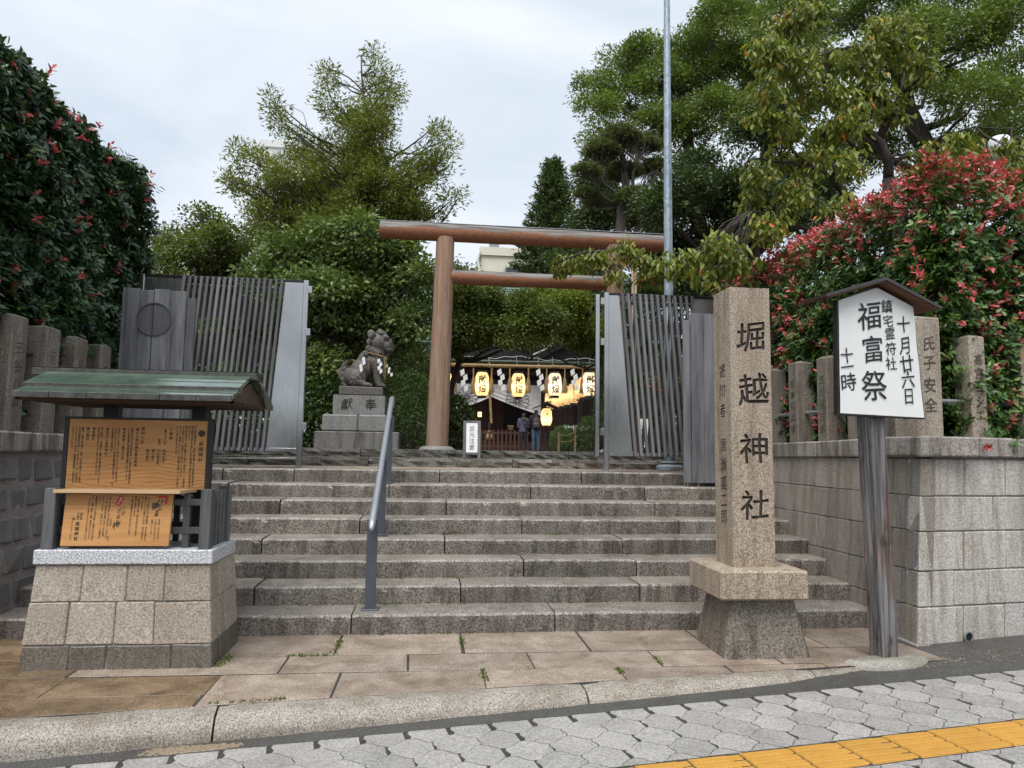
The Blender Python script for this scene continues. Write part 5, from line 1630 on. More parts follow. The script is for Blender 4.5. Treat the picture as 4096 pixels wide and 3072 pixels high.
for (x, z, r) in ((-1.41, 2.60, 0.085), (-1.46, 2.69, 0.075), (-1.475, 2.78, 0.07), (-1.43, 2.87, 0.065), (-1.38, 2.78, 0.07), (-1.50, 2.74, 0.05), (-1.40, 2.93, 0.035)):
    mb.ell((x, KY, z), (r, 0.07, r))
    for s in (-1, 1):
        mb.tube([(x + 0.6 * r * math.cos(t), KY + s * 0.066, z + 0.6 * r * math.sin(t)) for t in np.linspace(0.5, 5.5, 12)], 0.009, 6)
for i in range(5):
    mb.tube([(-1.36 - 0.04 * i, KY - 0.02, 2.53 + 0.03 * i), (-1.47 - 0.012 * i, KY - 0.05, 2.60 + 0.05 * i)], 0.02, 6)
remesh_build('body', mb, 0.0105, MT['lion'], kom, 1)
mb = MB(); mb.tube([(-0.74, KY + y, 3.205 + 0.012 * math.cos(9 * y)) for y in np.linspace(-0.085, 0.085, 9)], 0.008, 6); 
for s in (-1, 1):
    mb.tube([(-0.745 - 0.1 * t, KY + s * (0.09 + 0.025 * t), 3.205 - 0.015 * t) for t in (0, 0.5, 1)], 0.008, 6); mb.ell((-0.765, KY + s * 0.098, 3.298), (0.012, 0.008, 0.01), nu=6, nv=8)
mb.build('mouth_line', MT['carved'], kom)
kr = thing('neck_rope', 'twisted straw rope with white zigzag papers round the guardian statue neck', 'rope', (-0.95, 11.6, 3.0))
def twisted(mb, P, r, turns, strands=3, n=7, k=6):
    P = np.asarray(P, float); m = len(P)
    T_ = np.gradient(P, axis=0); T_ /= np.linalg.norm(T_, axis=1)[:, None]
    up_ = np.array([0, 0.3, 1.0])
    X_ = np.cross(T_, up_); X_ /= np.linalg.norm(X_, axis=1)[:, None]; Y_ = np.cross(T_, X_)
    for s in range(strands):
        a = np.linspace(0, 2 * math.pi * turns, m) + 2 * math.pi * s / strands
        mb.tube(P + 0.52 * r * (np.cos(a)[:, None] * X_ + np.sin(a)[:, None] * Y_), 0.56 * r, n)
    return mb
t = np.linspace(-0.62 * math.pi, 0.62 * math.pi, 60)
P = np.stack([-0.965 + 0.205 * np.cos(t) , KY - 0.0 - 0.205 * np.sin(t), 3.035 - 0.075 * np.cos(t) + 0 * t], 1)
P = np.stack([-0.955 + 0.20 * np.cos(np.linspace(-2.6, 2.6, 80)), KY + 0.20 * np.sin(np.linspace(-2.6, 2.6, 80)), 3.03 - 0.05 * np.cos(np.linspace(-2.6, 2.6, 80)) + 0.03], 1)
mb = MB(); twisted(mb, P, 0.014, 26); mb.build('cord', MT['rope'], kr)
mb = MB()
for x, y, L in ((-1.03, -0.205, 0.22), (-0.9, -0.205, 0.13), (-0.775, -0.14, 0.38), (-0.79, -0.155, 0.32), (-0.76, -0.12, 0.35), (-1.13, -0.15, 0.3)):
    mb.tube([(x, KY + y, 3.02), (x + 0.006, KY + y - 0.01, 3.02 - L * 0.5), (x - 0.004, KY + y, 3.02 - L)], 0.006, 6)
mb.build('straw_ends', MT['straw'], kr)
def shide(mb, x, y, z, s, lean=0.0):
    """folded zigzag paper: four offset leaves"""
    for i in range(4):
        dx = s * (0.22 if i % 2 else -0.12) + lean * i * s; zz = z - i * s * 0.68
        P = [(x + dx - 0.30 * s, y - 0.012 * i, zz - 0.10 * s), (x + dx + 0.20 * s, y - 0.012 * i - 0.01, zz + 0.22 * s), (x + dx + 0.34 * s, y - 0.012 * i - 0.01, zz - 0.45 * s), (x + dx - 0.16 * s, y - 0.012 * i, zz - 0.80 * s)]
        mb.prism(P, (0, 0.0015, 0))
    return mb
shide(MB(), -1.105, KY - 0.225, 2.99, 0.085, -0.22).build('paper', MT['paper'], kr)
shide(MB(), -0.86, KY - 0.235, 2.97, 0.085, 0.05).build('paper', MT['paper'], kr)
shide(MB(), -0.745, KY - 0.10, 2.90, 0.07, 0.3).build('paper', MT['paper'], kr)

# ------------------------------------------------------------------ rope, bamboo and lanterns across the path
RY_ = 24.0
bb = thing('bamboo_beam', 'dark green bamboo pole spanning the path above the straw rope', 'bamboo pole', (3.1, RY_, 1.5))
mb = MB()
xs = np.linspace(-0.4, 6.6, 29)
mb.tube([(x, RY_, 4.545 + 0.006 * x) for x in xs], [0.058 if i % 4 else 0.066 for i in range(29)], 14); mb.build('cane', MT['bamboo'], bb, smooth=True)
for x in (-0.3, 6.5):
    mb = MB(); mb.tube([(x, RY_ + 0.1, 1.5), (x, RY_ + 0.1, 4.9)], 0.06, 12); mb.build('support', MT['bamboo'], bb)
mb = MB()
for x in (0.9, 1.9, 2.85, 3.6, 4.1, 5.0, 5.4):
    mb.tube([(x, RY_ - 0.075, 4.35), (x + 0.01, RY_ - 0.07, 4.5), (x, RY_, 4.66), (x - 0.02, RY_ - 0.03, 4.78)], 0.006, 5)
mb.build('wire_ties', MT['white_plastic'], bb)
mb = MB(); xx = np.linspace(0.3, 6.3, 60)
mb.tube(np.stack([xx, np.full(60, RY_ + 0.05), 4.72 + 0.05 * np.sin(2.7 * xx) + 0.02 * np.sin(11 * xx)], 1), 0.008, 5); mb.build('cable', MT['white_plastic'], bb)
rp = thing('straw_rope', 'thick twisted straw rope hung across the path with tassels and white papers', 'rope', (3.1, RY_ - 0.1, 4.4))
P = np.stack([np.linspace(-0.1, 5.9, 160), np.full(160, RY_ - 0.1), 4.405 + 0.008 * np.linspace(-0.1, 5.9, 160) - 0.02 * np.sin(np.linspace(0, math.pi, 160))], 1)
mb = MB(); twisted(mb, P, 0.062, 20, 3, 8); mb.build('cord', MT['rope'], rp, smooth=True)
def tassel(x, z, L, R, parent):
    mb = MB()
    twisted(mb, [(x, RY_ - 0.12, zz) for zz in np.linspace(z, z - L * 0.4, 14)], 0.03, 3, 2, 6)
    mb.build('tassel_cord', MT['rope'], parent)
    mb = MB(); n = 22
    for i in range(n):
        a = 2 * math.pi * i / n * 2.6; rr = R * math.sqrt((i + 0.5) / n)
        mb.tube([(x + 0.02 * math.cos(a), RY_ - 0.12 + 0.02 * math.sin(a), z - L * 0.38), (x + 0.55 * rr * math.cos(a), RY_ - 0.12 + 0.55 * rr * math.sin(a), z - L * 0.6), (x + rr * math.cos(a), RY_ - 0.12 + rr * math.sin(a), z - L * (1 - 0.04 * (i % 3)))], [0.016, 0.02, 0.014], 5)
    mb.build('tassel', MT['straw'], parent)
for x, z in ((0.75, 4.30), (1.374, 4.31), (1.991, 4.33), (2.611, 4.35), (3.251, 4.367), (3.879, 4.385), (4.511, 4.40), (5.131, 4.42), (5.72, 4.43)):
    tassel(x, z, 0.88, 0.10, rp)
for x, z in ((1.02, 4.27), (2.27, 4.31), (3.597, 4.345), (4.781, 4.38)):
    shide(MB(), x, RY_ - 0.25, z - 0.06, 0.26, 0.06).build('paper', MT['paper'], rp)

def lantern(name, label, cx, cy, zc, w, h, text=None, crest=None, white=False, power=4.0, group=None, red_crest=False, holder=True, petals=16):
    t = thing(name, label, 'lantern', (cx, cy, zc - h / 2), group)
    r = w / 2
    prof = []
    n = 26
    for i in range(n + 1):
        s = -1 + 2 * i / n
        k = (1 - abs(s) ** 4.0 * 0.36)
        prof.append((r * k + (0.004 if i % 2 else 0.0), s * h / 2))
    a = np.linspace(0, 2 * math.pi, 25)
    G = np.array([[(cx + R * math.cos(q), cy + R * math.sin(q), zc + z) for q in a] for R, z in prof])
    mb = MB(); mb.grid(G, 0, False); sh = mb.build('paper_shade', MT['lantern_w' if white else 'lantern'], t, smooth=True)
    for s in (-1, 1):
        mb = MB(); rr = r * 0.64 + 0.004
        z0 = zc + s * h / 2
        mb.lathe([(rr, -0.012 * 0 + (0 if s > 0 else -0.09 * h)), (rr, (0.09 * h if s > 0 else 0))], 20, (cx, cy, z0 - 0.004 * s)); mb.build('ring', MT['black'], t)
    if holder:
        mb = MB(); mb.tube([(cx, cy, zc + h / 2 + 0.05), (cx, cy, zc + h / 2 + 0.25)], 0.008, 6); mb.build('hanger', MT['black'], t)
    def wrap(mbx, name, mat):
        V = mbx.verts()                    # local x across, z up: bend round the shade
        x, z = V[:, 0], V[:, 2]
        s = np.clip(z / (h / 2), -1, 1); R = r * (1 - np.abs(s) ** 4 * 0.36) + 0.012
        th = x / r
        W = np.stack([cx + R * np.sin(th), cy - R * np.cos(th), zc + z], 1)
        mbx.v = [W]
        mbx.build(name, mat, sh)
    if text:
        T = Text((0, 0, 0), (1, 0, 0), (0, 0, 1), 0.022)
        nn = len(text)
        for i, ch in enumerate(text):
            T.put(ch, 0, h * 0.19 - i * h * 0.40 if nn == 2 else h * 0.36 - i * (h * 0.72 / max(1, nn - 1)), w * 0.60 if nn == 2 else w * 0.3, 0.08)
        wrap(T.mesh(), 'lettering', MT['ink'])
    if crest:
        mbx = MB(); chrysanthemum(mbx, (0, 0, crest[0]), (1, 0, 0), (0, 0, 1), (0, -1, 0), crest[1], crest[2], petals); wrap(mbx, 'crest', MT['ink'])
        if crest[3:]:
            mbx = MB(); tt = np.linspace(0, 2 * math.pi, 33); R_ = crest[1] * 1.06
            for q in range(32):
                p = [(R_ * math.cos(tt[q]), 0, crest[0] + R_ * math.sin(tt[q])), (R_ * math.cos(tt[q + 1]), 0, crest[0] + R_ * math.sin(tt[q + 1]))]
                p2 = [(v[0] * 1.09, 0, crest[0] + (v[2] - crest[0]) * 1.09) for v in p]
                mbx.add([p[0], p[1], p2[1], p2[0]], [(0, 1, 2, 3)])
            wrap(mbx, 'crest_ring', MT['ink'])
    if red_crest:
        for sx in (-1, 1):
            mbx = MB(); chrysanthemum(mbx, (sx * r * 1.35, 0, 0.12 * h), (1, 0, 0), (0, 0, 1), (0, -1, 0), 0.10, 0.012, 16); wrap(mbx, 'red_crest', MT['red_ink'])
    ld = bpy.data.lights.new('lantern_bulb', 'POINT'); ld.energy = power; ld.color = (1.0, 0.72, 0.38) if not white else (1.0, 0.82, 0.62); ld.shadow_soft_size = 0.05
    lo = bpy.data.objects.new('bulb', ld); C.objects.link(lo); lo.parent = t; lo.location = (0, 0, h * 0.45)
    return t
LT = '献燈'
lantern('paper_lantern', 'glowing yellow paper lantern with two black characters, leftmost in the full row', 1.670, RY_ - 0.15, 3.765, 0.465, 0.80, LT, power=4.6, group='dedication lanterns under the rope', red_crest=True)
lantern('paper_lantern', 'glowing yellow paper lantern with two black characters, second in the row', 2.904, RY_ - 0.15, 3.757, 0.465, 0.80, LT, power=4.6, group='dedication lanterns under the rope', red_crest=True)
lantern('paper_lantern', 'pinkish paper lantern with two black characters, third in the row', 4.158, RY_ - 0.15, 3.81, 0.460, 0.78, LT, white=True, power=2.9, group='dedication lanterns under the rope', red_crest=True)
lantern('paper_lantern', 'palest paper lantern with two black characters beside the right gate', 5.350, RY_ - 0.15, 3.85, 0.455, 0.81, LT, white=True, power=3.4, group='dedication lanterns under the rope', red_crest=True)
lantern('paper_lantern', 'orange paper lantern half hidden behind the maple beside the torii pillar', 0.42, RY_ - 0.15, 3.75, 0.465, 0.80, LT, power=3.8, group='dedication lanterns under the rope')
row = [(4.36, 29.0, 3.42, 'お香'), (4.62, 28.6, 3.47, '寿'), (4.83, 28.0, 3.55, '玉藤会'), (5.02, 27.2, 3.62, 'グランド'), (5.24, 26.6, 3.70, '株式会社こと'), (5.50, 26.0, 3.86, '大阪商会'), (5.62, 25.5, 3.93, '建設'), (6.02, 25.4, 4.12, '商店')]
desc = ['smallest, farthest', 'second farthest', 'third farthest', 'fourth farthest', 'fourth nearest', 'third nearest', 'second nearest', 'nearest']
for (x, y, z, s), d in zip(row, desc):
    lantern('paper_lantern', d + ' lantern in the receding row of glowing side lanterns', x * y / 26.0, y, z * 1.0 + (y - 26) * 0.08, 0.42, 0.74, s, power=1.5, group='side lanterns along the path')
# roofed lamp stand with crested lantern
ls_ = thing('lamp_stand', 'dark wooden lamp post with little tiled roof beside the two visitors', 'lamp post', (4.45, 27.5, 1.5))
mb = MB(); mb.cbox((4.41, 27.62, 1.5), (4.50, 27.71, 3.35), 0.006); mb.build('post', MT['hall_wood'], ls_)
for s in (-1, 1):
    mb = MB(); mb.prism([(4.455, 27.2, 3.44), (4.455 + s * 0.49, 27.2, 3.235), (4.455 + s * 0.49, 27.2, 3.195), (4.455, 27.2, 3.38)], (0, 0.7, 0)); mb.build('roof', MT['black'], ls_)
mb = MB(); mb.cbox((4.42, 27.18, 3.42), (4.49, 27.92, 3.48), 0.01); mb.build('ridge', MT['black'], ls_)
lantern('crest_lantern', 'bright yellow lantern with a round chrysanthemum crest under the little roof', 4.46, 27.4, 2.87, 0.42, 0.66, None, (0.10, 0.155, 0.012, 1), power=4.6, holder=False)

# ------------------------------------------------------------------ worship hall
hall = thing('worship_hall', 'dark timber shrine hall with green copper roof behind the lanterns', 'shrine hall', (3.5, 32, 1.5))
HY = 31.5
for x in (-0.6, 1.15, 4.85, 6.6):
    mb = MB(); mb.cbox((x - 0.11, HY - 0.11, 1.5), (x + 0.11, HY + 0.11, 5.4), 0.01); mb.build('column', MT['hall_wood'], hall)
mb = MB(); mb.cbox((-1.2, HY - 0.09, 4.42), (7.2, HY + 0.09, 4.72), 0.01); mb.build('beam', MT['hall_wood'], hall)
mb = MB(); mb.cbox((-1.2, HY - 0.08, 4.9), (7.2, HY + 0.08, 5.15), 0.01); mb.build('beam', MT['hall_wood'], hall)
mb = MB(); mb.box((-3.5, HY + 2.6, 1.5), (10.5, HY + 2.75, 6.2)); mb.build('back_wall', MT['hall_wood'], hall)
mb = MB(); mb.box((-1.0, HY - 0.3, 1.5), (7.0, HY + 2.6, 1.95)); mb.build('floor', MT['hall_wood'], hall)
def lattice(name, x0, x1, z0, z1, y, pitch=0.13):
    p = None
    mb = MB(); mb.cbox((x0, y + 0.02, z0), (x1, y + 0.04, z1), 0.002); p = mb.build(name, MT['hall_wood'], hall)
    mb = MB()
    for x in np.arange(x0, x1 + 0.01, pitch):
        mb.box((x - 0.014, y - 0.02, z0), (x + 0.014, y + 0.015, z1))
    for z in np.arange(z0, z1 + 0.01, pitch):
        mb.box((x0, y - 0.016, z - 0.014), (x1, y + 0.012, z + 0.014))
    mb.build('lattice_bars', MT['red_wood'], p)
lattice('lattice_door', 1.3, 2.55, 1.95, 4.4, HY + 0.9)
lattice('lattice_door', 2.6, 3.25, 1.95, 4.4, HY + 0.9)
lattice('lattice_door', 5.0, 6.5, 1.95, 4.0, HY + 0.1)
lattice('lattice_door', -0.5, 1.05, 1.95, 4.4, HY + 0.1)
# roof: broad concave green copper slope with ribs, dark curved eave
G = []
for t in np.linspace(0, 1, 14):
    z = 5.95 + 4.2 * t ** 1.3; y = 30.0 + 5.4 * t
    G.append([(x, y, z + 0.55 * abs((x - 3.5) / 7.5) ** 3 * (1 - t)) for x in np.linspace(-4.0, 11.0, 31)])
mb = MB(); mb.grid(np.array(G), 0, True); rf = mb.build('roof', MT['copper'], hall, smooth=True)
mb = MB()
for i, t in enumerate(np.linspace(0.02, 0.99, 34)):
    z = 5.95 + 4.2 * t ** 1.3; y = 30.0 + 5.4 * t
    mb.tube([(x, y, z + 0.03 + 0.55 * abs((x - 3.5) / 7.5) ** 3 * (1 - t)) for x in np.linspace(-4.0, 11.0, 25)], 0.03, 5, cap=False)
mb.build('roof_courses', plain('pale_copper', (0.30, 0.42, 0.40), 0.25, 0.3, var=0.3, scale=3), rf)
mb = MB(); mb.tube([(x, 35.4, 10.25) for x in (-4.2, 11.2)], 0.3, 12); mb.build('roof_ridge', MT['copper'], rf)
mb = MB()
G = [[(x, 29.95, z + 0.55 * abs((x - 3.5) / 7.5) ** 3) for x in np.linspace(-4.0, 11.0, 31)] for z in (5.30, 6.0)]
mb.grid(np.array(G), 0, True); mb.build('eave', MT['black'], rf)
mb = MB(); mb.box((-3.9, 30.0, 5.32), (10.9, HY + 2.7, 5.38)); mb.build('soffit', MT['hall_wood'], rf)
# black curved front gable over the entrance
def arch(x):
    s = (x - 6.1) / 2.0
    return 6.35 - 0.95 * min(1.0, abs(s)) ** 1.6 + 0.12 * max(0.0, abs(s) - 0.75) / 0.25
for y0, y1, zo, m, nm in ((28.9, 30.2, 0.0, 'black', 'porch_roof'),):
    xs = np.linspace(4.1, 8.1, 33)
    P = [(x, y0, arch(x)) for x in xs] + [(x, y0, arch(x) - 0.30) for x in xs[::-1]]
    mb = MB()
    F_ = []
    V = np.array([(x, y, arch(x) - d) for y in (y0, y1) for d in (0, 0.30) for x in xs])
    n = 33
    for i in range(n - 1):
        F_ += [(i, i + 1, n + i + 1, n + i), (i, 2 * n + i, 2 * n + i + 1, i + 1), (n + i, n + i + 1, 3 * n + i + 1, 3 * n + i)]
    mb.add(V, F_); mb.build(nm, MT['black'], hall)
    mb = MB(); mb.tube([(x, y0 - 0.03, arch(x) - 0.02) for x in xs], 0.035, 6); mb.build('porch_edge', MT['metal_grey'], hall)
# second, smaller dark roof seen behind the statue
an = thing('side_shrine', 'small dark-roofed shrine building behind the guardian statue', 'shrine', (-1.6, 21, 1.5))
G = []
for t in np.linspace(0, 1, 8):
    G.append([(-0.62 - 1.3 * t - 0.25 * (1 - t) ** 2 * 0, 19.8 + y, 3.62 + 1.5 * t ** 0.75 * (1) - 0.15 * (1 - t)) for y in (0, 3.5)])
G = np.array(G); mb = MB(); mb.grid(G, 0); G2 = G - np.array([0.05, 0, 0.16]); mb.grid(G2, 0, True); mb.add(np.concatenate([G[:, 0], G2[::-1, 0]]), [tuple(range(16))]); mb.build('roof', MT['black'], an)
mb = MB(); mb.box((-2.6, 19.9, 1.5), (-1.05, 23, 3.9)); mb.build('wall', MT['hall_wood'], an)
mb = MB(); mb.prism([(-1.92, 19.7, 5.0), (-0.66, 19.7, 3.55), (-0.78, 19.7, 3.42), (-1.92, 19.7, 4.75)], (0, 0.1, 0)); mb.build('barge_board', MT['hall_wood'], an)

# curtain, drawn up in the middle, with big crests
cur = thing('shrine_curtain', 'white curtain with large chrysanthemum crests gathered up over the hall entrance', 'curtain', (3.2, 30.8, 4.4))
CY = 30.8
G = np.zeros((20, 70, 3))
def cbot(x):
    # lower hem: high at the tie (x=2.57), sagging to both sides
    if x >= 2.57:
        s = (x - 2.57) / (4.76 - 2.57); return 3.90 - 0.80 * s ** 0.85
    s = (2.57 - x) / (2.57 - 1.15); return 3.90 - 0.62 * s ** 0.85
for j, x in enumerate(np.linspace(0.95, 4.76, 70)):
    zb_ = cbot(x); zt = 4.42
    for i, t in enumerate(np.linspace(0, 1, 20)):
        z = zt + (zb_ - zt) * t
        fold = 0.035 * t * math.sin(34 * (z + 0.35 * abs(x - 2.57)) ) * min(1, 3 * t) + 0.03 * math.sin(5.5 * x) * t
        G[i, j] = (x, CY + fold - 0.05 * t, z)
mb = MB(); mb.grid(G, 0, True); sheet = mb.build('sheet', MT['cloth'], cur, smooth=True)
def drape(mbx):
    V = mbx.verts(); V[:, 1] = CY - 0.115
    for i in range(len(V)):
        V[i, 2] = max(V[i, 2], cbot(V[i, 0]) + 0.02)
    mbx.v = [V]; return mbx
mbx = MB(); chrysanthemum(mbx, (3.71, CY, 3.70), (1, 0, 0), (0, 0, 1), (0, -1, 0), 0.52, 0.028); drape(mbx).build('crest', MT['ink'], sheet)
mbx = MB(); chrysanthemum(mbx, (1.50, CY, 3.82), (1, 0, 0), (0, 0, 1), (0, -1, 0), 0.46, 0.026); drape(mbx).build('crest', MT['ink'], sheet)
mb = MB(); mb.tube([(2.54, CY - 0.15, 3.98), (2.54, CY - 0.15, 3.72)], 0.012, 6); mb.lathe([(0.03, 0.0), (0.034, 0.12), (0.02, 0.17)], 10, (2.54, CY - 0.15, 3.47)); mb.build('red_tassel', MT['red'], cur)
br = thing('bell_rope', 'thick bell rope with straw tuft hanging before the dark hall entrance', 'rope', (2.48, 30.6, 2.0))
mb = MB(); twisted(mb, [(2.475 + 0.01 * i, 30.55, 4.1 - 0.14 * i) for i in range(11)], 0.055, 9); mb.build('cord', MT['rope'], br)
mb = MB(); mb.lathe([(0.06, 0.0), (0.075, 0.2), (0.07, 0.34)], 14, (2.49, 30.55, 2.42)); mb.build('sleeve', MT['hall_wood'], br)
mb = MB(); mb.lathe([(0.19, 0.0), (0.15, 0.14), (0.09, 0.34), (0.06, 0.42)], 18, (2.50, 30.55, 2.0)); mb.build('tuft', MT['straw'], br, smooth=True)
ww = thing('hanging_lamp', 'small glowing square lamp hanging inside the hall left of the bell rope', 'lamp', (2.13, 31.6, 3.0))
mb = MB(); mb.cbox((2.05, 31.5, 3.03), (2.21, 31.62, 3.24), 0.004); mb.build('shade', glow('lamp_glow', (1.0, 0.55, 0.2), 1.6), ww)
mb = MB(); mb.box((2.04, 31.49, 3.24), (2.22, 31.63, 3.28)); mb.box((2.04, 31.485, 3.13), (2.22, 31.495, 3.145)); mb.box((2.125, 31.485, 3.03), (2.14, 31.495, 3.24)); mb.tube([(2.13, 31.56, 3.28), (2.13, 31.56, 4.4)], 0.01, 6); mb.build('frame', MT['black'], ww)
fnc = thing('picket_fence', 'low red-brown picket fence in front of the shrine hall', 'fence', (2.9, 30.0, 1.5))
for i in range(14):
    x = 1.75 + i * 0.178
    mb = MB(); mb.prism([(x - 0.042, 30.0, 1.55), (x + 0.042, 30.0, 1.55), (x + 0.042, 30.0, 2.39), (x, 30.0, 2.44), (x - 0.042, 30.0, 2.39)], (0, 0.03, 0)); mb.build('picket', MT['red_wood'], fnc)
for z in (1.68, 2.25):
    mb = MB(); mb.cbox((1.65, 30.035, z), (4.2, 30.08, z + 0.08), 0.004); mb.build('rail', MT['red_wood'], fnc)
ob = thing('offering_box', 'small wooden offering box on a stand left of the two visitors', 'box', (3.4, 30.5, 2.4))
mb = MB(); mb.cbox((3.3, 30.4, 2.45), (3.5, 30.6, 2.58), 0.004); mb.prism([(3.26, 30.36, 2.58), (3.54, 30.36, 2.58), (3.50, 30.36, 2.63), (3.30, 30.36, 2.63)], (0, 0.28, 0)); mb.build('casket', MT['bamboo_dry'], ob)
mb = MB(); mb.box((3.34, 30.45, 1.95), (3.46, 30.55, 2.45)); mb.build('stand', MT['hall_wood'], ob)

# ------------------------------------------------------------------ people
def person(label, x, y, z, h, hair, top, legs, yaw=0.0, pack=None, hood=None, arms='front', strap=None, long_hair=False, band=None):
    """standing figure seen from behind; yaw turns it about its own axis"""
    t = thing('person', label, 'person', (x, y, z))
    s = h / 1.70
    c, sn = math.cos(yaw), math.sin(yaw)
    def fn(V):
        V = np.asarray(V, float) * s
        return np.stack([x + V[:, 0] * c - V[:, 1] * sn, y + V[:, 0] * sn + V[:, 1] * c, z + V[:, 2]], 1)
    def body(grow, parts):
        mb = MB()
        if 'legs' in parts:
            for q in (-1, 1):
                mb.tube([(q * 0.085, 0, 0.90), (q * 0.092, -0.005, 0.70), (q * 0.095, 0.0, 0.48), (q * 0.10, 0.012, 0.28), (q * 0.10, 0.01, 0.085)], np.array([0.088, 0.082, 0.062, 0.056, 0.042]) + grow, 12)
            mb.ell((0, 0.0, 0.93), (0.165 + grow, 0.115 + grow, 0.13))
        if 'feet' in parts:
            for q in (-1, 1):
                mb.ell((q * 0.105, 0.06, 0.045), (0.048, 0.125, 0.045))
        if 'torso' in parts:
            mb.ell((0, 0, 0.98), (0.165 + grow, 0.115 + grow, 0.14)); mb.ell((0, 0.0, 1.15), (0.155 + grow, 0.11 + grow, 0.18)); mb.ell((0, 0.0, 1.31), (0.175 + grow, 0.115 + grow, 0.16)); mb.ell((0, 0.0, 1.40), (0.16 + grow, 0.085 + grow, 0.075))
            for q in (-1, 1):
                P = [(q * 0.175, 0, 1.40), (q * 0.215, 0.01, 1.24), (q * 0.225, 0.03, 1.11), (q * 0.15, 0.16, 1.08)] if arms == 'front' else [(q * 0.175, 0, 1.40), (q * 0.23, 0.0, 1.22), (q * 0.235, 0.02, 1.05), (q * 0.225, 0.05, 0.86)]
                mb.tube(P, np.array([0.062, 0.056, 0.048, 0.038]) + grow, 10); mb.ell(P[0], (0.066 + grow,) * 3); mb.ell(P[2], (0.05 + grow,) * 3)
        if 'hands' in parts:
            for q in (-1, 1):
                e = np.array((q * 0.10, 0.20, 1.09) if arms == 'front' else (q * 0.222, 0.06, 0.80))
                d = np.array((-q * 0.6, 0.5, 0.25) if arms == 'front' else (0, 0.12, -1.0)); d = d / np.linalg.norm(d)
                mb.tube([e - d * 0.06, e, e + d * 0.05], [0.028, 0.036, 0.036], 8)
                side = np.array([0, 1.0, 0]) if arms != 'front' else np.array([0, 0, 1.0])
                for f_, L in zip((-0.026, -0.009, 0.009, 0.026), (0.06, 0.075, 0.07, 0.055)):
                    b_ = e + d * 0.04 + side * f_
                    mb.tube([b_, b_ + d * L * 0.55, b_ + d * L + np.array([-q * 0.018, 0, 0])], [0.0095, 0.009, 0.007], 6)
                mb.tube([e + side * 0.03, e + side * 0.055 + d * 0.02, e + side * 0.06 + d * 0.05], [0.011, 0.01, 0.008], 6)
        if 'head' in parts:
            mb.tube([(0, 0.0, 1.42), (0, 0.015, 1.52)], [0.058, 0.055], 10)
            mb.ell((0, 0.02, 1.60), (0.075, 0.092, 0.108)); mb.ell((0, 0.055, 1.545), (0.052, 0.05, 0.045)); mb.ell((0, 0.115, 1.59), (0.014, 0.02, 0.022))
            for q in (-1, 1):
                mb.ell((q * 0.076, 0.015, 1.59), (0.012, 0.02, 0.03), nu=6, nv=8)
        return mb
    mb = body(0.0, ('legs', 'feet', 'torso', 'hands', 'head'))
    V, F = remeshed(mb, 0.016, 1); link('body', mesh_from('body', fn(V) - ORG[t.name], F, MT['skin'], smooth=True), t)
    def cloth(name, parts, grow, mat, extra=None, vox=0.02, base=True):
        mb = body(grow, parts) if base else MB()
        if extra:
            extra(mb)
        V, F = remeshed(mb, vox, 2)
        return link(name, mesh_from(name, fn(V) - ORG[t.name], F, mat, smooth=True), t)
    cloth('trousers', ('legs',), 0.014, legs)
    def shoes(mb):
        for q in (-1, 1):
            mb.ell((q * 0.105, 0.055, 0.05), (0.055, 0.135, 0.052))
    cloth('shoes', (), 0, MT['black_cloth'], shoes, base=False)
    def hem(mb):
        mb.ell((0, 0, 0.93), (0.195, 0.145, 0.10))
        if top is MT['navy']:
            for i in range(6):
                mb.ell((0, 0, 0.90 + i * 0.085), (0.205 - 0.002 * i, 0.158, 0.05))
    cloth('jacket', ('torso',), 0.026, top, hem)
    if band:
        mb = MB(); 
        for zz in (0.865, 0.895):
            mb.lathe([(0.20, 0), (0.203, 0.012)], 24, (0, 0, zz))
        mb.v = [np.concatenate(mb.v) * np.array([1, 0.76, 1])]; mb.build('hem_stripe', MT['paper'], t, fn=fn)
    def hairf(mb):
        mb.ell((0, 0.0, 1.625), (0.088, 0.10, 0.105)); mb.ell((0, -0.025, 1.565), (0.08, 0.075, 0.10))
        if long_hair:
            mb.ell((0, -0.05, 1.47), (0.085, 0.055, 0.16))
    cloth('hair', (), 0, hair, hairf, base=False)
    if hood:
        def hd(mb):
            a = np.linspace(0, 2 * math.pi, 17); mb.tube([(0.105 * math.cos(q), 0.0 + 0.085 * math.sin(q) - 0.02, 1.475 - 0.02 * math.sin(q)) for q in a], 0.042, 8)
            mb.ell((0, -0.11, 1.42), (0.12, 0.06, 0.07))
        cloth('hood', (), 0, hood, hd, base=False)
    if pack:
        def pk(mb):
            mb.ell((0, -0.20, 1.18), (0.15, 0.085, 0.24)); mb.cbox((-0.14, -0.26, 0.97), (0.14, -0.12, 1.36), 0.05); mb.ell((0, -0.265, 1.06), (0.11, 0.05, 0.11))
        p_ = cloth('backpack', (), 0, pack, pk, base=False)
        mb = MB()
        for q in (-1, 1):
            mb.tube([(q * 0.10, -0.13, 1.40), (q * 0.11, -0.02, 1.50), (q * 0.12, 0.12, 1.40), (q * 0.14, 0.13, 1.15), (q * 0.13, -0.10, 1.0)], 0.02, 6)
        mb.build('strap', MT['black_cloth'], p_, fn=fn)
        mb = MB(); mb.tube([(-0.1, -0.285, 1.13), (0, -0.32, 1.14), (0.1, -0.285, 1.13)], 0.006, 6); mb.build('zip', MT['metal_grey'], p_, fn=fn)
    if strap:
        mb = MB(); mb.tube([(-0.12, -0.115, 1.44), (-0.02, -0.17, 1.2), (0.12, -0.165, 1.02), (0.19, -0.05, 0.95)], 0.012, 6); mb.build('bag_strap', MT['black_cloth'], t, fn=fn)
    return t
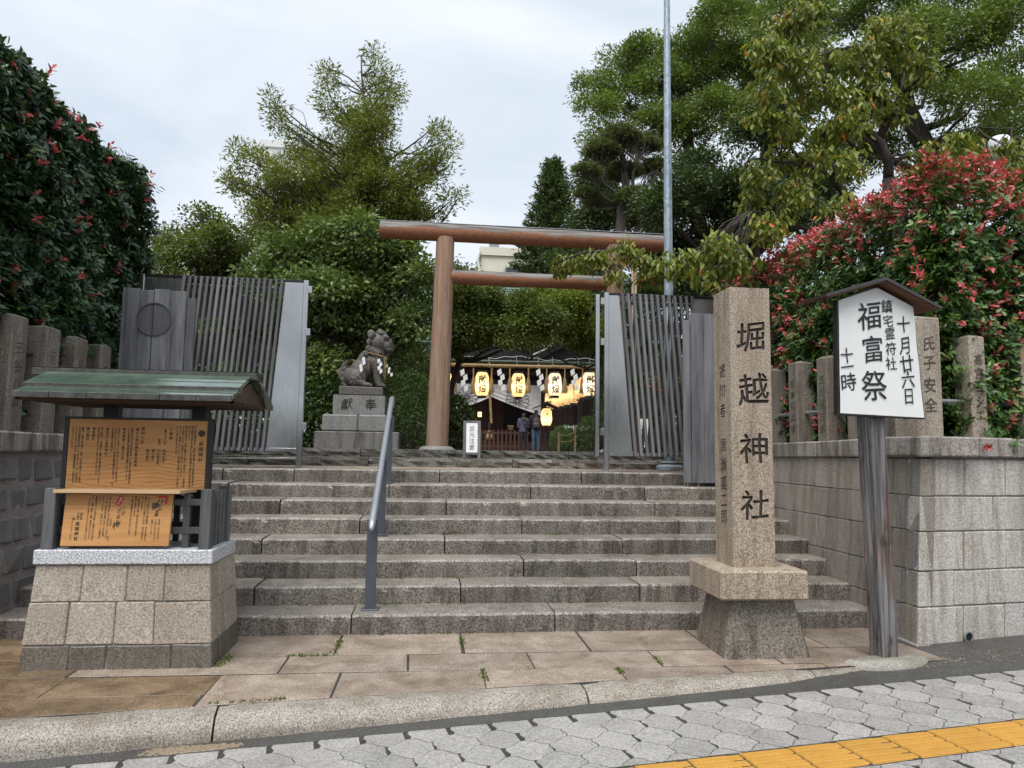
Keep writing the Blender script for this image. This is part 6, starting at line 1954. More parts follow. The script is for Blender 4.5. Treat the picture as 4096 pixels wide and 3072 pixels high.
person('person in navy puffer jacket and dark leggings facing the hall, shorter of the pair', 3.77, 29.0, 1.51, 1.56, MT['hair'], MT['navy'], MT['black_cloth'], 0.06, hood=MT['olive'], strap=True)
person('person in black jacket and jeans wearing a grey backpack facing the hall', 4.29, 29.0, 1.51, 1.72, MT['hair'], MT['black_cloth'], MT['denim'], -0.05, pack=MT['bag'], hood=MT['black_cloth'])
person('person in crimson jacket and jeans seen through the slats of the right gate', 4.46, 14.0, 1.51, 1.72, MT['hair_blond'], MT['crimson'], MT['denim'], -1.3, arms='front', long_hair=True, band=True)
person('person in black seen behind the last slats of the right gate', 5.15, 14.2, 1.51, 1.74, MT['hair'], MT['black_cloth'], MT['black_cloth'], 1.5)

# ------------------------------------------------------------------ distant buildings, lamp
def building(label, x0, x1, y0, y1, z1, mat, wins=(), roof=None, rail=False):
    t = thing('apartment_building', label, 'building', ((x0 + x1) / 2, y0, 0))
    mb = MB(); mb.box((x0, y0, -0.5), (x1, y1, z1)); mb.build('wall', mat, t)
    mb = MB(); mb.box((x0 - 0.15, y0 - 0.15, z1 - 0.35), (x1 + 0.15, y1, z1 + 0.25)); mb.build('parapet', mat, t)
    for (a, b, c_, d) in wins:
        mb = MB(); 
        for q in ((a, c_, b, c_ + 0.08), (a, d - 0.08, b, d), (a, c_ + 0.081, a + 0.08, d - 0.081), (b - 0.08, c_ + 0.081, b, d - 0.081), ((a + b) / 2 - 0.04, c_ + 0.081, (a + b) / 2 + 0.04, d - 0.081)):
            mb.box((q[0], y0 - 0.10, q[1]), (q[2], y0 - 0.01, q[3]))
        w = mb.build('window', MT['metal_grey'], t)
        mb = MB(); mb.box((a + 0.081, y0 - 0.05, c_ + 0.081), (b - 0.081, y0 - 0.02, d - 0.081)); mb.build('pane', MT['glass'], w)
    if rail:
        mb = MB()
        for x in np.arange(x0, x1, 0.7):
            mb.tube([(x, y0, z1 + 0.25), (x, y0, z1 + 1.05)], 0.03, 5)
        for zz in (0.65, 1.05):
            mb.tube([(x0, y0, z1 + zz), (x1, y0, z1 + zz)], 0.035, 5)
        mb.build('railing', MT['metal_grey'], t)
    return t
bw_ = [(x, x + 1.6, z, z + 1.5) for z in (7.0, 10.0, 13.0, 16.0) for x in np.arange(-33, -8, 3.2)]
building('low white building with rooftop railing behind the left gate', -36, -7, 60, 72, 18.7, MT['white_wall'], bw_, rail=True)
building('taller white block showing through the tall central tree', -15.9, -9.0, 64, 76, 28.9, MT['white_wall'])
cb = building('cream building with a curtained window seen between the torii beams', 3.3, 13.0, 50, 60, 15.9, MT['cream'], [(5.0, 7.3, 13.1, 14.75), (8.2, 10.4, 13.1, 14.75), (5.0, 7.3, 9.9, 11.5), (8.2, 10.4, 9.9, 11.5)])
mb = MB(); mb.tube([(3.15, 49.7, 15.8), (3.0, 49.7, 15.2), (3.1, 49.7, 14.4), (3.1, 49.7, 9)], 0.09, 8); mb.build('downpipe', MT['white_wall'], cb)
mb = MB(); mb.box((3.9, 50.5, 16.15), (4.6, 51, 16.9)); mb.build('roof_unit', MT['metal_grey'], cb)
gl = thing('street_lamp', 'white cylindrical lamp head above the red hedge at the right edge', 'street lamp', (10.7, 12.0, 0))
mb = MB(); mb.tube([(10.7, 12, -0.3), (10.7, 12, 7.1)], [0.08, 0.06], 12); mb.build('pole', MT['metal_grey'], gl)
mb = MB(); mb.lathe([(0.08, 0), (0.15, 0.08), (0.17, 0.14)], 20, (10.7, 12, 7.1)); mb.build('collar', MT['metal_grey'], gl)
mb = MB(); mb.lathe([(0.165, 0.14), (0.19, 0.50), (0.15, 0.56), (0.04, 0.58)], 24, (10.7, 12, 7.1)); mb.build('lamp_shade', MT['white_plastic'], gl, smooth=True)
sb = thing('rope_fence', 'low wooden stakes with a slack rope round the clipped bush', 'fence', (4.2, 22, 1.5))
for x, z in ((3.98, 2.13), (4.50, 2.31)):
    mb = MB(); mb.tube([(x, 22, 1.5), (x, 22, z)], 0.035, 10); mb.build('stake', MT['bamboo_dry'], sb)
mb = MB(); mb.tube([(3.98 + 0.52 * t, 21.95, 2.08 - 0.10 * math.sin(math.pi * t) + 0.12 * t) for t in np.linspace(0, 1, 9)], 0.01, 6); mb.tube([(3.98 + 0.52 * t, 21.95, 1.88 - 0.08 * math.sin(math.pi * t) + 0.08 * t) for t in np.linspace(0, 1, 9)], 0.01, 6); mb.build('cord', MT['rope'], sb)
fs = thing('fortune_slip_line', 'tangle of white paper fortune slips tied on a line behind the clipped bush', 'paper slips', (4.9, 23, 2.2))
mb = MB()
for i in range(60):
    x = 4.35 + 1.0 * RNG.random(); z = 2.28 + 0.10 * RNG.random(); a = RNG.random() * 3
    mb.prism([(x, 23, z), (x + 0.05 * math.cos(a), 23.02, z + 0.05 * math.sin(a)), (x + 0.05 * math.cos(a) + 0.014, 23.02, z + 0.05 * math.sin(a) - 0.016), (x + 0.014, 23, z - 0.05)], (0, 0.004, 0))
mb.build('slips', MT['paper'], fs)

CL_tall = [(-1.74, 17.59, 6.91, 0.53), (-1.65, 17.34, 7.02, 0.5), (-1.53, 17.47, 7.44, 0.49), (-1.85, 17.13, 7.28, 0.47), (-1.64, 16.21, 7.33, 0.43), (-1.36, 17.18, 7.84, 0.44), (-1.37, 16.01, 7.59, 0.4), (-1.51, 16.29, 7.96, 0.39), (-1.64, 17.55, 8.48, 0.41), (-1.57, 16.09, 8.13, 0.36), (-1.54, 16.18, 8.51, 0.35), (-1.52, 16.2, 8.6, 0.33), (-1.88, 17.76, 9.61, 0.35), (-1.51, 16.36, 9.09, 0.31), (-1.53, 16.05, 9.06, 0.29), (-1.69, 17.68, 10.04, 0.3), (-1.66, 16.24, 9.56, 0.26), (-1.78, 17.69, 10.47, 0.27), (-1.6, 17.35, 10.66, 0.25), (-1.83, 17.67, 11.0, 0.24), (-1.6, 17.91, 11.33, 0.23), (-1.6, 17.16, 11.14, 0.2), (-1.65, 17.6, 11.59, 0.2), (-1.8, 16.07, 7.3, 0.42), (-1.9, 17.54, 7.94, 0.44), (-1.85, 17.02, 7.95, 0.41), (-1.87, 17.43, 8.29, 0.41), (-1.88, 16.21, 8.2, 0.36), (-2.0, 17.5, 8.74, 0.37), (-2.09, 17.87, 9.19, 0.37), (-2.02, 16.12, 8.7, 0.31), (-2.09, 16.65, 9.05, 0.31), (-2.43, 17.13, 9.54, 0.3), (-2.37, 17.66, 9.82, 0.29), (-2.53, 16.48, 9.47, 0.26), (-2.49, 16.36, 9.7, 0.24), (-2.61, 16.5, 9.86, 0.23), (-2.62, 17.23, 10.55, 0.22), (-2.78, 17.51, 10.89, 0.21), (-2.69, 16.79, 10.66, 0.19), (-1.57, 16.73, 8.5, 0.35), (-1.65, 16.79, 8.7, 0.33), (-1.65, 16.7, 9.03, 0.32), (-1.47, 16.84, 9.28, 0.31), (-1.47, 16.17, 9.07, 0.28), (-1.32, 17.0, 9.7, 0.28), (-1.5, 17.95, 10.21, 0.28), (-1.27, 16.83, 9.86, 0.24), (-1.15, 17.5, 10.51, 0.24), (-1.18, 16.32, 10.07, 0.21), (-1.19, 17.38, 10.84, 0.2), (-2.18, 17.51, 7.44, 0.46), (-2.09, 17.35, 7.58, 0.43), (-2.44, 17.03, 7.56, 0.41), (-2.64, 16.97, 7.79, 0.39), (-2.48, 17.29, 8.04, 0.38), (-2.89, 17.8, 8.5, 0.37), (-2.82, 16.3, 7.94, 0.33), (-3.06, 16.19, 8.03, 0.31), (-3.2, 17.5, 8.85, 0.31), (-3.4, 17.83, 9.07, 0.3), (-3.35, 17.04, 8.91, 0.27), (-3.44, 16.89, 8.95, 0.25), (-3.88, 17.44, 9.45, 0.24), (-3.58, 16.37, 9.01, 0.21), (-3.83, 16.54, 9.3, 0.2), (-3.81, 16.4, 9.44, 0.18), (-4.12, 17.17, 10.0, 0.17), (-2.06, 16.63, 6.8, 0.5), (-2.25, 16.46, 6.89, 0.48), (-2.28, 17.38, 7.39, 0.48), (-2.65, 17.91, 7.43, 0.48), (-2.76, 16.59, 7.21, 0.43), (-2.82, 17.41, 7.58, 0.43), (-3.19, 16.83, 7.39, 0.4), (-3.29, 17.71, 7.87, 0.4), (-3.52, 17.17, 7.7, 0.37), (-3.35, 16.53, 7.57, 0.34), (-3.48, 16.43, 7.68, 0.32), (-3.73, 16.05, 7.54, 0.29), (-3.91, 16.96, 8.03, 0.29), (-4.24, 16.77, 8.1, 0.27), (-4.2, 16.34, 8.03, 0.24), (-4.36, 16.72, 8.21, 0.23), (-4.64, 16.64, 8.37, 0.21), (-4.88, 17.55, 8.84, 0.21), (-2.16, 16.29, 6.55, 0.53), (-3.02, 17.98, 7.15, 0.56), (-2.62, 16.96, 6.93, 0.51), (-3.09, 17.2, 7.03, 0.49), (-3.17, 16.94, 7.03, 0.46), (-3.22, 17.67, 7.43, 0.45), (-3.85, 17.64, 7.27, 0.43), (-3.5, 17.11, 7.19, 0.39), (-3.84, 16.96, 7.22, 0.36), (-3.93, 17.44, 7.62, 0.35), (-4.25, 17.71, 7.65, 0.33), (-4.24, 16.8, 7.46, 0.29), (-4.72, 17.47, 7.78, 0.28), (-5.04, 17.92, 8.05, 0.26), (-4.83, 16.93, 7.72, 0.22), (-4.83, 16.46, 7.62, 0.19), (-0.82, 16.47, 6.91, 0.39), (-0.77, 17.43, 7.38, 0.39), (-0.69, 17.35, 7.62, 0.37), (-1.01, 17.92, 7.96, 0.36), (-0.83, 17.71, 8.19, 0.34), (-0.5, 16.48, 7.88, 0.3), (-0.49, 16.38, 7.95, 0.28), (-0.36, 16.52, 8.3, 0.26), (-0.39, 16.37, 8.35, 0.24), (-0.26, 17.41, 9.01, 0.24), (-0.22, 17.72, 9.44, 0.22), (-0.11, 17.8, 9.62, 0.2), (-0.13, 16.51, 9.24, 0.17), (-0.76, 17.73, 7.19, 0.39), (-0.65, 16.63, 7.17, 0.35), (-0.61, 16.85, 7.22, 0.34), (-0.74, 17.46, 7.71, 0.34), (-0.47, 16.17, 7.37, 0.3), (-0.29, 16.18, 7.54, 0.28), (-0.07, 17.67, 8.36, 0.29), (-0.19, 16.58, 8.09, 0.25), (-0.06, 16.71, 8.33, 0.24), (0.3, 17.16, 8.59, 0.23), (0.14, 17.35, 8.9, 0.21), (0.19, 16.01, 8.56, 0.18), (0.22, 16.67, 9.03, 0.17), (-0.77, 16.87, 7.01, 0.35), (-0.75, 16.97, 7.13, 0.33), (-0.56, 16.42, 7.0, 0.29), (-0.19, 17.17, 7.38, 0.28), (-0.22, 17.91, 7.75, 0.27), (0.07, 16.78, 7.41, 0.23), (0.35, 17.09, 7.67, 0.2), (0.5, 16.24, 7.44, 0.17), (-2.22, 16.55, 6.4, 0.6), (-2.46, 17.33, 6.54, 0.61), (-2.52, 16.23, 6.25, 0.55), (-2.93, 17.77, 6.9, 0.59), (-3.07, 17.82, 6.78, 0.57), (-3.24, 16.19, 6.4, 0.5), (-3.53, 17.88, 6.81, 0.53), (-3.2, 16.75, 6.69, 0.47), (-3.56, 17.55, 6.88, 0.47), (-4.08, 17.52, 7.0, 0.45), (-4.09, 16.59, 6.68, 0.41), (-4.19, 17.35, 6.98, 0.41), (-2.76, 17.31, 7.95, 0.65), (-2.14, 17.61, 8.34, 0.67), (-1.35, 16.53, 7.51, 0.6), (-2.99, 17.51, 7.19, 0.68), (-3.79, 17.92, 8.37, 0.51), (-2.47, 17.35, 8.81, 0.5), (-2.02, 17.07, 9.55, 0.4), (-1.14, 16.23, 8.08, 0.47)]
CL_plum = [(-2.02, 12.89, 5.27, 0.44), (-1.34, 12.69, 5.33, 0.41), (-2.55, 13.21, 4.9, 0.6), (-1.7, 13.15, 4.84, 0.69), (-0.85, 12.99, 5.01, 0.51), (-2.06, 12.46, 4.07, 0.65), (-1.34, 13.1, 4.15, 0.77), (-0.59, 13.08, 4.35, 0.6), (-0.23, 12.45, 4.56, 0.26), (-1.86, 13.45, 3.5, 0.61), (-0.98, 13.12, 3.52, 0.6), (-0.34, 12.37, 3.71, 0.4), (-2.92, 13.51, 4.35, 0.53), (-1.93, 12.4, 2.85, 0.4), (-3.07, 12.66, 4.49, 0.33), (-2.66, 13.21, 3.6, 0.52), (-3.12, 13.04, 3.73, 0.51), (-3.57, 12.98, 3.54, 0.51)]
CL_mapleL = [(-4.98, 15.27, 6.24, 0.36), (-5.25, 14.92, 5.62, 0.44), (-4.57, 14.66, 5.49, 0.53), (-5.4, 14.42, 5.09, 0.34), (-3.92, 14.22, 5.58, 0.42), (-4.07, 15.39, 5.36, 0.55), (-5.03, 15.46, 5.14, 0.55), (-5.57, 15.08, 4.78, 0.49), (-4.48, 15.43, 4.7, 0.6), (-4.8, 14.75, 4.16, 0.58), (-5.26, 14.58, 3.93, 0.48), (-4.05, 14.79, 3.44, 0.58), (-4.95, 15.67, 3.33, 0.61)]
CL_mapleM = [(0.57, 14.27, 4.65, 0.37), (1.05, 15.01, 4.78, 0.35), (0.6, 14.6, 4.09, 0.49), (1.45, 15.43, 4.47, 0.55), (1.88, 14.77, 4.56, 0.33), (1.88, 14.73, 4.06, 0.46), (1.11, 14.85, 3.85, 0.25), (0.39, 15.07, 3.61, 0.24), (0.61, 15.44, 5.43, 0.26), (1.54, 14.77, 3.88, 0.15), (0.47, 15.55, 4.82, 0.41), (2.31, 14.38, 4.26, 0.34), (0.99, 14.63, 3.79, 0.15), (1.55, 14.36, 3.73, 0.13), (2.03, 14.38, 3.74, 0.13)]
CL_mapleR = [(2.93, 16.45, 4.38, 0.3), (3.36, 16.36, 4.55, 0.43), (2.4, 15.5, 4.03, 0.16), (2.97, 15.5, 4.8, 0.34), (3.51, 15.87, 4.3, 0.29), (2.74, 16.39, 5.2, 0.32), (3.58, 16.5, 4.13, 0.22), (3.25, 16.4, 5.45, 0.26)]
CL_evergreenM = [(3.58, 18.09, 6.23, 0.33), (3.82, 17.65, 5.4, 0.41), (4.1, 17.9, 6.08, 0.35), (3.19, 17.69, 6.54, 0.23), (4.01, 18.03, 4.87, 0.42), (4.07, 18.07, 6.62, 0.35)]
CL_pine = [(4.74, 17.52, 9.73, 0.5), (4.26, 17.6, 9.35, 0.48), (5.64, 18.45, 9.96, 0.51), (3.79, 17.25, 8.65, 0.34), (5.06, 18.48, 9.15, 0.53), (6.03, 18.63, 9.44, 0.41), (4.41, 18.72, 8.38, 0.39), (5.19, 17.81, 8.21, 0.49), (5.92, 18.08, 8.37, 0.35), (3.95, 18.13, 8.4, 0.28)]
CL_camphor = [(5.5, 23.43, 14.38, 0.67), (6.63, 24.53, 15.77, 0.77), (7.4, 23.6, 15.75, 0.74), (5.25, 22.36, 12.82, 0.61), (6.87, 24.15, 14.25, 0.98), (7.69, 22.95, 14.38, 0.84), (8.76, 23.32, 15.79, 0.85), (9.88, 23.73, 16.74, 0.87), (9.33, 21.41, 16.01, 0.78), (11.39, 23.86, 17.95, 0.87), (9.08, 23.52, 14.53, 1.07), (7.53, 22.97, 12.87, 0.75), (9.94, 23.08, 14.96, 0.96), (10.89, 22.87, 15.61, 1.04), (5.33, 22.02, 11.87, 0.46), (8.4, 23.09, 12.65, 0.9), (9.25, 21.52, 12.54, 0.98), (11.27, 23.0, 14.34, 0.9)]
CL_camphorBack = [(5.22, 22.18, 10.27, 0.58), (5.62, 21.93, 9.43, 0.64), (5.04, 22.08, 8.98, 0.58), (6.73, 22.55, 9.22, 0.66), (5.44, 22.47, 11.04, 0.44)]
CL_bigR = [(8.59, 15.98, 12.3, 0.83), (10.96, 17.82, 13.87, 0.86), (12.04, 17.34, 13.86, 0.79), (11.64, 15.74, 11.92, 0.72), (13.89, 16.61, 12.63, 0.91), (14.95, 16.25, 13.02, 0.89), (13.54, 15.82, 10.58, 0.87), (15.63, 17.11, 10.4, 0.78), (14.13, 18.2, 12.19, 0.66), (13.26, 16.5, 9.46, 0.54), (16.36, 18.04, 12.7, 0.71), (10.08, 17.55, 12.34, 0.69), (10.28, 15.98, 11.21, 0.52), (16.89, 18.0, 14.72, 0.94), (13.24, 17.28, 13.93, 0.79), (16.97, 18.2, 11.83, 0.95), (15.13, 17.61, 10.05, 0.69), (16.29, 17.67, 9.48, 0.69), (12.61, 16.56, 8.57, 0.65), (12.66, 17.86, 10.0, 0.7), (12.52, 18.21, 11.24, 0.71), (11.65, 18.01, 10.0, 0.7), (12.13, 16.82, 11.44, 0.77), (14.87, 17.72, 14.36, 0.81)]
CL_darkR = [(7.31, 14.97, 8.64, 0.59), (6.51, 14.22, 7.32, 0.56), (5.21, 14.09, 6.99, 0.5), (4.73, 14.16, 6.58, 0.5), (6.05, 14.4, 6.64, 0.58), (7.07, 14.32, 6.87, 0.5), (8.9, 14.99, 8.53, 0.45), (8.19, 15.4, 8.09, 0.5), (5.35, 15.07, 6.08, 0.43), (5.91, 14.84, 5.88, 0.43), (6.98, 15.3, 6.44, 0.5), (7.97, 14.61, 6.7, 0.48), (9.06, 14.93, 7.52, 0.43), (5.07, 15.51, 6.19, 0.34), (4.42, 14.8, 5.75, 0.29), (7.67, 14.36, 9.03, 0.47), (6.08, 15.8, 8.35, 0.41), (4.82, 15.44, 5.24, 0.34), (5.23, 14.73, 5.02, 0.33), (5.86, 14.74, 5.17, 0.33), (6.42, 15.06, 5.59, 0.33)]
CL_cherryL = [(4.82, 9.1, 7.58, 0.24), (4.96, 8.72, 7.5, 0.2), (4.24, 8.5, 6.84, 0.22), (4.8, 8.71, 6.88, 0.25), (5.62, 9.28, 7.34, 0.24), (4.37, 8.64, 6.41, 0.23), (5.07, 8.96, 6.57, 0.26), (5.45, 8.7, 6.46, 0.23), (4.26, 8.71, 6.05, 0.15), (4.63, 8.67, 5.93, 0.23), (5.36, 8.9, 6.02, 0.23), (5.72, 8.67, 6.99, 0.25), (5.91, 8.53, 7.32, 0.24), (5.8, 8.61, 6.5, 0.22), (6.27, 8.67, 7.1, 0.2), (6.66, 8.99, 7.67, 0.18), (6.52, 8.56, 6.79, 0.19), (5.53, 8.52, 5.99, 0.2), (6.37, 8.95, 6.45, 0.21), (5.15, 8.91, 5.55, 0.23), (4.83, 9.2, 5.72, 0.2), (5.46, 8.55, 5.42, 0.19), (4.34, 8.9, 5.3, 0.21), (4.86, 8.9, 5.07, 0.23), (5.17, 8.53, 4.88, 0.17), (4.33, 9.47, 5.11, 0.21), (4.37, 8.72, 4.53, 0.23), (3.67, 8.59, 4.27, 0.2), (3.44, 8.97, 4.12, 0.2), (3.95, 8.66, 4.06, 0.19), (3.24, 9.12, 4.09, 0.18), (3.58, 8.85, 3.84, 0.15), (6.59, 8.62, 5.65, 0.16), (6.94, 8.55, 5.77, 0.14), (7.86, 9.23, 5.99, 0.18), (7.97, 8.78, 5.87, 0.15), (8.57, 9.29, 5.92, 0.12)]
CL_cherryTip = [(2.04, 10.89, 4.5, 0.14), (2.3, 11.07, 4.6, 0.14), (2.48, 10.82, 4.61, 0.14), (2.69, 10.8, 4.58, 0.14), (2.88, 10.81, 4.37, 0.13), (2.03, 11.03, 4.38, 0.1), (3.23, 10.95, 4.68, 0.17), (3.46, 10.84, 4.55, 0.18), (2.98, 10.74, 4.73, 0.13), (3.43, 10.97, 4.36, 0.16), (3.78, 11.09, 4.4, 0.14)]
CH_LIMBS = [[(6.3, 9.02, 5.39), (6.19, 8.88, 5.67), (6.08, 8.89, 5.9), (5.79, 8.9, 6.22), (5.49, 8.92, 6.55), (5.34, 8.89, 6.74), (4.91, 8.89, 7.13), (4.8, 9.04, 7.45)], [(6.22, 9.1, 6.0), (6.44, 8.93, 6.52), (6.74, 9.11, 7.21), (6.59, 8.99, 7.6), (6.64, 9.07, 7.98)], [(6.14, 9.1, 4.75), (5.85, 9.11, 5.03), (5.36, 8.89, 5.33), (5.08, 8.95, 5.5), (4.87, 9.03, 5.78), (4.81, 9.11, 6.12)], [(5.63, 8.9, 4.41), (5.19, 8.95, 4.53), (4.92, 9.08, 4.71), (4.57, 8.91, 4.74), (4.22, 8.97, 4.82)], [(5.52, 8.96, 6.58), (5.79, 9.04, 6.75), (5.9, 9.1, 7.28)], [(4.92, 8.92, 7.15), (5.03, 9.06, 7.5), (4.98, 9.06, 7.83)], [(5.46, 9.08, 6.85), (5.4, 9.01, 7.18), (5.52, 9.1, 7.66)], [(5.09, 8.97, 5.5), (4.7, 8.98, 5.54), (4.21, 8.94, 5.54)], [(6.15, 9.07, 5.66), (5.84, 8.99, 5.8), (5.59, 8.95, 5.94), (5.26, 8.92, 5.96)], [(6.33, 9.05, 5.67), (6.67, 9.03, 5.79), (7.12, 9.05, 6.09), (7.63, 8.97, 6.25), (8.22, 9.0, 6.28)], [(5.45, 10.82, 4.51), (4.74, 10.95, 4.58), (3.61, 10.79, 4.39), (3.29, 10.89, 4.61), (3.01, 10.96, 4.83), (2.77, 10.94, 4.75), (2.29, 10.8, 4.66), (1.86, 10.84, 4.47)], [(3.01, 10.98, 4.83), (2.64, 10.93, 4.66), (2.3, 10.99, 4.59)], [(3.68, 10.99, 4.45), (3.95, 10.89, 4.46), (4.29, 10.99, 4.33)]]

# ------------------------------------------------------------------ vegetation
def unit(A):
    return A / (np.linalg.norm(A, axis=-1, keepdims=True) + 1e-9)

def leaf_arrays(P, D, Nn, L, W, kind='d', curl=0.12):
    """P base, D direction, Nn rough upper side, L and W arrays -> verts, faces"""
    n = len(P); L = np.broadcast_to(L, n)[:, None]; W = np.broadcast_to(W, n)[:, None]
    D = unit(D); S = unit(np.cross(D, Nn)); N2 = np.cross(S, D)
    if kind == 'd':
        tip = P + D * L - N2 * L * curl
        mid = P + D * L * 0.42
        V = np.stack([P, mid + S * W * 0.5 + N2 * W * 0.12, tip, mid - S * W * 0.5 + N2 * W * 0.12], 1)
        b = (np.arange(n) * 4)[:, None]
        F = np.concatenate([b + np.array([[0, 1, 2]]), b + np.array([[0, 2, 3]])], 1).reshape(-1, 3)
        k = 2
    else:
        tip = P + D * L - N2 * L * curl
        a = P + D * L * 0.30; c = P + D * L * 0.68 - N2 * L * curl * 0.4
        V = np.stack([P, a + S * W * 0.44 + N2 * W * 0.10, c + S * W * 0.46 + N2 * W * 0.10, tip, c - S * W * 0.46 + N2 * W * 0.10, a - S * W * 0.44 + N2 * W * 0.10], 1)
        b = (np.arange(n) * 6)[:, None]
        F = np.concatenate([b + np.array([[0, 1, 2, 3]]), b + np.array([[0, 3, 4, 5]])], 1).reshape(-1, 4)
        k = 2
    return V.reshape(-1, 3), F, k

def leaf_object(name, P, D, Nn, L, W, mat, parent, kind='d', curl=0.12, rnd=None):
    V, F, k = leaf_arrays(P, D, Nn, L, W, kind, curl)
    r = RNG.random(len(P)) if rnd is None else rnd
    off = ORG.get(parent.name, np.zeros(3))
    return link(name, mesh_from(name, V - off, F, mat, rnd=np.repeat(r, k)), parent)

def rand_dir(n):
    return unit(RNG.normal(0, 1, (n, 3)))

def spread(clumps, per_m2, crad, per_cluster, flat=0.8, shell=0.6, dome=0.0):
    """cluster centres through the volume of each clump (denser outside) and leaf points round them"""
    C_, O_ = [], []
    for (x, y, z, r) in clumps:
        n = max(4, int(per_m2 * r * r))
        d = rand_dir(n); d[:, 2] = np.where((d[:, 2] < 0) & (RNG.random(n) < dome), -d[:, 2], d[:, 2]); rad = RNG.random(n) ** (1 / 3.0) * (1 - shell) + shell * (0.75 + 0.3 * RNG.random(n))
        rad = np.where(RNG.random(n) < 0.10, rad * RNG.uniform(1.1, 1.45, n), rad)
        c = np.array([x, y, z]) + d * (rad * r)[:, None] * np.array([1.05, 1.0, flat])
        q = 2.6 / max(0.35, crad * 3)
        keep = np.sin(q * c[:, 0] + 1.3 * np.sin(q * 0.8 * c[:, 2])) + np.sin(q * 1.1 * c[:, 2] + 1.7 * np.sin(q * 0.7 * c[:, 1]) + 0.8) + np.sin(q * 0.9 * c[:, 1] + c[:, 0]) > -0.75 + RNG.normal(0, 0.5, n)
        c[~keep] = c[keep][RNG.integers(0, max(1, keep.sum()), (~keep).sum())] + RNG.normal(0, crad * 0.6, ((~keep).sum(), 3)) if keep.any() else c[~keep]
        C_.append(c); O_.append(d)
    C_ = np.concatenate(C_); O_ = np.concatenate(O_)
    m = RNG.poisson(per_cluster, len(C_)) + 2
    idx = np.repeat(np.arange(len(C_)), m)
    off = rand_dir(len(idx)) * (RNG.random(len(idx)) ** 0.45)[:, None] * crad * 1.7 * np.array([1, 1, 0.7])
    return C_, O_, idx, off

def curve_pts(p0, p1, k=6, wig=0.12, sag=0.0):
    p0, p1 = np.asarray(p0, float), np.asarray(p1, float)
    t = np.linspace(0, 1, k)[:, None]
    L = np.linalg.norm(p1 - p0)
    P = p0 * (1 - t) + p1 * t
    w = RNG.normal(0, wig * L * 0.22, (1, 3)) * np.sin(math.pi * t) + RNG.normal(0, wig * L * 0.14, (1, 3)) * np.sin(2 * math.pi * t) + RNG.normal(0, wig * L * 0.04, (k, 3)) * np.sin(math.pi * t)
    P = P + w; P[:, 2] += sag * L * np.sin(math.pi * t[:, 0])
    return P

def tree(name, label, base, trunk, clumps, leaf, bark, n_leaves=30000, crad=0.22, per=14, L=0.08, W=0.03, kind='d', r0=0.16,
         flat=0.85, droop=0.2, up=0.6, twigs=0.35, group='trees in the shrine grounds', curl=0.15, shell=0.6, tier=0.35, dome=0.6, rise=0.7):
    t = thing(name, label, 'tree', tuple(base), group)
    trunk = np.asarray(trunk, float)
    mb = MB(); nT = len(trunk)
    P = np.concatenate([curve_pts(trunk[i], trunk[i + 1], 5, 0.06)[:-1] for i in range(nT - 1)] + [trunk[-1:]])
    R = np.linspace(r0, r0 * tier, len(P))
    mb.tube(P, R, 9)
    per_m2 = n_leaves / (per + 2) / sum(c[3] ** 2 for c in clumps)
    twigs = twigs * min(1.0, 900 * (per + 2) / n_leaves)
    C_, O_, idx, off = spread(clumps, per_m2, crad, per, flat, shell, dome)
    ci = 0
    for (x, y, z, r) in clumps:
        c = np.array([x, y, z])
        # limb leaves the trunk below the clump
        dz = P[:, 2] - (z - rise * np.linalg.norm(P[:, :2] - c[:2], axis=1))
        i = int(np.argmin(np.abs(dz) + 0.15 * np.linalg.norm(P - c, axis=1)))
        q = curve_pts(P[i], c, 7, 0.22, -0.03)
        rr = min(R[i] * 0.75, 0.03 + 0.02 * np.linalg.norm(c - P[i]))
        mb.tube(q, np.linspace(rr, 0.012, 7), 6)
        n = max(4, int(per_m2 * r * r))
        for k in range(n):
            if RNG.random() < twigs:
                mb.tube(curve_pts(q[RNG.integers(3, 7)], C_[ci + k], 4, 0.2), np.linspace(0.010, 0.004, 4), 4, cap=False)
        ci += n
    mb.build('trunk', bark, t, smooth=True)
    A = C_[idx] + off
    D = unit(off / crad * 0.7 + O_[idx] * 0.6 + RNG.normal(0, 0.45, (len(idx), 3)) - np.array([0, 0, droop]))
    Nn = unit(RNG.normal(0, 0.55, (len(idx), 3)) + np.array([0, 0, up]) + O_[idx] * 0.2)
    s = RNG.uniform(0.55, 1.35, len(idx))
    rc = np.clip(RNG.random(len(C_))[idx] * 0.5 + RNG.random(len(idx)) * 0.5, 0, 1)
    leaf_object('crown', A, D, Nn, L * s, W * s, leaf, t, kind, curl, rc)
    return t

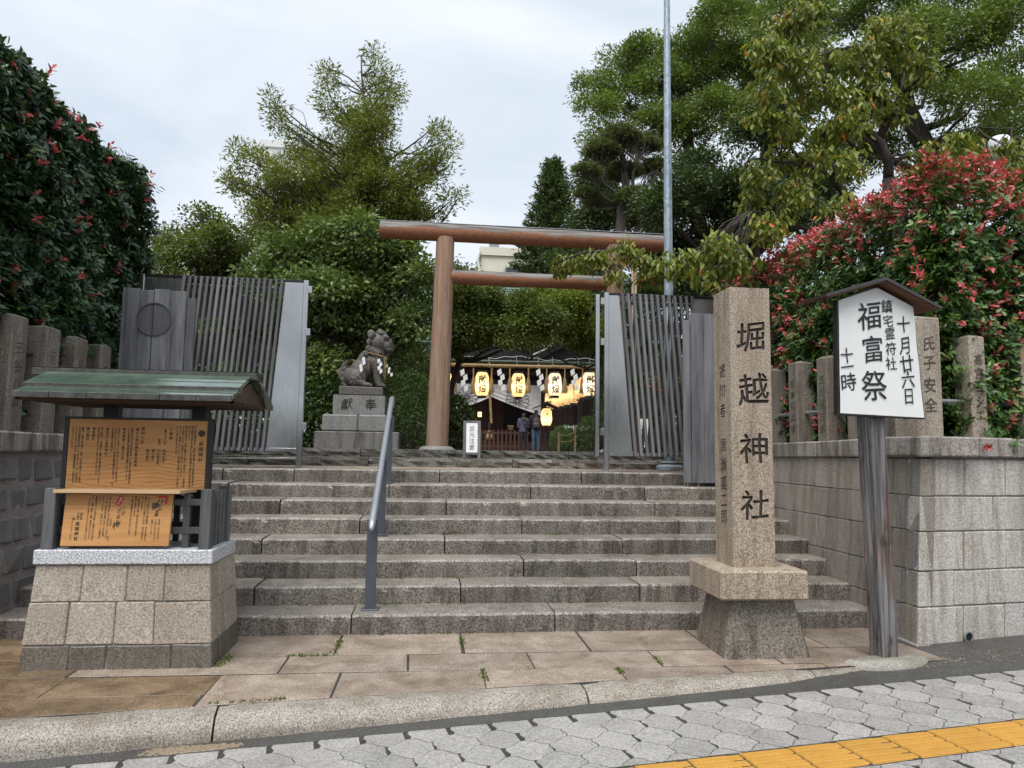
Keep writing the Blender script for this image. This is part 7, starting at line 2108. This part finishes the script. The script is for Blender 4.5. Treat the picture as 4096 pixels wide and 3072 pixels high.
tree('olive_tree', 'tall airy olive-green tree in the centre left of the torii', (-1.6, 17, 1.5), [(-1.5, 17, 1.5), (-1.45, 17, 4.5), (-1.55, 17, 7.0), (-1.75, 17, 9.2), (-1.95, 17, 11.2)], CL_tall, LM['olive'], MT['bark'], 90000, 0.15, 30, 0.105, 0.03, r0=0.10, flat=1.15, droop=-0.25, twigs=0.4, shell=0.5, tier=0.15, dome=0.0)
tree('plum_tree', 'dense round-leaved tree in front, between the left gate and the torii', (-1.9, 12.9, 1.5), [(-1.9, 12.9, 1.5), (-1.8, 12.9, 2.8), (-1.7, 12.9, 4.0), (-1.6, 12.9, 5.2)], CL_plum, LM['plum'], MT['bark'], 46000, 0.15, 26, 0.092, 0.052, r0=0.12, droop=0.25, twigs=0.2)
tree('maple_tree', 'dark maple rising behind the left gate beside the hedge', (-4.6, 15, 1.5), [(-4.6, 15, 1.5), (-4.6, 15, 3.5), (-4.7, 15, 5.2), (-4.85, 15, 6.4)], CL_mapleL, LM['maple'], MT['bark'], 32000, 0.17, 30, 0.068, 0.048, r0=0.10, flat=0.75, droop=0.15)
tree('maple_tree', 'fine-leaved green maple spreading under the torii beam by the left pillar', (0.7, 15.4, 1.5), [(0.20, 15.4, 1.5), (0.42, 15.4, 2.9), (0.72, 15.3, 4.0), (1.0, 15.2, 5.2)], CL_mapleM, LM['maple'], MT['bark'], 48000, 0.15, 34, 0.062, 0.038, r0=0.09, flat=0.7, droop=0.2, rise=0.15)
tree('maple_tree', 'yellow-green maple in the opening of the torii beside the right gate', (4.6, 16.5, 1.5), [(5.3, 16.5, 1.5), (5.1, 16.4, 4.3), (4.4, 16.2, 5.2), (3.5, 16, 5.9)], CL_mapleR, LM['maple_light'], MT['bark'], 26000, 0.16, 30, 0.066, 0.042, r0=0.08, flat=0.65, droop=0.2, rise=0.1)
tree('evergreen_tree', 'dark evergreen shrub tree behind the right end of the torii tie beam', (4.4, 18, 1.5), [(4.4, 18, 1.5), (4.3, 18, 4.5), (4.2, 18, 6.5)], CL_evergreenM, LM['dark'], MT['bark_pale'], 16000, 0.18, 20, 0.085, 0.026, r0=0.08, kind='d')
tree('camphor_tree', 'large bright green camphor tree against the sky right of the torii', (9.5, 23, 1.5), [(10.0, 23, 1.5), (9.6, 23, 6.0), (9.0, 23, 9.5), (8.6, 23, 12.5), (8.6, 23, 14.5)], CL_camphor, LM['camphor'], MT['bark'], 80000, 0.24, 70, 0.115, 0.052, r0=0.38, flat=0.85, droop=0.1, twigs=0.25)
tree('evergreen_tree', 'dark green trees low behind the pine above the torii beam', (6.0, 22, 1.5), [(5.8, 22, 1.5), (5.7, 22, 5.5), (5.5, 22, 8.5)], CL_camphorBack, LM['dark'], MT['bark'], 28000, 0.24, 28, 0.10, 0.042, r0=0.2)
tree('oak_tree', 'big dark shade tree filling the top right corner', (15.5, 17.5, 1.5), [(14.5, 17.3, 1.5), (14.0, 17.2, 6.0), (13.2, 17.0, 9.0), (12.4, 17, 11.5), (12.0, 17, 13.2)], CL_bigR, LM['camphor'], MT['bark'], 90000, 0.22, 60, 0.10, 0.047, r0=0.4, flat=0.75, droop=0.3, twigs=0.25)
tree('evergreen_tree', 'mass of dark evergreen foliage between the light pole and the cherry', (7.2, 15, 1.5), [(7.4, 15, 1.5), (7.2, 15, 4.5), (7.2, 15, 7.5), (7.6, 15, 9.0)], CL_darkR, LM['dark'], MT['bark'], 62000, 0.20, 50, 0.10, 0.04, r0=0.2, flat=0.85, droop=0.15)

# cherry: explicit limbs, long drooping leaves
ch = thing('cherry_tree', 'cherry tree with drooping yellow-green leaves and a few orange ones behind the red hedge', 'tree', (6.3, 9.0, 1.5), 'trees in the shrine grounds')
mb = MB()
mb.tube([(6.6, 9.1, 1.45), (6.45, 9.05, 3.2), (6.29, 9.0, 4.4), (6.29, 9.0, 5.4)], [0.13, 0.115, 0.10, 0.085], 10)
for i, l in enumerate(CH_LIMBS):
    P = np.array(l)
    r = (0.075, 0.065, 0.062, 0.055, 0.03, 0.035, 0.035, 0.03, 0.035, 0.03, 0.06, 0.022, 0.02)[i]
    fine = np.concatenate([curve_pts(P[k], P[k + 1], 4, 0.12)[:-1] for k in range(len(P) - 1)] + [P[-1:]])
    mb.tube(fine, np.linspace(r, 0.008, len(fine)), 7)
mb.tube([(6.4, 9.1, 3.6), (5.6, 9.9, 3.9), (4.6, 10.7, 4.1)], [0.08, 0.07, 0.062], 8)
limb_pts = np.concatenate([np.array(l) for l in CH_LIMBS])
CH = CL_cherryL + CL_cherryTip
C_, O_, idx, off = spread(CH, 850, 0.09, 4.0, 0.9, 0.35)
for k in range(len(C_)):
    j = int(np.argmin(np.linalg.norm(limb_pts - C_[k], axis=1)))
    if RNG.random() < 0.2:
        mb.tube(curve_pts(limb_pts[j], C_[k], 4, 0.2), np.linspace(0.012, 0.004, 4), 4, cap=False)
mb.build('trunk', MT['bark'], ch, smooth=True)
n = len(idx)
D = unit(unit(RNG.normal(0, 1, (n, 3)) * np.array([1, 1, 0.3])) * 0.75 + np.array([0, 0, -0.75]) + RNG.normal(0, 0.15, (n, 3)))
Nn = unit(RNG.normal(0, 0.4, (n, 3)) + np.array([0, 0, 0.8]))
s = RNG.uniform(0.7, 1.2, n)
leaf_object('crown', C_[idx] + off, D, Nn, 0.118 * s, 0.044 * s, LM['cherry'], ch, 'o', 0.22)

# conical evergreen
con = thing('conifer', 'slim dark conical evergreen standing just right of the torii centre against the sky', 'tree', (6.4, 38, 1.5), 'trees in the shrine grounds')
mb = MB(); mb.tube([(6.55, 38, 1.5), (6.5, 38, 10), (6.3, 38, 17.9)], [0.20, 0.14, 0.02], 8)
Ps, Ds = [], []
for i in range(150):
    z = 9.0 + 8.7 * (i / 150) ** 0.9; rad = (18.4 - z) * 0.29 + 0.10; a = i * 2.4
    tip = np.array([6.4 + rad * math.cos(a), 38 + rad * math.sin(a), z + rad * 0.35])
    q = curve_pts((6.45, 38, z - 0.15), tip, 5, 0.1); mb.tube(q, np.linspace(0.016, 0.004, 5), 4, cap=False)
    m = 30 + int(70 * rad)
    tt = RNG.random(m) ** 0.7
    b = q[0] * (1 - tt)[:, None] + tip * tt[:, None]
    Ps.append(b + RNG.normal(0, 0.11, (m, 3))); Ds.append(np.tile(unit(tip - q[0]), (m, 1)) + RNG.normal(0, 0.55, (m, 3)))
mb.build('trunk', MT['bark'], con, smooth=True)
Ps = np.concatenate(Ps); Ds = np.concatenate(Ds)
leaf_object('crown', Ps, Ds, rand_dir(len(Ps)) + np.array([0, 0, 0.8]), 0.27, 0.09, LM['dark'], con)

# pine: tufts of needles on layered pads
pin = thing('pine_tree', 'japanese pine with layered needle pads and forked trunk above the torii beam', 'tree', (4.8, 18, 1.5), 'trees in the shrine grounds')
TP = np.array([(4.75, 18, 1.5), (4.81, 18.0, 5.63), (4.84, 18.0, 7.14), (4.89, 18.0, 8.15), (4.99, 18.0, 8.67), (4.93, 18.0, 9.57)])
mb = MB(); mb.tube(np.concatenate([curve_pts(TP[i], TP[i + 1], 4, 0.08)[:-1] for i in range(5)] + [TP[-1:]]), np.linspace(0.20, 0.05, 16), 10)
Ps, Ds = [], []
for (x, y, z, r) in CL_pine:
    c = np.array([x, y, z - 0.25 * r]); i = 3 + int(RNG.integers(0, 2))
    q = curve_pts(TP[i] if z > 8.6 else TP[3], c, 7, 0.3, -0.05); mb.tube(q, np.linspace(0.06, 0.02, 7), 7)
    nt = int(900 * r * r)
    d = rand_dir(nt); d[:, 2] = np.abs(d[:, 2]) * 0.9 - 0.12
    tc = np.array([x, y, z]) + d * r * np.array([1.1, 1.0, 0.75]) * (0.55 + 0.45 * RNG.random((nt, 1)))
    for k in range(nt):
        if RNG.random() < 0.25:
            mb.tube(curve_pts(q[RNG.integers(3, 7)], tc[k], 4, 0.25), np.linspace(0.015, 0.006, 4), 4, cap=False)
    m = 22
    Ps.append(np.repeat(tc, m, 0) + RNG.normal(0, 0.02, (nt * m, 3)))
    nd = RNG.normal(0, 0.75, (nt * m, 3)) + np.repeat(d * 0.5 + np.array([0, 0, 0.45]), m, 0)
    Ds.append(nd)
mb.build('trunk', MT['bark_pale'], pin, smooth=True)
Ps = np.concatenate(Ps); Ds = np.concatenate(Ds)
leaf_object('crown', Ps, Ds, rand_dir(len(Ps)), RNG.uniform(0.11, 0.17, len(Ps)), 0.017, LM['pine'], pin, 'd', 0.05)

# photinia hedges: sprigs of leaves on a shell, red young shoots
def hedge(name, label, faces, per_m2, mats, redf, Lf, Wf, seedkids, stems):
    """faces: (origin, e1, len1, e2, len2, normal)"""
    t = thing(name, label, 'hedge', tuple(stems[0]))
    Cs, Ns = [], []
    for (o, e1, l1, e2, l2, nrm) in faces:
        o, e1, e2, nrm = (np.asarray(v, float) for v in (o, e1, e2, nrm))
        n = int(per_m2 * l1 * l2)
        a, b = RNG.random(n) * l1, RNG.random(n) * l2
        p = o + a[:, None] * e1 + b[:, None] * e2
        wob = 0.045 * np.sin(2.3 * a + 1.7 * b) + 0.035 * np.sin(5.1 * a - 3.3 * b + 1) + 0.03 * np.sin(9.7 * b + 6.1 * a)
        depth = np.where(RNG.random(n) < 0.72, RNG.normal(0.0, 0.05, n), -RNG.random(n) * 0.45)
        Cs.append(p + nrm * (wob + depth)[:, None]); Ns.append(np.tile(nrm, (n, 1)))
    Cs, Ns = np.concatenate(Cs), np.concatenate(Ns)
    d = unit(Ns * 0.75 + np.array([0, 0, 0.55]) + RNG.normal(0, 0.35, Cs.shape))
    red = RNG.random(len(Cs)) < redf(Cs, Ns)
    Cs = Cs + d * (red * 0.06)[:, None]
    m = 7
    idx = np.repeat(np.arange(len(Cs)), m)
    k = np.tile(np.arange(m), len(Cs))
    ref = unit(np.cross(d, RNG.normal(0, 1, d.shape)))
    ref2 = np.cross(d, ref)
    ang = k * 2.4 + RNG.normal(0, 0.25, len(idx))
    el = np.where(red[idx], RNG.uniform(0.35, 0.95, len(idx)), RNG.uniform(0.75, 1.45, len(idx)))
    D = d[idx] * np.cos(el)[:, None] + (ref[idx] * np.cos(ang)[:, None] + ref2[idx] * np.sin(ang)[:, None]) * np.sin(el)[:, None]
    D = unit(D - np.array([0, 0, 0.18]))
    P = Cs[idx] - d[idx] * (k * 0.012)[:, None] + RNG.normal(0, 0.008, (len(idx), 3))
    s = RNG.uniform(0.65, 1.2, len(idx)) * np.where(red[idx], 0.82, 1.0)
    r = np.clip(RNG.random(len(Cs))[idx] * 0.6 + RNG.random(len(idx)) * 0.4, 0, 1)
    R = red[idx]
    # the largest leaves in view are separate objects
    order = np.argsort(np.linalg.norm(P - np.array([0, 0, CAM_H]), axis=1))
    vis = [i for i in order if in_view(P[i], -0.01) and (D[i] @ (np.array([0, 0, CAM_H]) - P[i])) > -9][: seedkids * 6 : 6]
    keep = np.ones(len(P), bool); keep[vis] = False
    for flag, mat, nm in ((False, mats[0], 'foliage'), (True, mats[1], 'young_foliage')):
        q = keep & (R == flag)
        stuff(leaf_object(nm, P[q], D[q], d[idx][q], Lf * s[q], Wf * s[q], mat, t, 'o', 0.10, r[q]))
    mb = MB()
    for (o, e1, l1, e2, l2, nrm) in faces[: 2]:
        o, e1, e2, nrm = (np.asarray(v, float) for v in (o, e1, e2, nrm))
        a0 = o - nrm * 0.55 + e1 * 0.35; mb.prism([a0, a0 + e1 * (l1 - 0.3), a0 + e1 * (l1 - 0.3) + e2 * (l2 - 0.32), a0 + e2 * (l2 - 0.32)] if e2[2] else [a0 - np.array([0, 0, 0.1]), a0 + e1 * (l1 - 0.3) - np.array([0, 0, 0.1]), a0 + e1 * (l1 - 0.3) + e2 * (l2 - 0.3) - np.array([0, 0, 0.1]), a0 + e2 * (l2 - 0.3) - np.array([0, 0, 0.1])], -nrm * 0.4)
    mb.build('shade_core', MT['hedge_shade'], t)  # added dark slabs inside the leaves: block light, colour stands in for inner shade
    protos = {}
    for fl in (False, True):
        for b in range(4):
            V, F, kk = leaf_arrays(np.zeros((1, 3)), np.array([[1.0, 0, 0]]), np.array([[0, 0, 1.0]]), Lf, Wf, 'o', 0.10)
            protos[fl, b] = mesh_from('leaf', V, F, mats[1] if fl else mats[0], rnd=[0.12 + 0.25 * b] * kk)
    for i in vis:
        x = D[i]; y = unit(np.cross(d[idx[i]], x)); z = np.cross(x, y)
        o = link('leaf', protos[bool(R[i]), min(3, int(r[i] * 4))], t)
        p = P[i] - ORG[t.name]
        o.matrix_local = Matrix(((x[0] * s[i], y[0] * s[i], z[0] * s[i], p[0]), (x[1] * s[i], y[1] * s[i], z[1] * s[i], p[1]), (x[2] * s[i], y[2] * s[i], z[2] * s[i], p[2]), (0, 0, 0, 1)))
    mb = MB()
    for (x, y, z) in stems:
        mb.tube(curve_pts((x, y, z), (x + RNG.normal(0, 0.1), y + RNG.normal(0, 0.1), z + 2.2), 6, 0.1), np.linspace(0.035, 0.01, 6), 6)
        for q in range(7):
            b = np.array([x, y, z + 0.4 + 0.25 * q]); mb.tube(curve_pts(b, b + np.array([RNG.normal(0, 0.35), RNG.normal(0, 0.35), 0.5]), 4, 0.2), np.linspace(0.012, 0.005, 4), 4)
    mb.build('stems', MT['bark'], t)
    return t
hz0 = 1.52
RS = (4.50, 5.80)
hedge('photinia_hedge', 'big clipped hedge with bright red young leaves above the right wall',
      [((RS[0], RS[1] + 0.1, hz0), (0, 1, 0), 4.8, (0, 0, 1), 2.6, (-1, 0, 0)),
       ((RS[0] + 0.1, RS[1], hz0), (*WU, 0), 2.6, (0, 0, 1), 2.6, (*WN, 0)),
       ((RS[0], RS[1], 4.16), (0, 1, 0), 5.0, (*WU, 0), 0.55, (0, 0, 1)),
       ((RS[0] + 0.5, RS[1] + 0.05, 4.18), (0, 1, 0), 0.6, (*WU, 0), 2.2, (0, 0, 1))],
      640, (LM['photinia'], LM['photinia_red']), lambda c, n: np.where(n[:, 2] > 0.5, 0.62, np.where(c[:, 2] > 3.8, 0.32, 0.095 + 0.05 * np.sin(3 * c[:, 2] + 2 * c[:, 1]))),
      0.070, 0.031, 285, [(4.95, y, 1.5) for y in (6.4, 7.2, 8.0, 9.0)] + [(5.6, 6.6, 1.5), (6.4, 6.7, 1.5)])
hedge('photinia_hedge', 'towering dark green hedge with few reddish tips above the left wall',
      [((-3.83, 5.6, 1.70), (0, 1, 0), 4.15, (0, 0, 1), 3.30, (1, 0, 0)),
       ((-3.85, 5.6, 4.98), (0, 1, 0), 4.2, (-1, 0, 0), 0.5, (0, 0, 1)),
       ((-3.9, 9.78, 1.7), (-1, 0, 0), 1.0, (0, 0, 1), 3.1, (0.3, 0.95, 0))],
      560, (LM['photinia_dark'], LM['photinia_red']), lambda c, n: np.where(n[:, 2] > 0.5, 0.11, np.where(c[:, 2] > 4.55, 0.06, 0.012)),
      0.088, 0.037, 250, [(-4.3, y, 1.5) for y in (5.6, 6.3, 7.0, 7.8, 8.6, 9.3)])

def bush(name, label, c, r, n, L, W, mat, kind='d', flat=0.85, low=-0.8, group=None):
    t = thing(name, label, 'shrub', (c[0], c[1], c[2] - r[2] * 0.9), group)
    d = rand_dir(n); d[:, 2] = np.where(d[:, 2] < low, -d[:, 2], d[:, 2])
    rad = np.where(RNG.random(n) < 0.8, RNG.normal(0.97, 0.045, n), RNG.random(n))
    P = np.array(c) + d * rad[:, None] * np.array(r) * (1 + 0.05 * np.sin(9 * d[:, :1] + 7 * d[:, 2:]))
    D = unit(d + RNG.normal(0, 0.6, (n, 3)) + np.array([0, 0, 0.35])); Nn = unit(d + np.array([0, 0, 0.6]) + RNG.normal(0, 0.4, (n, 3)))
    leaf_object('foliage', P, D, Nn, L * RNG.uniform(0.7, 1.25, n), W, mat, t, kind)
    mb = MB()
    for q in range(12):
        e = np.array(c) + rand_dir(1)[0] * np.array(r) * 0.7
        mb.tube(curve_pts((c[0], c[1], c[2] - r[2] * 0.95), e, 5, 0.2), np.linspace(0.022, 0.006, 5), 5)
    mb.build('stems', MT['bark'], t)
    return t
bush('azalea_bush', 'rounded clipped azalea between the guardian statue and the torii pillar', (-0.42, 12.35, 2.12), (0.62, 0.6, 0.72), 9000, 0.045, 0.02, LM['azalea'])
bush('clipped_bush', 'round clipped bush behind the low rope fence', (4.42, 23.3, 1.92), (0.50, 0.5, 0.46), 6000, 0.045, 0.022, LM['azalea'])
bush('leafy_shrub', 'loose bright shrub between the clipped bush and the right gate', (5.25, 22.6, 1.95), (0.62, 0.5, 0.75), 4200, 0.07, 0.03, LM['azalea'])
bush('leafy_shrub', 'dark shrub low behind the torii left pillar and the standing sign', (0.42, 13.3, 1.9), (0.42, 0.4, 0.60), 4200, 0.07, 0.04, LM['dark'])
bush('leafy_shrub', 'bushy shrub left of the pedestal beside the left gate edge', (-1.95, 12.3, 2.05), (0.55, 0.5, 0.75), 5200, 0.075, 0.045, LM['azalea'])
bush('leafy_shrub', 'shrub seen behind the slats of the left gate', (-2.9, 11.9, 2.2), (0.8, 0.5, 0.9), 5200, 0.08, 0.045, LM['azalea'])
bush('leafy_shrub', 'green shrub seen between the slats of the right gate', (4.2, 12.6, 2.3), (0.9, 0.5, 1.0), 6500, 0.08, 0.042, LM['azalea'])
bush('leafy_shrub', 'tall dark shrub closing the view behind the right gate', (5.7, 16.2, 3.3), (1.9, 0.6, 2.3), 20000, 0.09, 0.042, LM['dark'])
bush('leafy_shrub', 'dark understorey shrub behind the guardian statue', (-1.2, 14.6, 2.7), (1.3, 0.6, 1.5), 9000, 0.085, 0.045, LM['plum'])
bush('leafy_shrub', 'far dark foliage behind the left gate', (-3.6, 17.4, 3.0), (3.4, 0.7, 2.4), 30000, 0.11, 0.06, LM['dark'])
# moss and tiny weeds in the joints
ms = []
def strip_moss(p0, p1, n, w=0.012):
    t = RNG.random(n)[:, None]
    q = np.array(p0) * (1 - t) + np.array(p1) * t
    q[:, :2] += RNG.normal(0, w, (n, 2)); ms.append(q)
strip_moss((-0.676, 5.6, 0), (-0.676, 5.95, 0), 110); strip_moss((0.288, 5.75, 0), (0.288, 6.0, 0), 60); strip_moss((1.357, 4.95, 0), (1.357, 5.09, 0), 50)
strip_moss((0.397, 4.86, 0), (0.397, 5.1, 0), 80); strip_moss((-1.0, 5.52, 0), (-0.65, 5.52, 0), 90); strip_moss((1.707, 5.15, 0), (1.707, 5.35, 0), 50)
strip_moss((-1.44, 5.30, 0), (-1.42, 5.55, 0), 130, 0.02); strip_moss((-1.3, 4.56, 0), (-0.8, 4.6, 0), 60); strip_moss((-0.5, 6.10, 0), (0.6, 6.10, 0), 60)
for k in (1, 2, 3, 4):
    for x in (-0.3, 0.25, 1.4, 2.3):
        strip_moss((x - 0.12, YS(k + 1) - 0.012, k * 0.16), (x + 0.12, YS(k + 1) - 0.012, k * 0.16), 26, 0.006)
ms = np.concatenate(ms)
mo = thing('moss', 'tufts of bright moss in the joints of the paving and steps', 'moss', (0, 5.5, 0))
stuff(leaf_object('tufts', ms, unit(RNG.normal(0, 0.7, ms.shape) + np.array([0, 0, 0.5])), rand_dir(len(ms)), 0.022, 0.012, LM['moss'], mo)); stuff(mo)
del mo['category']
# fallen pale petals and grit along the foot of the wall
n = 320
u = RNG.uniform(2.9, 5.4, n); w = RNG.normal(0.05, 0.07, n) - 0.05
q = SP(u, w, 0.014)
lt = stuff(thing('leaf_litter', 'pale grit and petals scattered in the gutter at the foot of the right wall', 'litter', (4, 5, 0)))
leaf_object('specks', q, unit(RNG.normal(0, 1, (n, 3)) * np.array([1, 1, 0.1])), np.tile([0, 0, 1.0], (n, 1)), 0.012, 0.009, plain('pale_grit', (0.5, 0.43, 0.30), 0.8, var=0.3), lt)
del lt['category']
